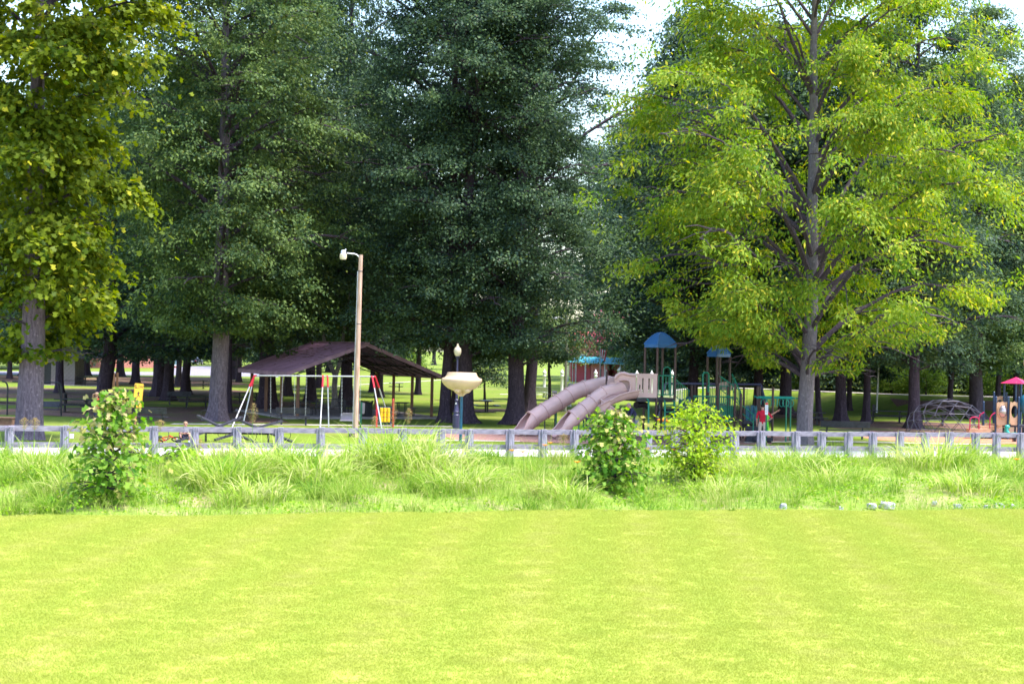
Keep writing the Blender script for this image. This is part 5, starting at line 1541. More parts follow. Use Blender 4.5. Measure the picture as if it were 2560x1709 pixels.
# decks
def deck(pts_, z, h=0.12):
    mb = MB().prism([Vector((q.x, q.y, z - h)) for q in pts_], (0, 0, h)); return mb.build('deck', M['black'], ps, world=True)
deck(corn, 1.95, 0.2)
dk = [P(1560, 993, 76.2), corn[0], corn[1], P(1592, 993, 75.0)]
deck(dk, 1.93, 0.16)
deck(corn2, 1.6, 0.15)
deck([P(1700, 1000, 77.0), P(1700, 1000, 78.6), corn2[0], corn2[1]], 1.45, 0.12)
deck([P(1800, 1000, 76.6), P(1842, 1000, 76.2), P(1850, 1000, 77.8), P(1806, 1000, 78.2)], 0.95, 0.12)
deck([P(1730, 1000, 76.4), P(1800, 1000, 76.2), P(1806, 1000, 78.2), P(1735, 1000, 78.2)], 0.95, 0.12)
# slotted tan panel
def panel_outline(px0, py0, px1, py1, D0, D1=None):
    D1 = D1 or D0
    return [P(px0, py1, D0), P(px1, py1, D1), P(px1, py0, D1), P(px0, py0, D0)]
def slot_panel():
    a, b = P(1591, 993, 75.1), P(1642, 993, 75.1)
    z0, z1 = a.z, P(1615, 936, 75.1).z
    L = (b - a).length; d = (b - a).normalized(); d.z = 0
    mb = MB()
    sl = [0.115 + 0.145 * k for k in range(5)]
    w = 0.055
    xs = [0] + [v for s_ in sl for v in (s_, s_ + w)] + [L]
    H = z1 - z0
    def bx2(x0, x1, za, zb): mb.beam(Vector((a.x, a.y, 0)) + d * x0 + Vector((0, 0, (za + zb) / 2)), Vector((a.x, a.y, 0)) + d * x1 + Vector((0, 0, (za + zb) / 2)), 0.06, zb - za)
    bx2(0, L, z0, z0 + 0.2 * H); bx2(0, L, z0 + 0.84 * H, z1)
    for i in range(0, len(xs) - 1, 2): bx2(xs[i], xs[i + 1], z0 + 0.2 * H, z0 + 0.84 * H)
    # first slot starts lower, as moulded
    bx2(sl[0], sl[0] + w, z0 + 0.55 * H, z0 + 0.84 * H); bx2(sl[2], sl[2] + w, z0 + 0.2 * H, z0 + 0.84 * H); 
    bx2(-0.02, L + 0.02, z1, z1 + 0.05)
    return mb.build('slotted_panel', M['tan'], ps, world=True)
slot_panel()
# moulded slide hoods
def hood():
    D = 75.15
    mb = MB()
    out = [(1536, 978), (1536, 948), (1541, 937), (1549, 931), (1560, 930), (1572, 934), (1590, 936.5), (1590, 984), (1574, 984), (1574, 950), (1549, 950), (1549, 978)]
    mb.prism([P(x, y, D) for x, y in out], (0, 0.14, 0))
    rim = [(1537, 946), (1542, 938), (1550, 933), (1560, 932), (1572, 936), (1589, 937)]
    mb.tube([P(x, y, D - 0.05) for x, y in rim], 0.07, 8)
    mb.tube([P(x, y, D - 0.04) for x, y in [(1548, 950), (1560, 948), (1573, 951), (1577, 962), (1576, 972), (1572, 982)]], 0.045, 8)
    o = mb.build('slide_hood', M['tan'], ps, True, world=True)
    mb = MB().prism([P(x, y, D + 0.2) for x, y in [(1548, 949), (1575, 949), (1575, 978), (1548, 978)]], (0, 0.05, 0))
    link('inner_wall', mb.mesh('inner_wall', M['tan'], False, ps.location), o)
    mb = MB()
    mb.prism([P(x, y, 76.2) for x, y in [(1518, 990), (1518, 953), (1524, 945), (1533, 942), (1540, 945), (1540, 990)]], (0, 0.12, 0))
    mb.prism([P(x, y, 74.95) for x, y in [(1520, 985), (1520, 962), (1526, 956), (1531, 954), (1536, 957), (1540, 955), (1544, 961), (1544, 985)]], (0, 0.12, 0))
    mb.build('slide_hood', M['tan'], ps, True, world=True)
hood()
vpost(1517, 929, 76.4, 0.05)
# tube slides
def tube_slide(path, D0, D1, r, rings, mouth_at, end, foot):
    n_ = len(path)
    pts_ = [P(x, y, D0 + (D1 - D0) * i / (n_ - 1)) for i, (x, y) in enumerate(path)]
    # resample smoothly (Catmull-Rom)
    sm_ = []
    for i in range(n_ - 1):
        p0, p1, p2, p3 = pts_[max(i - 1, 0)], pts_[i], pts_[i + 1], pts_[min(i + 2, n_ - 1)]
        for k in range(6):
            f = k / 6
            sm_.append(0.5 * ((2 * p1) + (p2 - p0) * f + (2 * p0 - 5 * p1 + 4 * p2 - p3) * f * f + (3 * p1 - p0 - 3 * p2 + p3) * f ** 3))
    sm_.append(pts_[-1])
    # hollow tube: outer and inner skin
    mb = MB().tube(sm_, r, 24, caps=False); mb.tube(sm_, r - 0.03, 24, caps=False)
    o = mb.build('tube_slide', M['tan'], ps, True, world=True)
    for f in rings:
        i = min(len(sm_) - 2, int(f * (len(sm_) - 1)))
        d_ = (sm_[i + 1] - sm_[i]).normalized()
        c_ = sm_[i]
        mbk = MB().tube([c_ - d_ * 0.035, c_ - d_ * 0.03, c_ + d_ * 0.03, c_ + d_ * 0.035], [r + 0.005, r + 0.045, r + 0.045, r + 0.005], 24, caps=False)
        link('joint_ring', mbk.mesh('joint_ring', M['tan'], True, ps.location), o)
    # open run-out chute
    pe = sm_[-1]; d_ = (sm_[-1] - sm_[-2]).normalized()
    endp = P(end[0], end[1], D1 - 0.4); 
    run = [pe - d_ * 0.1, pe.lerp(endp, 0.33) - Vector((0, 0, 0.05)), pe.lerp(endp, 0.66) - Vector((0, 0, 0.1)), endp]
    mb = MB(); K = 14
    V, V2 = [], []
    for i, c_ in enumerate(run):
        f = i / 3
        t_ = (run[min(i + 1, 3)] - run[max(i - 1, 0)]).normalized()
        side = t_.cross(Vector((0, 0, 1))).normalized(); upv = side.cross(t_)
        span = math.pi * (1.62 - 0.62 * f)
        for j in range(K + 1):
            a = -math.pi / 2 - span / 2 + span * j / K
            rr = r * (1 + 0.05 * f)
            dep = 1.0 if math.sin(a) > 0 else (1.0 - 0.5 * f)
            V.append(c_ + side * (rr * math.cos(a)) + upv * (rr * math.sin(a) * dep))
            V2.append(c_ + side * ((rr + 0.03) * math.cos(a)) + upv * ((rr + 0.03) * math.sin(a) * dep - 0.01))
    F = []
    W_ = K + 1; N_ = len(V)
    for i in range(3):
        for j in range(K):
            F.append((i * W_ + j, i * W_ + j + 1, (i + 1) * W_ + j + 1, (i + 1) * W_ + j))
            F.append((N_ + i * W_ + j, N_ + (i + 1) * W_ + j, N_ + (i + 1) * W_ + j + 1, N_ + i * W_ + j + 1))
        for j in (0, K): F.append((i * W_ + j, (i + 1) * W_ + j, N_ + (i + 1) * W_ + j, N_ + i * W_ + j))
    for j in range(K): F.append((3 * W_ + j, 3 * W_ + j + 1, N_ + 3 * W_ + j + 1, N_ + 3 * W_ + j))
    mb.add(V + V2, F)
    # rolled lips
    for j in (0, K): mb.tube([V[i * W_ + j] for i in range(4)], 0.035, 6)
    mb.tube([V[3 * W_ + j] for j in range(W_)], 0.035, 6)
    mb.tube([V[j] for j in range(W_)], 0.03, 6)
    link('run_out', mb.mesh('run_out', M['tan'], True, ps.location), o)
    ft = endp + Vector((0.25, 0.1, -0.2))
    mb = MB().tube([(ft.x, ft.y, -0.05), (ft.x, ft.y, ft.z)], [0.14, 0.17], 10)
    link('foot', mb.mesh('foot', M['tan'], True, ps.location), o)
    return sm_
s1 = tube_slide([(1530, 960), (1513, 960.5), (1483, 966), (1440, 978), (1409, 997), (1383, 1013), (1352, 1032), (1329, 1048)], 77.6, 76.0, 0.385, (0.1, 0.36, 0.52, 0.66, 0.83, 0.99), 0, (1294, 1076), None)
s2 = tube_slide([(1552, 972), (1541, 976), (1520, 981), (1499, 991), (1475, 1011), (1452, 1029), (1431, 1045)], 75.3, 74.2, 0.37, (0.42, 0.62, 0.8, 0.99), 0, (1384, 1081), None)
# supports of the tubes
for px, D in ((1391, 76.7), (1448, 77.0)):
    q = P(px, 1020, D)
    bar('slide_support', [(q.x + 0.15, q.y, q.z + 0.2), (q.x, q.y, q.z), (q.x, q.y, -0.1)], 0.035, M['green'])
q = P(1459, 1060, 74.4); bar('slide_support', [(q.x, q.y, q.z + 0.2), (q.x, q.y, -0.1)], 0.04, M['green'])
for px in (1362, 1387):
    q = P(px, 1048, 77.8); bar('climber_leg', [(q.x, q.y, q.z + 0.5), (q.x, q.y, -0.1)], 0.03, M['charcoal'])
a, b = P(1362, 1048, 77.8), P(1387, 1048, 77.8)
for dz in (0.0, -0.4): bar('climber_rung', [a + Vector((0, 0, dz)), b + Vector((0, 0, dz))], 0.02, M['charcoal'])
# wide curved chute
def chute():
    path = [(1586, 986, 75.0), (1560, 990, 74.6), (1535, 998, 74.2), (1514, 1010, 73.9), (1512, 1026, 73.9), (1530, 1040, 74.3), (1556, 1051, 74.9), (1580, 1062, 75.4)]
    pts_ = [P(*q) for q in path]
    mb = MB(); K = 10; V = []
    for i, c_ in enumerate(pts_):
        t_ = (pts_[min(i + 1, 7)] - pts_[max(i - 1, 0)]); t_.z = 0; t_.normalize()
        side = Vector((t_.y, -t_.x, 0))
        for j in range(K + 1):
            a = math.pi + math.pi * j / K
            V.append(c_ + side * (0.36 * math.cos(a)) + Vector((0, 0, 0.34 * math.sin(a) + 0.2)))
    n0 = len(V); V2 = [v + Vector((0, 0, -0.05)) for v in V]
    F = []
    for i in range(7):
        for j in range(K):
            F.append((i * (K + 1) + j, i * (K + 1) + j + 1, (i + 1) * (K + 1) + j + 1, (i + 1) * (K + 1) + j))
            F.append((n0 + i * (K + 1) + j, n0 + (i + 1) * (K + 1) + j, n0 + (i + 1) * (K + 1) + j + 1, n0 + i * (K + 1) + j + 1))
    mb.add(V + V2, F)
    for j in (0, K): mb.tube([V[i * (K + 1) + j] for i in range(8)], 0.05, 6)
    mb.build('open_chute', M['tan'], ps, True, world=True)
chute()
# green arch climber, ladder, loops
bar('arch_climber', [P(1597, 996, 75.4), P(1613, 995.5, 75.2), P(1619, 998, 75.1), P(1621.5, 1004, 75.05), P(1621, 1060, 74.9), Vector((P(1621, 1060, 74.9).x, 74.9, -0.1))], 0.045, M['green'])
la, lb = P(1662, 1004, 75.0), P(1686, 1005, 75.3)
for q, px in ((la, 1662), (lb, 1686)):
    s_ = 1 if px == 1686 else -1
    bar('ladder_rail', [Vector((q.x - 0.02 * s_, q.y + 0.4, q.z + 0.06)), Vector((q.x, q.y, q.z)), Vector((q.x, q.y - 0.15, q.z - 0.25)), Vector((q.x, q.y - 0.35, -0.1))], 0.04, M['green'])
for k in range(5):
    f = 0.3 + 0.34 * k
    bar('ladder_rung', [Vector((la.x, la.y - 0.2 - 0.03 * k, f)), Vector((lb.x, lb.y - 0.2 - 0.03 * k, f + 0.01))], 0.025, M['green'])
lc = P(1667.5, 926, 75.8)
bar('safety_loop', [Vector((lc.x - 0.17, lc.y, 2.0))] + [lc + Vector((0.17 * math.cos(a), 0, 0.17 * math.sin(a))) for a in (math.pi, 2.6, 2.1, 1.57, 1.05, 0.5, 0)] + [Vector((lc.x + 0.17, lc.y, 2.0))], 0.028, M['green'])
def railing(pa, pb, z0, z1, nb, mat=None, zb0=None):
    mat = mat or M['green']
    a0, b0 = Vector((pa.x, pa.y, z0)), Vector((pb.x, pb.y, z0 if zb0 is None else zb0[0]))
    a1, b1 = Vector((pa.x, pa.y, z1)), Vector((pb.x, pb.y, z1 if zb0 is None else zb0[1]))
    r_ = bar('top_bar', [a1, b1], 0.03, mat)
    bar('bottom_bar', [a0, b0], 0.022, mat)
    for k in range(nb):
        f = (k + 0.5) / nb
        bar('baluster', [a0.lerp(b0, f), a1.lerp(b1, f)], 0.019, mat, n=5)
railing(corn[1], corn[2], 2.1, 3.0, 5)
railing(corn[3], corn[2], 2.1, 3.0, 5)
railing(corn[2], P(1724, 1000, 77.2), 2.05, 2.85, 7, zb0=(1.5, 2.25))
railing(corn2[0], corn2[1], 1.65, 2.5, 6); railing(corn2[1], corn2[2], 1.65, 2.5, 6)
railing(P(1796, 1000, 76.3), P(1838, 1000, 76.2), 1.15, 2.05, 9)
railing(P(1733, 1000, 76.4), P(1796, 1000, 76.3), 1.15, 2.05, 13)
railing(P(1798, 1000, 78.2), P(1852, 1000, 77.6), 2.4, 3.0, 7, zb0=(1.6, 2.3))
railing(P(1829, 1000, 78.9), P(1852, 1000, 77.6), 2.4, 3.1, 5, zb0=(1.6, 2.2))
# solid green panels on the lower deck
for xa, xb in ((1742, 1768), (1773, 1793), (1800, 1817), (1818, 1836)):
    a, b = P(xa, 1000, 76.32), P(xb, 1000, 76.25)
    mb = MB().beam(Vector((a.x, a.y, 1.35)), Vector((b.x, b.y, 1.35)), 0.03, 0.55); mb.build('green_panel', M['dkgreen'], ps, world=True)
for (xa, ya, xb, yb, D) in ((1800, 1051, 1832, 1052, 76.1), (1804, 1069, 1834, 1070, 75.9)):
    bar('step_bar', [P(xa, ya, D), P(xb, yb, D)], 0.03, M['teal'])
# posts of the low decks
for px, yt, D in ((1729, 965, 77.2), (1737.6, 966, 78.2), (1770.6, 982, 76.4), (1795.5, 961, 76.3), (1819.7, 967, 78.0), (1838, 962, 76.2), (1852.7, 986, 75.6), (1860, 968, 77.4), (1893.8, 968, 76.6), (1899, 968, 77.4), (1932.6, 970, 75.9)):
    o = vpost(px, yt, D)
    q = P(px, yt, D)
    for z in (0.95, 1.95):
        if z < q.z: link('clamp', MB().tube([(q.x, q.y, z), (q.x, q.y, z + 0.05)], 0.068, 10).mesh('clamp', M['charcoal'], True, ps.location), o)
# blue wave panels
def wave_panel(px0, px1, y0, y1, D):
    a, b = P(px0, y1, D), P(px1, y1, D + 0.05)
    zt = P((px0 + px1) / 2, y0, D).z
    pts_ = [a, b]
    for k in range(13):
        f = 1 - k / 12; q = a.lerp(b, f); pts_.append(Vector((q.x, q.y, zt - 0.1 + 0.1 * abs(math.sin(f * 2 * math.pi)))))
    mb = MB().prism(pts_, (0, 0.05, 0)); return mb.build('wave_panel', M['bluepanel'], ps, world=True)
wave_panel(1864, 1874, 1012, 1052, 76.3); wave_panel(1876, 1884, 1011, 1052, 76.3); wave_panel(1885, 1892, 1013, 1052, 76.3)
wave_panel(1696, 1712, 996, 1026, 77.0); wave_panel(1713, 1727, 990, 1022, 77.0)
# black stairs down to the right, and green handrails
for k in range(4):
    f = k / 3
    q = P(1858 + 10 * k, 1056 + 13 * k, 76.0 - 0.5 * k)
    mb = MB().box((q.x + 0.35, q.y, 0.88 - 0.24 * k), (0.85, 0.5, 0.16)); mb.box((q.x + 0.35, q.y + 0.2, 0.75 - 0.24 * k), (0.85, 0.06, 0.28)); mb.build('stair_tread', M['charcoal'], ps, world=True)
mb = MB().prism([P(1866, 1106, 74.6), P(1897, 1107, 74.6), P(1897, 1092, 74.6), P(1880, 1086, 74.6), P(1866, 1094, 74.6)], (0, 0.5, 0)); mb.build('stair_base', M['charcoal'], ps, world=True)
for D, dx_ in ((75.4, 0), (76.6, 30)):
    for dy in (0, 20):
        bar('hand_rail', [P(1857 + dx_ * 0.9, 1014 + dy, D), P(1883 + dx_ * 0.4, 1036 + dy, D - 0.6)], 0.025, M['green'])
    q = P(1883.5 + dx_ * 0.4, 1036, D - 0.6); bar('hand_rail', [q, Vector((q.x, q.y, 0.1))], 0.028, M['green'])
# ramp under tower, dark
mb = MB().prism([P(1655, 1022, 76.4), P(1690, 1022, 76.4), P(1694, 1056, 76.0), P(1682, 1056, 76.0)], (0, 0.5, 0)); mb.build('ramp', M['black'], ps, world=True)
bar('strut', [P(1648, 1022, 76.3), P(1633, 1070, 75.2)], 0.045, M['charcoal'])
bar('crawl_tube', [P(1590, 1012, 75.6), P(1606, 1010, 76.0), P(1616, 1014, 76.3)], 0.16, M['black'], n=14)
# overhead ring ladder
ra, rb = P(1891, 993.5, 76.4), P(1988, 995, 76.0)
bar('ring_beam', [ra, rb], 0.04, M['teal']); 
bar('ring_beam', [ra + Vector((0, 0.7, 0.02)), rb + Vector((0, 0.7, 0.02))], 0.04, M['teal'])
for k in range(7):
    q = ra.lerp(rb, 0.24 + 0.11 * k) + Vector((0, 0.35, -0.05))
    an = 0.5 * k
    pts_ = [q + Vector((0.17 * math.sin(a) * math.cos(an), 0.17 * math.sin(a) * math.sin(an), -0.19 + 0.19 * math.cos(a))) for a in [j * 6.2832 / 14 for j in range(15)]]
    bar('hand_ring', pts_, 0.02, M['teal'], n=6)
for px, D in ((1966, 75.6), (1977, 76.9)):
    q = P(px, 996, D); bar('ladder_leg', [q, Vector((q.x, q.y, -0.1))], 0.035, M['green'])
q = P(1990, 995.5, 75.9); e_ = P(2029, 1004, 75.8)
bar('end_arch', [q, P(2020, 996, 75.85), P(2026, 998, 75.8), e_, Vector((e_.x, e_.y, -0.1))], 0.035, M['green'])
# arched tan panel seen between towers
c_ = P(1812, 975, 79.4)
mb = MB().prism([c_ + Vector((0.42 * math.cos(a), 0, 0.42 * math.sin(a))) for a in [k * math.pi / 10 for k in range(11)]] , (0, 0.1, 0)); mb.build('arched_panel', M['tan'], ps, True, world=True)
# green hoop frame left of tower two
bar('hoop', [P(1757, 1010, 78.0), P(1757.5, 936, 78.0), P(1760, 931.5, 78.0), P(1769, 931.5, 78.0), P(1772, 936, 78.0), P(1772, 1010, 78.0)], 0.05, M['green'])
# teal bubble under deck
mb = MB().ell(P(1745, 1052, 76.0), (0.18, 0.12, 0.08), 12, 8); mb.build('play_bubble', M['teal'], ps, True, world=True)

# second swing frame behind the play structure
D = 97.0
a, b = P(1663, 958.5, D), P(1902, 961, D)
t = thing('swing_set', 'dark purple-grey swing frame behind the play structure', 'swing set', ((a.x + b.x) / 2, D, 0))
mb = MB().tube([a, b], 0.07, 8); mb.build('beam', M['navy'], t, True, world=True)
for q, s_ in ((a, -1), (b, 1)):
    for dy in (-1.1, 1.1):
        mb = MB().tube([q, Vector((q.x + s_ * 0.55, q.y + dy, -0.1))], 0.06, 8); mb.build('leg', M['navy'], t, True, world=True)
for px in (1868, 1887, 1826, 1845):
    q = a.lerp(b, (px - 1663) / 239); mb = MB().tube([q, Vector((q.x, q.y, 0.55))], 0.014, 4); mb.build('chain', M['brown'], t, world=True)
for x0_, x1_ in ((1868, 1887), (1826, 1845)):
    q0, q1 = a.lerp(b, (x0_ - 1663) / 239), a.lerp(b, (x1_ - 1663) / 239)
    mb = MB().box(((q0.x + q1.x) / 2, D, 0.5), (abs(q1.x - q0.x), 0.2, 0.04)); mb.build('belt_seat', M['black'], t, world=True)
# orange and teal spring rider
p = G(1660, 1070)
t = thing('spring_rider', 'small orange and teal spring rider under the blue-roofed tower', 'spring rider', p)
MB().tube([(0.1 * math.cos(a), 0.1 * math.sin(a), 0.02 + a * 0.008) for a in [k * 0.6 for k in range(50)]], 0.015, 5).build('spring', M['black'], t)
MB().ell((0, 0, 0.42), (0.42, 0.12, 0.12), 12, 8).ell((0.38, 0, 0.58), (0.12, 0.1, 0.12), 10, 6).build('body', M['orange'], t, True)
MB().box((-0.05, 0, 0.3), (0.4, 0.3, 0.05)).build('foot_rest', M['teal'], t)

# ------------------------------------------------------------------ dome climber
p = G(2366, 1084)
t = thing('dome_climber', 'grey geodesic dome climber on the right playground', 'climber', p)
bm = bmesh.new(); bmesh.ops.create_icosphere(bm, subdivisions=1, radius=1.0)
NV, EV = {}, set()
for f_ in bm.faces:
    A_, B_, C_ = [v.co.copy() for v in f_.verts]
    ids = {}
    for i in range(4):
        for j in range(4 - i):
            q = ((A_ * i + B_ * j + C_ * (3 - i - j)) / 3).normalized()
            k_ = (round(q.x, 3), round(q.y, 3), round(q.z, 3))
            NV.setdefault(k_, q); ids[(i, j)] = k_
    for (i, j), k_ in ids.items():
        for n2 in ((i + 1, j), (i, j + 1), (i + 1, j - 1)):
            if n2 in ids: EV.add(tuple(sorted((k_, ids[n2]))))
bm.free()
scl = lambda v: Vector((v.x * 2.15, v.y * 2.15, (v.z + 0.2) * 1.5))
rotd = Matrix.Rotation(R(20), 3, 'Z')
for k1, k2 in EV:
    if k1[2] > -0.25 and k2[2] > -0.25:
        MB().tube([rotd @ scl(NV[k1]), rotd @ scl(NV[k2])], 0.015, 5).build('tube', M['dome'], t, True)
for k_, q in NV.items():
    if q.z > -0.25:
        MB().ell(rotd @ scl(q), (0.045, 0.045, 0.03), 6, 4).build('hub', M['dome'], t, True)
for c_ in t.children: c_.location.z += 0.08

# ------------------------------------------------------------------ toddler playset, right edge
TD = 82.5
pb_ = G(2505, 1097)
t = thing('toddler_playset', 'tan toddler playset with red roof and bubble window at the right edge', 'playset', pb_)
def tb(name, pts_, r, mat, n=8): return MB().tube(pts_, r, n).build(name, mat, t, True, world=True)
for px, yt, D in ((2459, 1005, 83.2), (2485, 981, 83.6), (2490, 993, 82.3), (2521, 993, 82.1), (2516, 982, 83.5), (2511, 958, 83.4), (2540, 956, 82.8), (2547, 994, 82.0), (2570, 958, 83.4), (2553, 956, 84.4)):
    q = P(px, yt, D); MB().tube([Vector((q.x, q.y, -0.1)), q], 0.055, 10).ell(q, 0.06, 10, 6).build('post', M['blue_post'], t, True, world=True)
def tpanel(px0, px1, py0, py1, D, hole=None, name='panel'):
    a, b = P(px0, py1, D), P(px1, py1, D)
    z0, z1 = a.z, P((px0 + px1) / 2, py0, D).z
    W, H = (b - a).length, z1 - z0
    o3 = Vector((a.x, a.y, z0)); d = (b - a); d.z = 0; d.normalize()
    N_ = 32; cx, cz, rx, rz_ = hole if hole else (W / 2, H * 0.57, W * 0.36, H * 0.26)
    outer, inner = [], []
    for k in range(N_):
        an = 2 * math.pi * k / N_
        ca, sa = math.cos(an), math.sin(an)
        s_ = min((W - cx if ca > 0 else cx) / max(abs(ca), 1e-6), (H - cz if sa > 0 else cz) / max(abs(sa), 1e-6))
        x, z = cx + ca * s_, cz + sa * s_
        if z > H - 1e-3: z = H - 0.03 + 0.03 * math.cos(x / W * 4 * math.pi)
        outer.append((x, z)); inner.append((cx + rx * ca, cz + rz_ * sa))
    V = []
    for th in (0, 0.05):
        for pts_ in (outer, inner):
            V += [o3 + d * x + Vector((0, th, z)) for x, z in pts_]
    F = []
    for k in range(N_):
        k2 = (k + 1) % N_
        F += [(k, k2, N_ + k2, N_ + k), (2 * N_ + k, 3 * N_ + k, 3 * N_ + k2, 2 * N_ + k2), (k, 2 * N_ + k, 2 * N_ + k2, k2), (N_ + k, N_ + k2, 3 * N_ + k2, 3 * N_ + k)]
    o = MB().add(V, F).build(name, M['tan_warm'], t, world=True)
    return o, o3 + d * cx + Vector((0, 0, cz)), rx, rz_
o, c_, rx, rz_ = tpanel(2491, 2520, 1003, 1062, 82.2)
link('bubble_window', MB().ell(c_ - t.location, (rx * 1.02, 0.2, rz_ * 1.02), 20, 12).mesh('bubble_window', M['bubble'], True), o)
link('window_rim', MB().tube([c_ - t.location + Vector((rx * 1.12 * math.cos(a), -0.03, rz_ * 1.1 * math.sin(a))) for a in [k * 6.2832 / 28 for k in range(29)]], 0.035, 6).mesh('window_rim', M['tan_warm'], True), o)
tpanel(2524, 2547, 1003, 1062, 82.0)
tpanel(2486, 2513, 989, 1044, 83.6)
mb = MB().prism([P(x, y, 82.4) for x, y in [(2490, 1075), (2492, 1064), (2505, 1061), (2518, 1064), (2521, 1075), (2518, 1072), (2505, 1066), (2493, 1072)]], (0, 0.1, 0)); mb.build('arch_panel', M['tan_warm'], t, world=True)
mb = MB().box(P(2530, 1063, 83.2), (1.5, 1.6, 0.1)); mb.build('deck', M['charcoal'], t, world=True)
for k, (x0, x1, y0, y1, D) in enumerate(((2422, 2475, 1072, 1082, 82.3), (2449, 2487, 1064.5, 1074, 82.8), (2460, 2487, 1058, 1066, 83.3))):
    a, b = P(x0, y1, D), P(x1, y0, D)
    mb = MB().box(((a.x + b.x) / 2, D + 0.2, (a.z + b.z) / 2), (b.x - a.x, 0.6, b.z - a.z)); mb.build('step', M['tan_warm'], t, world=True)
mb = MB().box(((P(2430, 1090, 82.5).x + P(2485, 1090, 82.5).x) / 2, 82.7, 0.2), (0.9, 0.4, 0.36)); mb.build('step_riser', M['charcoal'], t, world=True)
for D in (82.1, 83.0):
    tb('hand_rail', [P(2424, 1074, D), P(2425, 1047, D), P(2430, 1042.5, D), P(2440, 1042, D), P(2447, 1046, D), P(2447, 1072, D)], 0.03, M['red_roof'])
    tb('hand_rail', [P(2447, 1046, D), P(2450, 1036, D), P(2460, 1030, D)], 0.03, M['red_roof'])
    tb('hand_rail', [P(2474, 1070, D), P(2475, 1044, D), P(2480, 1036, D), P(2488, 1031, D)], 0.03, M['red_roof'])
ap = P(2540.5, 942, 83.2); ez = P(2540, 958, 83.2).z
hw = (P(2540, 958, 83.2) - P(2498, 958, 83.2)).length
rc = [Vector((ap.x + sx * hw, ap.y + sy * hw * 0.9, ez)) for sx, sy in ((-1, -0.2), (0.2, -1), (1, 0.2), (-0.2, 1))]
mb = MB()
for lv in range(4):
    f0, f1 = lv / 4, (lv + 1) / 4
    z0, z1 = ez + (ap.z - ez) * f0, ez + (ap.z - ez) * f1
    cc = Vector((ap.x, ap.y, 0))
    r0_ = [cc + (Vector((q.x, q.y, 0)) - cc) * (1 - f0) + Vector((0, 0, z0)) for q in rc]
    r1_ = [cc + (Vector((q.x, q.y, 0)) - cc) * max(0.02, 1 - f1 + 0.015) + Vector((0, 0, z1 - 0.005)) for q in rc]
    mb.add(r0_ + r1_, [(i, (i + 1) % 4, 4 + (i + 1) % 4, 4 + i) for i in range(4)] + [(3, 2, 1, 0), (4, 5, 6, 7)])
mb.build('roof', M['red_roof'], t, world=True)
mb = MB().ell(P(2562, 1010, 82.2), (0.3, 0.3, 0.5), 14, 8); mb.build('slide_dome', M['bluepanel'], t, True, world=True)
p = G(2535, 1104)
t = thing('spring_rider', 'teal spring rider in front of the toddler playset', 'spring rider', p)
MB().tube([(0.1 * math.cos(a), 0.1 * math.sin(a), 0.02 + a * 0.007) for a in [k * 0.6 for k in range(45)]], 0.016, 5).build('spring', M['black'], t)
MB().ell((0, 0, 0.36), (0.42, 0.13, 0.11), 12, 8).build('body', M['teal'], t, True)
MB().tube([(-0.3, 0, 0.38), (-0.42, 0, 0.55), (-0.38, 0, 0.72)], [0.12, 0.11, 0.1], 10).ell((-0.36, 0, 0.74), (0.14, 0.1, 0.11), 10, 6).build('head', M['teal'], t, True)

# ------------------------------------------------------------------ far buildings and lawn furniture
# block hut
p = G(120, 962)
t = thing('block_hut', 'small grey concrete-block hut with dark doorway at the far left', 'hut', p)
W0, W1, HH = -0.75, 2.4, 2.45
r0 = random.Random(6)
zc_ = 0
mat_b = M['block']
bw, bh = 0.4, 0.2
for row in range(12):
    z = row * bh
    x = W0 - (0.2 if row % 2 else 0)
    while x < W1 - 0.01:
        x0, x1 = max(x, W0), min(x + bw, W1)
        # the doorway
        segs = [(x0, x1)]
        if row < 10:
            segs = []
            if x0 < -0.5: segs.append((x0, min(x1, -0.5)))
            if x1 > 0.28: segs.append((max(x0, 0.28), x1))
        for s0, s1 in segs:
            if s1 - s0 > 0.06:
                key = ('blk', round(s1 - s0, 2))
                if key not in CACHE: CACHE[key] = MB().box((0, 0, 0), (s1 - s0 - 0.012, 0.19, bh - 0.012)).mesh('block', mat_b)
                link('block', CACHE[key], t, ((s0 + s1) / 2, r0.uniform(-0.004, 0.004), z + bh / 2))
        x += bw
MB().box((W1 - 0.1, 1.6, 1.2), (0.19, 3.0, 2.4)).box((W0 + 0.1, 1.6, 1.2), (0.19, 3.0, 2.4)).box((0.8, 3.1, 1.2), (3.1, 0.19, 2.4)).box(((W0 + W1) / 2, 0.03, 1.2), (0.01, 0.1, 0.01)).build('rear_walls', M['block'], t)
MB().prism([(W0 - 0.4, -0.5, 2.45), (W1 + 3.2, -0.5, 2.45), (W1 + 3.2, 3.6, 2.9), (W0 - 0.4, 3.6, 2.9)], (0, 0, 0.14)).build('roof', M['black'], t)
MB().box((-0.11, 0.15, 1.0), (0.76, 0.05, 2.0)).build('door', M['black'], t)
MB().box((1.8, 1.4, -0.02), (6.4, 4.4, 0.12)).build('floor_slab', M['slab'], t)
p = G(166, 962)
tag(MB().lathe([(0.02, 0), (0.27, 0), (0.28, 0.78), (0.02, 0.8)], n=14).build('litter_drum', M['black'], None, True, loc=p + Vector((0, 0, 0.05))), 'black drum beside the block hut', 'bin')
for px, lab in ((284, 'left light wooden post right of the black trunk'), (293, 'right light wooden post near the black trunk')):
    p = G(px, 968)
    tag(MB().box((0, 0, 0.65), (0.16, 0.16, 1.3)).build('wooden_post', M['post_wood'], None, loc=p), lab, 'post')

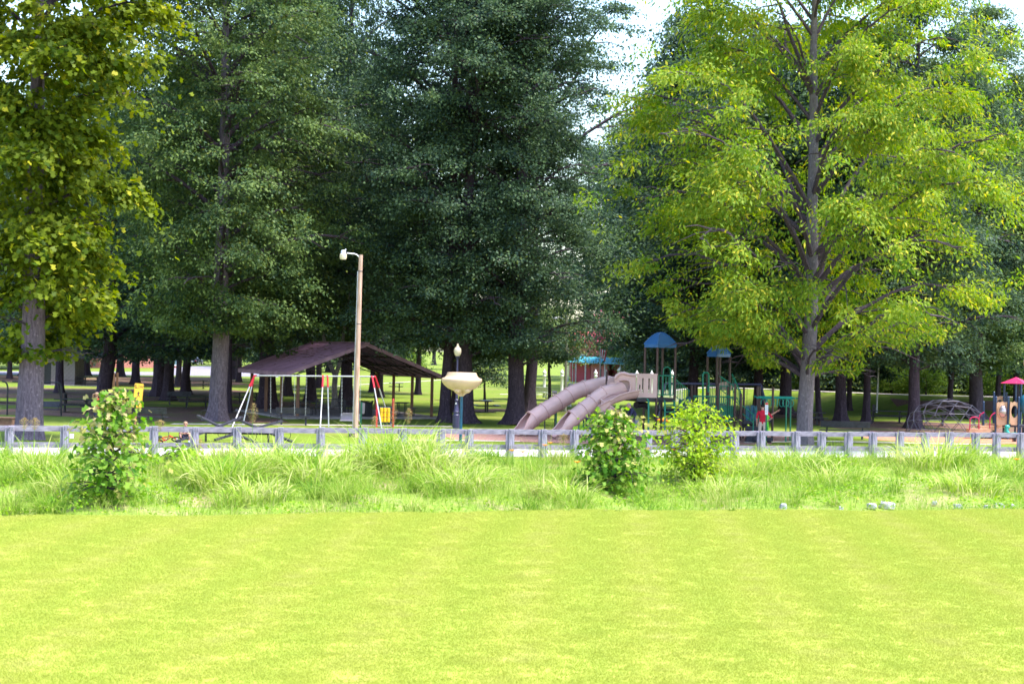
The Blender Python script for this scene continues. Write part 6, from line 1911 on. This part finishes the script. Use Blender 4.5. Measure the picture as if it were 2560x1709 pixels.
# brick house
a, b = G(205, 919), G(446, 919.5)
t = thing('brick_house', 'red brick house with white-framed window behind the left trunks', 'house', (a + b) / 2)
t.rotation_euler = (0, 0, math.atan2(b.y - a.y, b.x - a.x))
L = (b - a).length
wx = L / 2 - 0.72
def wall_box(x0, x1, z0, z1): return MB().box(((x0 + x1) / 2, 0, (z0 + z1) / 2), (x1 - x0, 0.25, z1 - z0))
mb = wall_box(-L / 2, wx - 0.42, 0, 5.2)
mb.box(((wx + 0.42 + L / 2) / 2, 0, 2.6), (L / 2 - wx - 0.42, 0.25, 5.2)); mb.box((wx, 0, 0.2), (0.84, 0.25, 0.4)); mb.box((wx, 0, 3.7), (0.84, 0.25, 3.0))
mb.box((L / 2 - 0.125, 4, 2.6), (0.24, 7.7, 5.2)); mb.box((-L / 2 + 0.125, 4, 2.6), (0.24, 7.7, 5.2))
mb.build('wall', M['brick'], t)
w = MB().box((wx, 0.05, 1.3), (0.8, 0.03, 1.76)).build('window', M['glass'], t)
for x0, z0, sx, sz in ((wx - 0.38, 1.3, 0.08, 1.78), (wx + 0.38, 1.3, 0.08, 1.78), (wx, 0.44, 0.84, 0.08), (wx, 2.16, 0.84, 0.08), (wx, 1.3, 0.7, 0.05)):
    link('frame', MB().box((x0, -0.02, z0), (sx, 0.12, sz)).mesh('frame', M['white']), w)
link('sill', MB().box((wx, -0.14, 0.37), (1.0, 0.16, 0.06)).mesh('sill', M['white']), w)
MB().prism([(-L / 2 - 0.4, -0.5, 5.2), (L / 2 + 0.4, -0.5, 5.2), (L / 2 + 0.4, 4, 7.4), (-L / 2 - 0.4, 4, 7.4)], (0, 0, 0.15)).prism([(-L / 2 - 0.4, 8.5, 5.2), (L / 2 + 0.4, 8.5, 5.2), (L / 2 + 0.4, 4.02, 7.4), (-L / 2 - 0.4, 4.02, 7.4)], (0, 0, 0.15)).build('roof', M['charcoal'], t)
for k, (x_, z_, s_) in enumerate(((-1.9, 3.0, .22), (-1.65, 3.0, .22), (-1.35, 3.0, .22), (-0.9, 2.5, .26), (-0.5, 2.45, .2), (-1.9, 1.0, .3), (-1.55, 0.85, .26))):
    MB().box((x_ + 2.3, -0.17, z_), (s_, 0.1, s_ * 1.1)).build('meter_box', M['lampwhite'], t)

# parked car, seen from behind
p = G(479, 912.5)
t = thing('parked_car', 'dark blue car seen from behind at the far parking lot', 'car', p, R(-6))
prof = [(-0.86, 0.3), (-0.9, 0.55), (-0.86, 0.85), (-0.68, 1.28), (-0.55, 1.42), (0.55, 1.42), (0.68, 1.28), (0.86, 0.85), (0.9, 0.55), (0.86, 0.3)]
mb = MB(); V = []
secs = [(0.0, 0.96, 0.62), (0.25, 1.0, 0.98), (1.2, 1.0, 1.0), (2.6, 1.0, 1.0), (3.2, 0.98, 0.66), (4.3, 0.92, 0.58)]
for y_, sx, sz in secs:
    for x_, z_ in prof: V.append((x_ * sx, y_, 0.3 + (z_ - 0.3) * (sz if z_ > 0.9 else 1.0)))
n_ = len(prof)
F = [(i * n_ + j, i * n_ + (j + 1) % n_, (i + 1) * n_ + (j + 1) % n_, (i + 1) * n_ + j) for i in range(len(secs) - 1) for j in range(n_)] + [tuple(range(n_)), tuple((len(secs) - 1) * n_ + j for j in range(n_))]
mb.add(V, F).build('body', M['car'], t, True)
MB().prism([(-0.6, 0.12, 0.98), (0.6, 0.12, 0.98), (0.5, 0.24, 1.3), (-0.5, 0.24, 1.3)], (0, -0.02, 0)).build('rear_window', M['glass'], t)
for s_ in (-1, 1):
    MB().box((s_ * 0.72, -0.02, 0.8), (0.24, 0.08, 0.16)).build('tail_light', M['tail'], t)
    for y_ in (0.8, 3.5):
        w = MB().tube([(s_ * 0.68, y_, 0.31), (s_ * 0.88, y_, 0.31)], 0.31, 16).build('wheel', M['tyre'], t, True)
        link('rim', MB().tube([(s_ * 0.885, y_, 0.31), (s_ * 0.895, y_, 0.31)], 0.19, 12).mesh('rim', M['galv'], True), w)
MB().box((0, -0.05, 0.45), (1.6, 0.1, 0.16)).build('bumper', M['charcoal'], t)
MB().box((0, -0.03, 0.66), (0.4, 0.03, 0.13)).build('number_plate', M['white'], t)

# red building with teal roof
a, b = G(1421, 958), G(1574, 959)
t = thing('red_shelter', 'low red building with teal metal roof behind the slides', 'building', (a + b) / 2)
t.rotation_euler = (0, 0, math.atan2(b.y - a.y, b.x - a.x))
L = (b - a).length
MB().box((-L * 0.32, 0.3, 1.15), (L * 0.34, 0.2, 2.3)).box((L * 0.3, 0.9, 1.15), (L * 0.38, 0.2, 2.3)).build('wall', M['barn_red'], t)
MB().box((L * 0.02, 0.1, 1.2), (L * 0.27, 0.2, 2.4)).build('front_wall', M['barn_red_lit'], t)
MB().box((0, 2.6, 1.2), (L, 0.2, 2.4)).build('rear_wall', M['barn_red'], t)
for s_ in (-1, 1): MB().box((s_ * (L / 2 - 0.1), 1.5, 1.15), (0.2, 2.2, 2.3)).build('side_wall', M['barn_red'], t)
ro = MB().prism([(-L / 2 - 0.3, -0.8, 2.35), (L / 2 + 0.3, -0.8, 2.35), (L / 2 + 0.3, 1.6, 3.0), (-L / 2 - 0.3, 1.6, 3.0)], (0, 0, 0.06)).prism([(-L / 2 - 0.3, 4, 2.35), (L / 2 + 0.3, 4, 2.35), (L / 2 + 0.3, 1.62, 3.0), (-L / 2 - 0.3, 1.62, 3.0)], (0, 0, 0.06)).build('roof', M['teal_roof'], t)
for k in range(20):
    x_ = -L / 2 - 0.2 + (L + 0.4) * k / 19
    link('rib', MB().beam((x_, -0.81, 2.43), (x_, 1.58, 3.08), 0.05, 0.04).mesh('rib', M['teal_roof']), ro)
for x_ in (-0.42, -0.28, -0.12, 0.2, 0.44):
    MB().box((x_ * L, -0.65, 1.17), (0.1, 0.1, 2.34)).build('porch_post', M['white'], t)
MB().box((0.05 * L, -0.03, 1.2), (0.35, 0.06, 1.0)).build('drink_machine', M['navy'], t)
MB().box((0.135 * L, -0.03, 1.3), (0.45, 0.03, 0.7)).build('notice_board', M['lampwhite'], t)
MB().box((-0.06 * L, -0.4, 2.28), (0.9, 0.5, 0.12)).build('awning', M['white'], t)
# brick building behind it
a = G(1500, 944)
t = thing('far_building', 'pinkish brick building behind the teal-roofed shelter', 'building', a)
MB().box((0.5, 4, 2.3), (9, 8, 4.6)).build('wall', M['brick'], t)
MB().prism([(-4.3, -0.5, 4.6), (5.3, -0.5, 4.6), (5.3, 4, 6.2), (-4.3, 4, 6.2)], (0, 0, 0.15)).prism([(-4.3, 8.5, 4.6), (5.3, 8.5, 4.6), (5.3, 4.02, 6.2), (-4.3, 4.02, 6.2)], (0, 0, 0.15)).build('roof', M['barn_red'], t)
for x_ in (-2.4, 0.4, 3.2):
    w = MB().box((x_, -0.03, 2.4), (0.9, 0.04, 1.4)).build('window', M['glass'], t)
    link('frame', MB().box((x_, -0.05, 3.12), (1.05, 0.06, 0.1)).box((x_, -0.05, 1.68), (1.05, 0.1, 0.1)).mesh('frame', M['white']), w)
# flag poles
for i, (px, yt, lab) in enumerate(((1432, 893, 'left grey flagpole in front of the teal-roofed building'), (1439, 889, 'second grey flagpole before the teal-roofed building'), (1465, 890, 'flagpole left of the shelter wall coloured as lit'), (1501, 868, 'flagpole with a drooping pale red flag'), (1561, 865, 'flagpole at the right end of the teal roof'))):
    b_ = G(px - 1, 968); tp_ = P(px, yt, b_.y)
    t = thing('flagpole', lab, 'flagpole', b_, 0, 'grey flagpoles')
    MB().tube([b_, tp_], 0.045, 6).ell(tp_, 0.08, 8, 5).build('pole', M['galv'], t, True, world=True)
    if i == 3:
        for k in range(5):
            MB().prism([tp_ + Vector((0.05 + k * 0.13, 0, -0.15 - 0.05 * k)), tp_ + Vector((0.18 + k * 0.13, 0.02, -0.2 - 0.05 * k)), tp_ + Vector((0.2 + k * 0.09, 0.02, -1.1 - 0.12 * k)), tp_ + Vector((0.05 + k * 0.09, 0, -1.0 - 0.12 * k))], (0, 0.02, 0)).build('flag_stripe', M['red'] if k % 2 == 0 else M['white'], t, world=True)
# white finial posts
WP = [(1360, 993, 922, 'white finial post standing alone left of the slender tree'), (1404, 994, 922, 'white finial post left of the beige utility pole'), (1424, 1016, 955, 'white finial post just above the upper tube slide'), (1488, 994, 923, 'white finial post against the shelter wall coloured as lit'),
      (1591, 996, 926, 'white finial post above the slotted tan panel, left'), (1628, 997, 927, 'white finial post above the slotted tan panel, right'), (1679, 999, 927, 'white finial post inside the blue-roofed tower')]
def finpost():
    return MB().lathe([(0.01, 0), (0.15, 0), (0.15, 0.05), (0.12, 0.08), (0.12, 0.3), (0.13, 0.33), (0.12, 0.36), (0.115, 1.75), (0.15, 1.8), (0.16, 1.86), (0.12, 1.92), (0.09, 1.98), (0.15, 2.03), (0.165, 2.12), (0.12, 2.22), (0.05, 2.3), (0.06, 2.34), (0.01, 2.42)], n=14)
for px, py, yt, lab in WP:
    b_ = G(px, py); h_ = P(px, yt, b_.y).z
    t = thing('finial_post', lab, 'post', b_, 0, 'white finial posts')
    t.scale = (1, 1, h_ / 2.42)
    part(t, 'shaft', ('finpost',), finpost, M['white'], True)
# purple-white obelisk tip behind the hood
b_ = G(1548, 985); h_ = P(1546, 917, b_.y).z
tag(MB().box((0, 0, (h_ - 0.5) / 2), (0.2, 0.2, h_ - 0.5)).lathe([(0.2, h_ - 0.55), (0.26, h_ - 0.35), (0.01, h_)], n=4).build('pointed_pillar', M['white'], None, loc=b_), 'pale pointed pillar showing above the slide hood', 'pillar')
# low white picket fence far behind
a, b = G(1568, 1001), G(1706, 1004)
t = thing('picket_fence', 'low white picket fence behind the blue-roofed tower', 'fence', a)
n_ = 46
pk = MB().box((0, 0, 0.45), (0.05, 0.03, 0.9)).lathe([(0.035, 0.9), (0.001, 0.97)], n=4).mesh('picket', M['white'])
for k in range(n_):
    link('picket', pk, t, a.lerp(b, k / (n_ - 1)) - a)
for z in (0.25, 0.7): MB().beam(Vector((0, 0.03, z)), b - a + Vector((0, 0.03, z)), 0.03, 0.06).build('rail', M['white'], t)
# blue-grey bench, black rail and plaque on the far lawn
p = G(1356, 993)
t = thing('park_bench', 'pale blue-grey bench on the lawn between the white post and dark tree', 'bench', p, R(160))
MB().box((0, 0.2, 0.68), (1.05, 0.04, 0.42), Matrix.Rotation(R(-10), 3, 'X')).build('backrest', M['galv'], t)
MB().box((0, 0, 0.42), (1.05, 0.4, 0.04)).build('seat', M['galv'], t)
for s_ in (-1, 1): MB().tube([(s_ * 0.48, -0.18, 0), (s_ * 0.48, -0.18, 0.42), (s_ * 0.48, 0.2, 0.42), (s_ * 0.48, 0.24, 0)], 0.02, 5).build('leg', M['galv'], t)
a, b = G(1365, 1003), G(1396, 1002)
t = thing('hand_railing', 'short black railing behind the upper tube slide', 'railing', a)
for z in (0.28, 0.58): MB().tube([Vector((0, 0, z)), b - a + Vector((0, 0, z))], 0.03, 6).build('rail', M['black'], t)
for f in (0, 0.5, 0.95): MB().box((b - a) * f + Vector((0, 0, 0.3)), (0.06, 0.06, 0.62)).build('post', M['black'], t)
p = G(1386, 996)
t = thing('info_plaque', 'black angled plaque on the lawn behind the upper tube slide', 'plaque', p)
MB().box((0, 0, 0.25), (0.07, 0.07, 0.5)).build('stand', M['black'], t); MB().box((0, 0, 0.55), (0.42, 0.3, 0.05), Matrix.Rotation(R(35), 3, 'X')).build('plate', M['black'], t)

# ------------------------------------------------------------------ bank details: rocks, lilies, seed plumes
def rock(px, py, w, h, lab, seed):
    p = G(px, py, 41.6)
    g = random.Random(seed)
    bm = bmesh.new(); bmesh.ops.create_icosphere(bm, subdivisions=2, radius=1.0)
    for v in bm.verts:
        k = 1 + g.uniform(-0.22, 0.22)
        q_ = Vector((math.copysign(abs(v.co.x) ** 0.6, v.co.x), math.copysign(abs(v.co.y) ** 0.6, v.co.y), math.copysign(abs(v.co.z) ** 0.6, v.co.z)))
        v.co = Vector((q_.x * k * w / 2.2, q_.y * k * w / 2.8, max(-0.3, q_.z * k) * h * 0.85))
    me = bpy.data.meshes.new('rock'); bm.to_mesh(me); bm.free(); me.materials.append(M['rock'])
    return tag(link('white_rock', me, None, p + Vector((0, 0, 0.05))), lab, 'rock', 'pale rocks along the creek')
D50 = 46.5 / 4000
for i, (px, py, w, h, lab) in enumerate([(1957, 1273, 20, 15, 'single pale stone left of the white rock pair'),
        (2102, 1275, 14, 8, 'tiny white stone at the lawn edge'), (2178, 1271, 32, 13, 'left rock of the bright white pair'), (2217, 1270, 44, 18, 'largest bright white rock at the lawn edge'), (2335, 1262, 16, 9, 'small white rock above the lawn edge on the right'),
        (2394, 1272, 26, 12, 'white rock midway between the big white rock and right edge'), (2465, 1271, 18, 7, 'flat small white rock third from the right edge'), (2496, 1270, 32, 15, 'white rock second from the right edge'), (2528, 1270, 26, 10, 'grey rock beside the right edge')]):
    rock(px, py, w * D50, h * D50, lab, i)

def lily(px, py, lab):
    base_y = py + 75
    p = G(px, min(base_y, 1262), 41.6)
    tip = P(px, py, p.y)
    t = thing('day_lily', lab, 'flower', p, 0, 'orange day lilies on the bank')
    h = tip.z - p.z
    MB().tube([(0, 0, -0.05), (0.03, 0, h * 0.6), (tip.x - p.x, 0, h)], 0.009, 5).build('stem', M['stem'], t)
    for k in range(6):
        a = k * math.pi / 3 + 0.3
        d = Vector((math.cos(a), math.sin(a), 0)); s_ = Vector((-d.y, d.x, 0))
        c = Vector((tip.x - p.x, 0, h))
        V = [c, c + d * 0.06 + s_ * 0.035 + Vector((0, 0, 0.05)), c + d * 0.13 + Vector((0, 0, 0.06)), c + d * 0.06 - s_ * 0.035 + Vector((0, 0, 0.05))]
        mb = MB().prism(V, (0, 0, 0.004)); mb.build('petal', M['orange_petal'], t)
for px, py, lab in [(1363, 1115, 'orange day lily below the lower tube slide, left of two'), (1376, 1109, 'orange day lily below the lower tube slide, right of two'), (1280, 1128, 'orange day lily left of the slides, first of two'), (1307, 1131, 'orange day lily left of the slides, second of two'),
                    (1443, 1157, 'lone orange day lily low in the grass left of the maple'), (1563, 1132, 'orange day lily among the leaves of the central maple'), (1620, 1123, 'single orange day lily between the two central shrubs'), (1684, 1126, 'leftmost orange lily of the cluster before the bright shrub'),
                    (1699, 1121, 'second orange lily of the cluster before the bright shrub'), (1717, 1114, 'topmost orange lily before the bright shrub'), (1729, 1121, 'rightmost orange lily before the bright shrub'), (2541, 1150, 'orange day lily at the right edge of the bank')]:
    lily(px, py, lab)

def plume(px, py, base_py, lab, seed, h_px=75, w=0.16):
    p = G(px - 6, base_py, 41.6)
    tip = P(px, py, p.y)
    t = thing('seed_plume', lab, 'grass plume', p, 0, 'tan grass seed plumes')
    g = np.random.default_rng(seed)
    dx, dz = tip.x - p.x, tip.z - p.z
    hl = h_px * p.y / FPX
    MB().tube([(0, 0, -0.05), (dx * 0.3, 0, dz * 0.5), (dx, 0, dz)], [0.012, 0.009, 0.004], 5).build('stalk', M['stem'], t)
    n = 420
    f = g.uniform(0, 1, n)
    rr = w * np.sin(np.pi * (0.12 + 0.85 * f)) * g.uniform(0.1, 1, n)
    a = g.uniform(0, 6.283, n)
    c = np.stack([dx - (1 - f) * dx * 0.25 + rr * np.cos(a), rr * np.sin(a), dz - (1 - f) * hl + rr * 0.35], 1)
    V = leaf_quads(c, g.uniform(0.03, 0.06, n), g.uniform(0.008, 0.016, n), -0.2)
    link('seed_head', mesh_np('seed_head', V, 4, M['plume']), t)['kind'] = 'stuff'
for i, a_ in enumerate([(634, 1008, 1170, 'largest tan seed plume in front of the swing set left leg', 1, 48, 0.2), (62, 1044, 1180, 'left tan plume over the first fence bay before the sycamore', 2, 30, 0.18), (88, 1044, 1182, 'right tan plume over the first fence bay before the sycamore', 3, 30, 0.18),
                        (402, 1050, 1190, 'drooping tan plume right of the yellow sign', 4, 24, 0.2), (985, 1000, 1160, 'tan plume crossing the right red post of the yellow game', 5, 60, 0.16), (938, 1040, 1160, 'tan plume left of the yellow game panel', 6, 30, 0.16),
                        (1022, 1020, 1165, 'faint tan plume before the right pavilion table', 7, 40, 0.16), (1410, 1085, 1200, 'tan plume under the lower tube slide', 8, 30, 0.22), (500, 1096, 1195, 'tan plume in front of the seesaw', 9, 40, 0.2)]):
    plume(*a_)

# ------------------------------------------------------------------ people
def skin_body(name, J, bones, mats, bone_mat, parent, radii, root='pelvis'):
    names = list(J)
    idx = {k: i for i, k in enumerate(names)}
    me = bpy.data.meshes.new(name)
    me.from_pydata([J[k] for k in names], [(idx[a], idx[b]) for a, b in bones], [])
    o = bpy.data.objects.new(name, me); COL.objects.link(o)
    md = o.modifiers.new('skin', 'SKIN'); md.use_smooth_shade = True
    for i, k in enumerate(names):
        sv = me.skin_vertices[0].data[i]
        r_ = radii[k]; sv.radius = r_ if isinstance(r_, tuple) else (r_, r_)
        sv.use_root = (k == root)
    o.modifiers.new('sub', 'SUBSURF').levels = 1
    o.modifiers['sub'].render_levels = 1
    dg = bpy.context.evaluated_depsgraph_get()
    ev = o.evaluated_get(dg)
    nm = bpy.data.meshes.new_from_object(ev)
    nm.name = name
    nm.materials.clear()
    for m_ in mats: nm.materials.append(m_)
    B = [(Vector(J[a]), Vector(J[b]), bone_mat.get((a, b), 0)) for a, b in bones]
    for pl in nm.polygons:
        c = pl.center; best, bi = 1e9, 0
        for a, b, mi in B:
            ab = b - a; f = max(0, min(1, (c - a).dot(ab) / max(ab.length_squared, 1e-9)))
            d = (a + ab * f - c).length
            if d < best: best, bi = d, mi
        pl.material_index = bi
        pl.use_smooth = True
    bpy.data.objects.remove(o)
    return link('body', nm, parent)

RAD = dict(pelvis=(0.155, 0.12), spine=(0.14, 0.11), chest=(0.165, 0.115), neck=0.055, headb=0.075, head=(0.085, 0.098), top=0.06,
           shL=0.065, elL=0.046, wrL=0.033, haL=0.042, shR=0.065, elR=0.046, wrR=0.033, haR=0.042,
           hipL=0.098, knL=0.066, anL=0.043, toL=0.042, hipR=0.098, knR=0.066, anR=0.043, toR=0.042)
BON = [('pelvis', 'spine'), ('spine', 'chest'), ('chest', 'neck'), ('neck', 'headb'), ('headb', 'head'), ('head', 'top'),
       ('chest', 'shL'), ('shL', 'elL'), ('elL', 'wrL'), ('wrL', 'haL'), ('chest', 'shR'), ('shR', 'elR'), ('elR', 'wrR'), ('wrR', 'haR'),
       ('pelvis', 'hipL'), ('hipL', 'knL'), ('knL', 'anL'), ('anL', 'toL'), ('pelvis', 'hipR'), ('hipR', 'knR'), ('knR', 'anR'), ('anR', 'toR')]
def stand():
    return dict(pelvis=(0, 0, .93), spine=(0, 0, 1.12), chest=(0, 0, 1.34), neck=(0, 0.01, 1.48), headb=(0, -.015, 1.57), head=(0, -.025, 1.65), top=(0, -.015, 1.73),
                shL=(.19, 0, 1.41), elL=(.25, .02, 1.13), wrL=(.26, -.04, .89), haL=(.26, -.06, .8), shR=(-.19, 0, 1.41), elR=(-.25, .02, 1.13), wrR=(-.26, -.04, .89), haR=(-.26, -.06, .8),
                hipL=(.1, 0, .88), knL=(.115, -.01, .48), anL=(.12, .02, .08), toL=(.14, -.15, .045), hipR=(-.1, 0, .88), knR=(-.115, -.01, .48), anR=(-.12, .02, .08), toR=(-.14, -.15, .045))
def person(label, loc, rz, sc, J, shirt, legs, shoes, hair, sleeves=True, long_legs=False, hairfn=None):
    t = thing('person', label, 'person', loc, rz)
    t.scale = (sc, sc, sc)
    bmt = {}
    for b in BON:
        k = 0
        if b[0] in ('pelvis', 'spine') and b[1] in ('spine', 'chest'): k = 1
        if b in (('chest', 'neck'), ('chest', 'shL'), ('chest', 'shR')): k = 1
        if sleeves and b in (('shL', 'elL'), ('shR', 'elR')): k = 1
        if b[1] in ('hipL', 'hipR', 'knL', 'knR'): k = 2
        if long_legs and b[1] in ('anL', 'anR'): k = 2
        if b[1] in ('toL', 'toR'): k = 3
        bmt[b] = k
    body = skin_body('body', J, BON, [M['skin'], shirt, legs, shoes], bmt, t, RAD)
    # five fingers on each hand, nose and ears, joined to the body mesh
    bm = bmesh.new(); bm.from_mesh(body.data)
    mb = MB()
    for s_ in 'LR':
        h_, w_ = Vector(J['ha' + s_]), Vector(J['wr' + s_])
        d = (h_ - w_).normalized(); sd = d.cross(Vector((0.3, 1, 0.2))).normalized(); up_ = sd.cross(d)
        for k, (o_, ln) in enumerate(((-0.03, 0.07), (-0.01, 0.085), (0.01, 0.08), (0.028, 0.06))):
            a = h_ + sd * o_; mb.tube([a, a + d * ln * 0.6, a + d * ln - up_ * 0.02], [0.0095, 0.009, 0.007], 5)
        a = w_ + d * 0.03 - sd * 0.03; mb.tube([a, a - sd * 0.03 + d * 0.03, a - sd * 0.035 + d * 0.06], [0.012, 0.011, 0.008], 5)
    hd = Vector(J['head']); hb = Vector(J['headb']); tp_ = Vector(J['top'])
    upv = (tp_ - hb).normalized(); fw = Vector(J.get('_face', (0, -1, 0))).normalized(); sdv = fw.cross(upv).normalized()
    mb.ell(hd + fw * 0.1 - upv * 0.02, (0.016, 0.02, 0.024), 6, 4)
    for s_ in (-1, 1): mb.ell(hd + sdv * (0.088 * s_) - upv * 0.015, (0.014, 0.024, 0.034), 6, 4)
    me2 = mb.mesh('tmp', M['skin'], True); bm.from_mesh(me2)
    bm.to_mesh(body.data); bm.free(); bpy.data.meshes.remove(me2)
    for s_ in (-1, 1):
        MB().ell(hd + fw * 0.088 + sdv * (0.034 * s_) + upv * 0.012, 0.011, 6, 4).build('eye', M['black'], t, True)
    MB().box(hd + fw * 0.09 - upv * 0.062, (0.045, 0.012, 0.009)).build('mouth', M['tail'], t)
    if hair:
        mb = MB(); hairfn(mb, hd, upv, fw, sdv); mb.build('hair', hair, t, True)
    return t
def short_hair(mb, hd, up_, fw, sd):
    mb.ell(hd + up_ * 0.035 - fw * 0.022, (0.098, 0.1, 0.082), 12, 8)
def pony(mb, hd, up_, fw, sd):
    mb.ell(hd + up_ * 0.03 - fw * 0.02, (0.1, 0.108, 0.09), 12, 8)
    q = hd - fw * 0.12 + up_ * 0.03
    mb.tube([q, q - fw * 0.08 - up_ * 0.03, q - fw * 0.1 - up_ * 0.2, q - fw * 0.06 - up_ * 0.42], [0.035, 0.05, 0.048, 0.015], 8)
def balding(mb, hd, up_, fw, sd):
    mb.ell(hd - fw * 0.03 + up_ * 0.005, (0.096, 0.095, 0.07), 12, 8)
    mb.ell(hd + fw * 0.06 - up_ * 0.075, (0.05, 0.045, 0.05), 8, 6)

# man in red, seen from behind, one hand on the hip
J = stand()
J.update(shR=(-.2, 0, 1.41), elR=(-.25, .03, 1.12), wrR=(-.24, -.05, .9), haR=(-.24, -.06, .82), shL=(.2, 0, 1.41), elL=(.42, .1, 1.17), wrL=(.22, -.02, 1.02), haL=(.16, -.05, 1.0))
p = G(1905, 1109)
# local front is -Y; turned away from the camera
person('man in red t-shirt and pale shorts seen from behind, hand on hip', p, R(172), 1.04, {k: (-v[0], v[1], v[2]) for k, v in J.items()}, M['shirt_red'], M['khaki'], M['shoe_dark'], M['hair_dark'], hairfn=short_hair)
# child beyond him, arm raised
J = stand()
J.update(shL=(.19, 0, 1.41), elL=(.42, -.05, 1.55), wrL=(.62, -.1, 1.7), haL=(.7, -.12, 1.75))
p = G(1913, 1103)
person('child in lime green mostly hidden behind the man in red, arm raised', p, R(5), 0.85, J, M['lime_cloth'], M['lime_cloth'], M['shoe'], M['hair_blond'], sleeves=False, hairfn=short_hair)
# bearded man stooping left
J = stand()
J.update(pelvis=(0, .12, .9), spine=(0, .06, 1.08), chest=(0, -.08, 1.27), neck=(0, -.16, 1.39), headb=(0, -.21, 1.46), head=(0, -.25, 1.53), top=(0, -.26, 1.61),
         shL=(.19, -.1, 1.33), elL=(.23, -.2, 1.06), wrL=(.16, -.42, .98), haL=(.12, -.5, .97), shR=(-.19, -.1, 1.33), elR=(-.23, -.2, 1.06), wrR=(-.16, -.42, .98), haR=(-.12, -.5, .97), hipL=(.1, .12, .86), hipR=(-.1, .12, .86), knL=(.12, 0, .46), knR=(-.12, .05, .46))
p = G(1583, 1101)
person('bearded man in navy shirt facing left behind the maple sapling', p, R(-80), 1.08, J, M['navy_cloth'], M['grey_cloth'], M['shoe_dark'], M['hair_grey'], long_legs=True, hairfn=balding)
# girl with ponytail facing right
J = stand()
J.update(elL=(.24, -.12, 1.15), wrL=(.16, -.36, 1.2), haL=(.13, -.44, 1.22), elR=(-.24, -.12, 1.15), wrR=(-.16, -.36, 1.2), haR=(-.13, -.44, 1.22))
p = Vector((P(240, 1075, 75).x, 75.0, 0))
person('girl with long blond ponytail and red shirt behind the maple sapling', p, R(75), 0.95, J, M['shirt_red'], M['navy_cloth'], M['shoe'], M['hair_blond'], hairfn=pony)
# boy sitting on a seesaw board end
J = dict(pelvis=(0, .05, .2), spine=(0, .03, .36), chest=(0, -.02, .55), neck=(0, -.04, .67), headb=(0, -.06, .75), head=(0, -.075, .83), top=(0, -.07, .91),
         shL=(.17, -.03, .62), elL=(.24, -.12, .42), wrL=(.08, -.28, .42), haL=(0, -.3, .42), shR=(-.17, -.03, .62), elR=(-.24, -.12, .42), wrR=(-.08, -.28, .42), haR=(0, -.3, .44),
         hipL=(.1, .02, .2), knL=(.22, -.33, .38), anL=(.17, -.3, .08), toL=(.2, -.44, .04), hipR=(-.1, .02, .2), knR=(-.22, -.33, .38), anR=(-.17, -.3, .08), toR=(-.2, -.44, .04))
p = G(462, 1106)
person('boy in dark clothes and pale shoes sitting on the ground by the seesaw', p + Vector((0, .1, 0)), R(8), 0.92, J, M['navy_cloth'], M['navy_cloth'], M['shoe'], M['hair_blond'], hairfn=short_hair)

# red bicycle lying on its side
p = G(424, 1106)
t = thing('bicycle', 'red bicycle lying on its side left of the seated boy', 'bicycle', p)
t.rotation_euler = (R(62), R(-8), R(-12))
def torus(c, r_, w_, n=20): return MB().tube([Vector(c) + Vector((r_ * math.cos(a), 0, r_ * math.sin(a))) for a in [k * 6.2832 / n for k in range(n + 1)]], w_, 6)
for x_ in (-0.42, 0.42):
    w = torus((x_, 0, 0.22), 0.2, 0.028).build('wheel', M['tyre'], t, True)
    mbs = MB()
    for k in range(8): mbs.tube([(x_, 0, 0.22), (x_ + 0.19 * math.cos(k * .785), 0, 0.22 + 0.19 * math.sin(k * .785))], 0.004, 3)
    link('spokes', mbs.mesh('spokes', M['galv']), w)
    link('hub', MB().tube([(x_, -0.04, 0.22), (x_, 0.04, 0.22)], 0.03, 8).mesh('hub', M['galv'], True), w)
mb = MB()
for a, b in (((-.42, 0, .22), (-.05, 0, .24)), ((-.42, 0, .22), (-.15, 0, .52)), ((-.15, 0, .52), (-.05, 0, .24)), ((-.15, 0, .5), (.28, 0, .56)), ((-.05, 0, .24), (.3, 0, .5)), ((.27, 0, .62), (.42, 0, .22))): mb.tube([a, b], 0.022, 6)
mb.build('frame', M['red'], t, True)
MB().tube([(.22, -.24, .68), (.26, 0, .64), (.22, .24, .68)], 0.014, 6).build('handlebar', M['black'], t, True)
MB().ell((-.18, 0, .58), (.13, .07, .035), 10, 6).build('saddle', M['black'], t, True)
MB().tube([(-.05, -.09, .14), (-.05, -.06, .24), (-.05, .06, .24), (-.05, .09, .34)], 0.014, 5).build('crank', M['galv'], t, True)
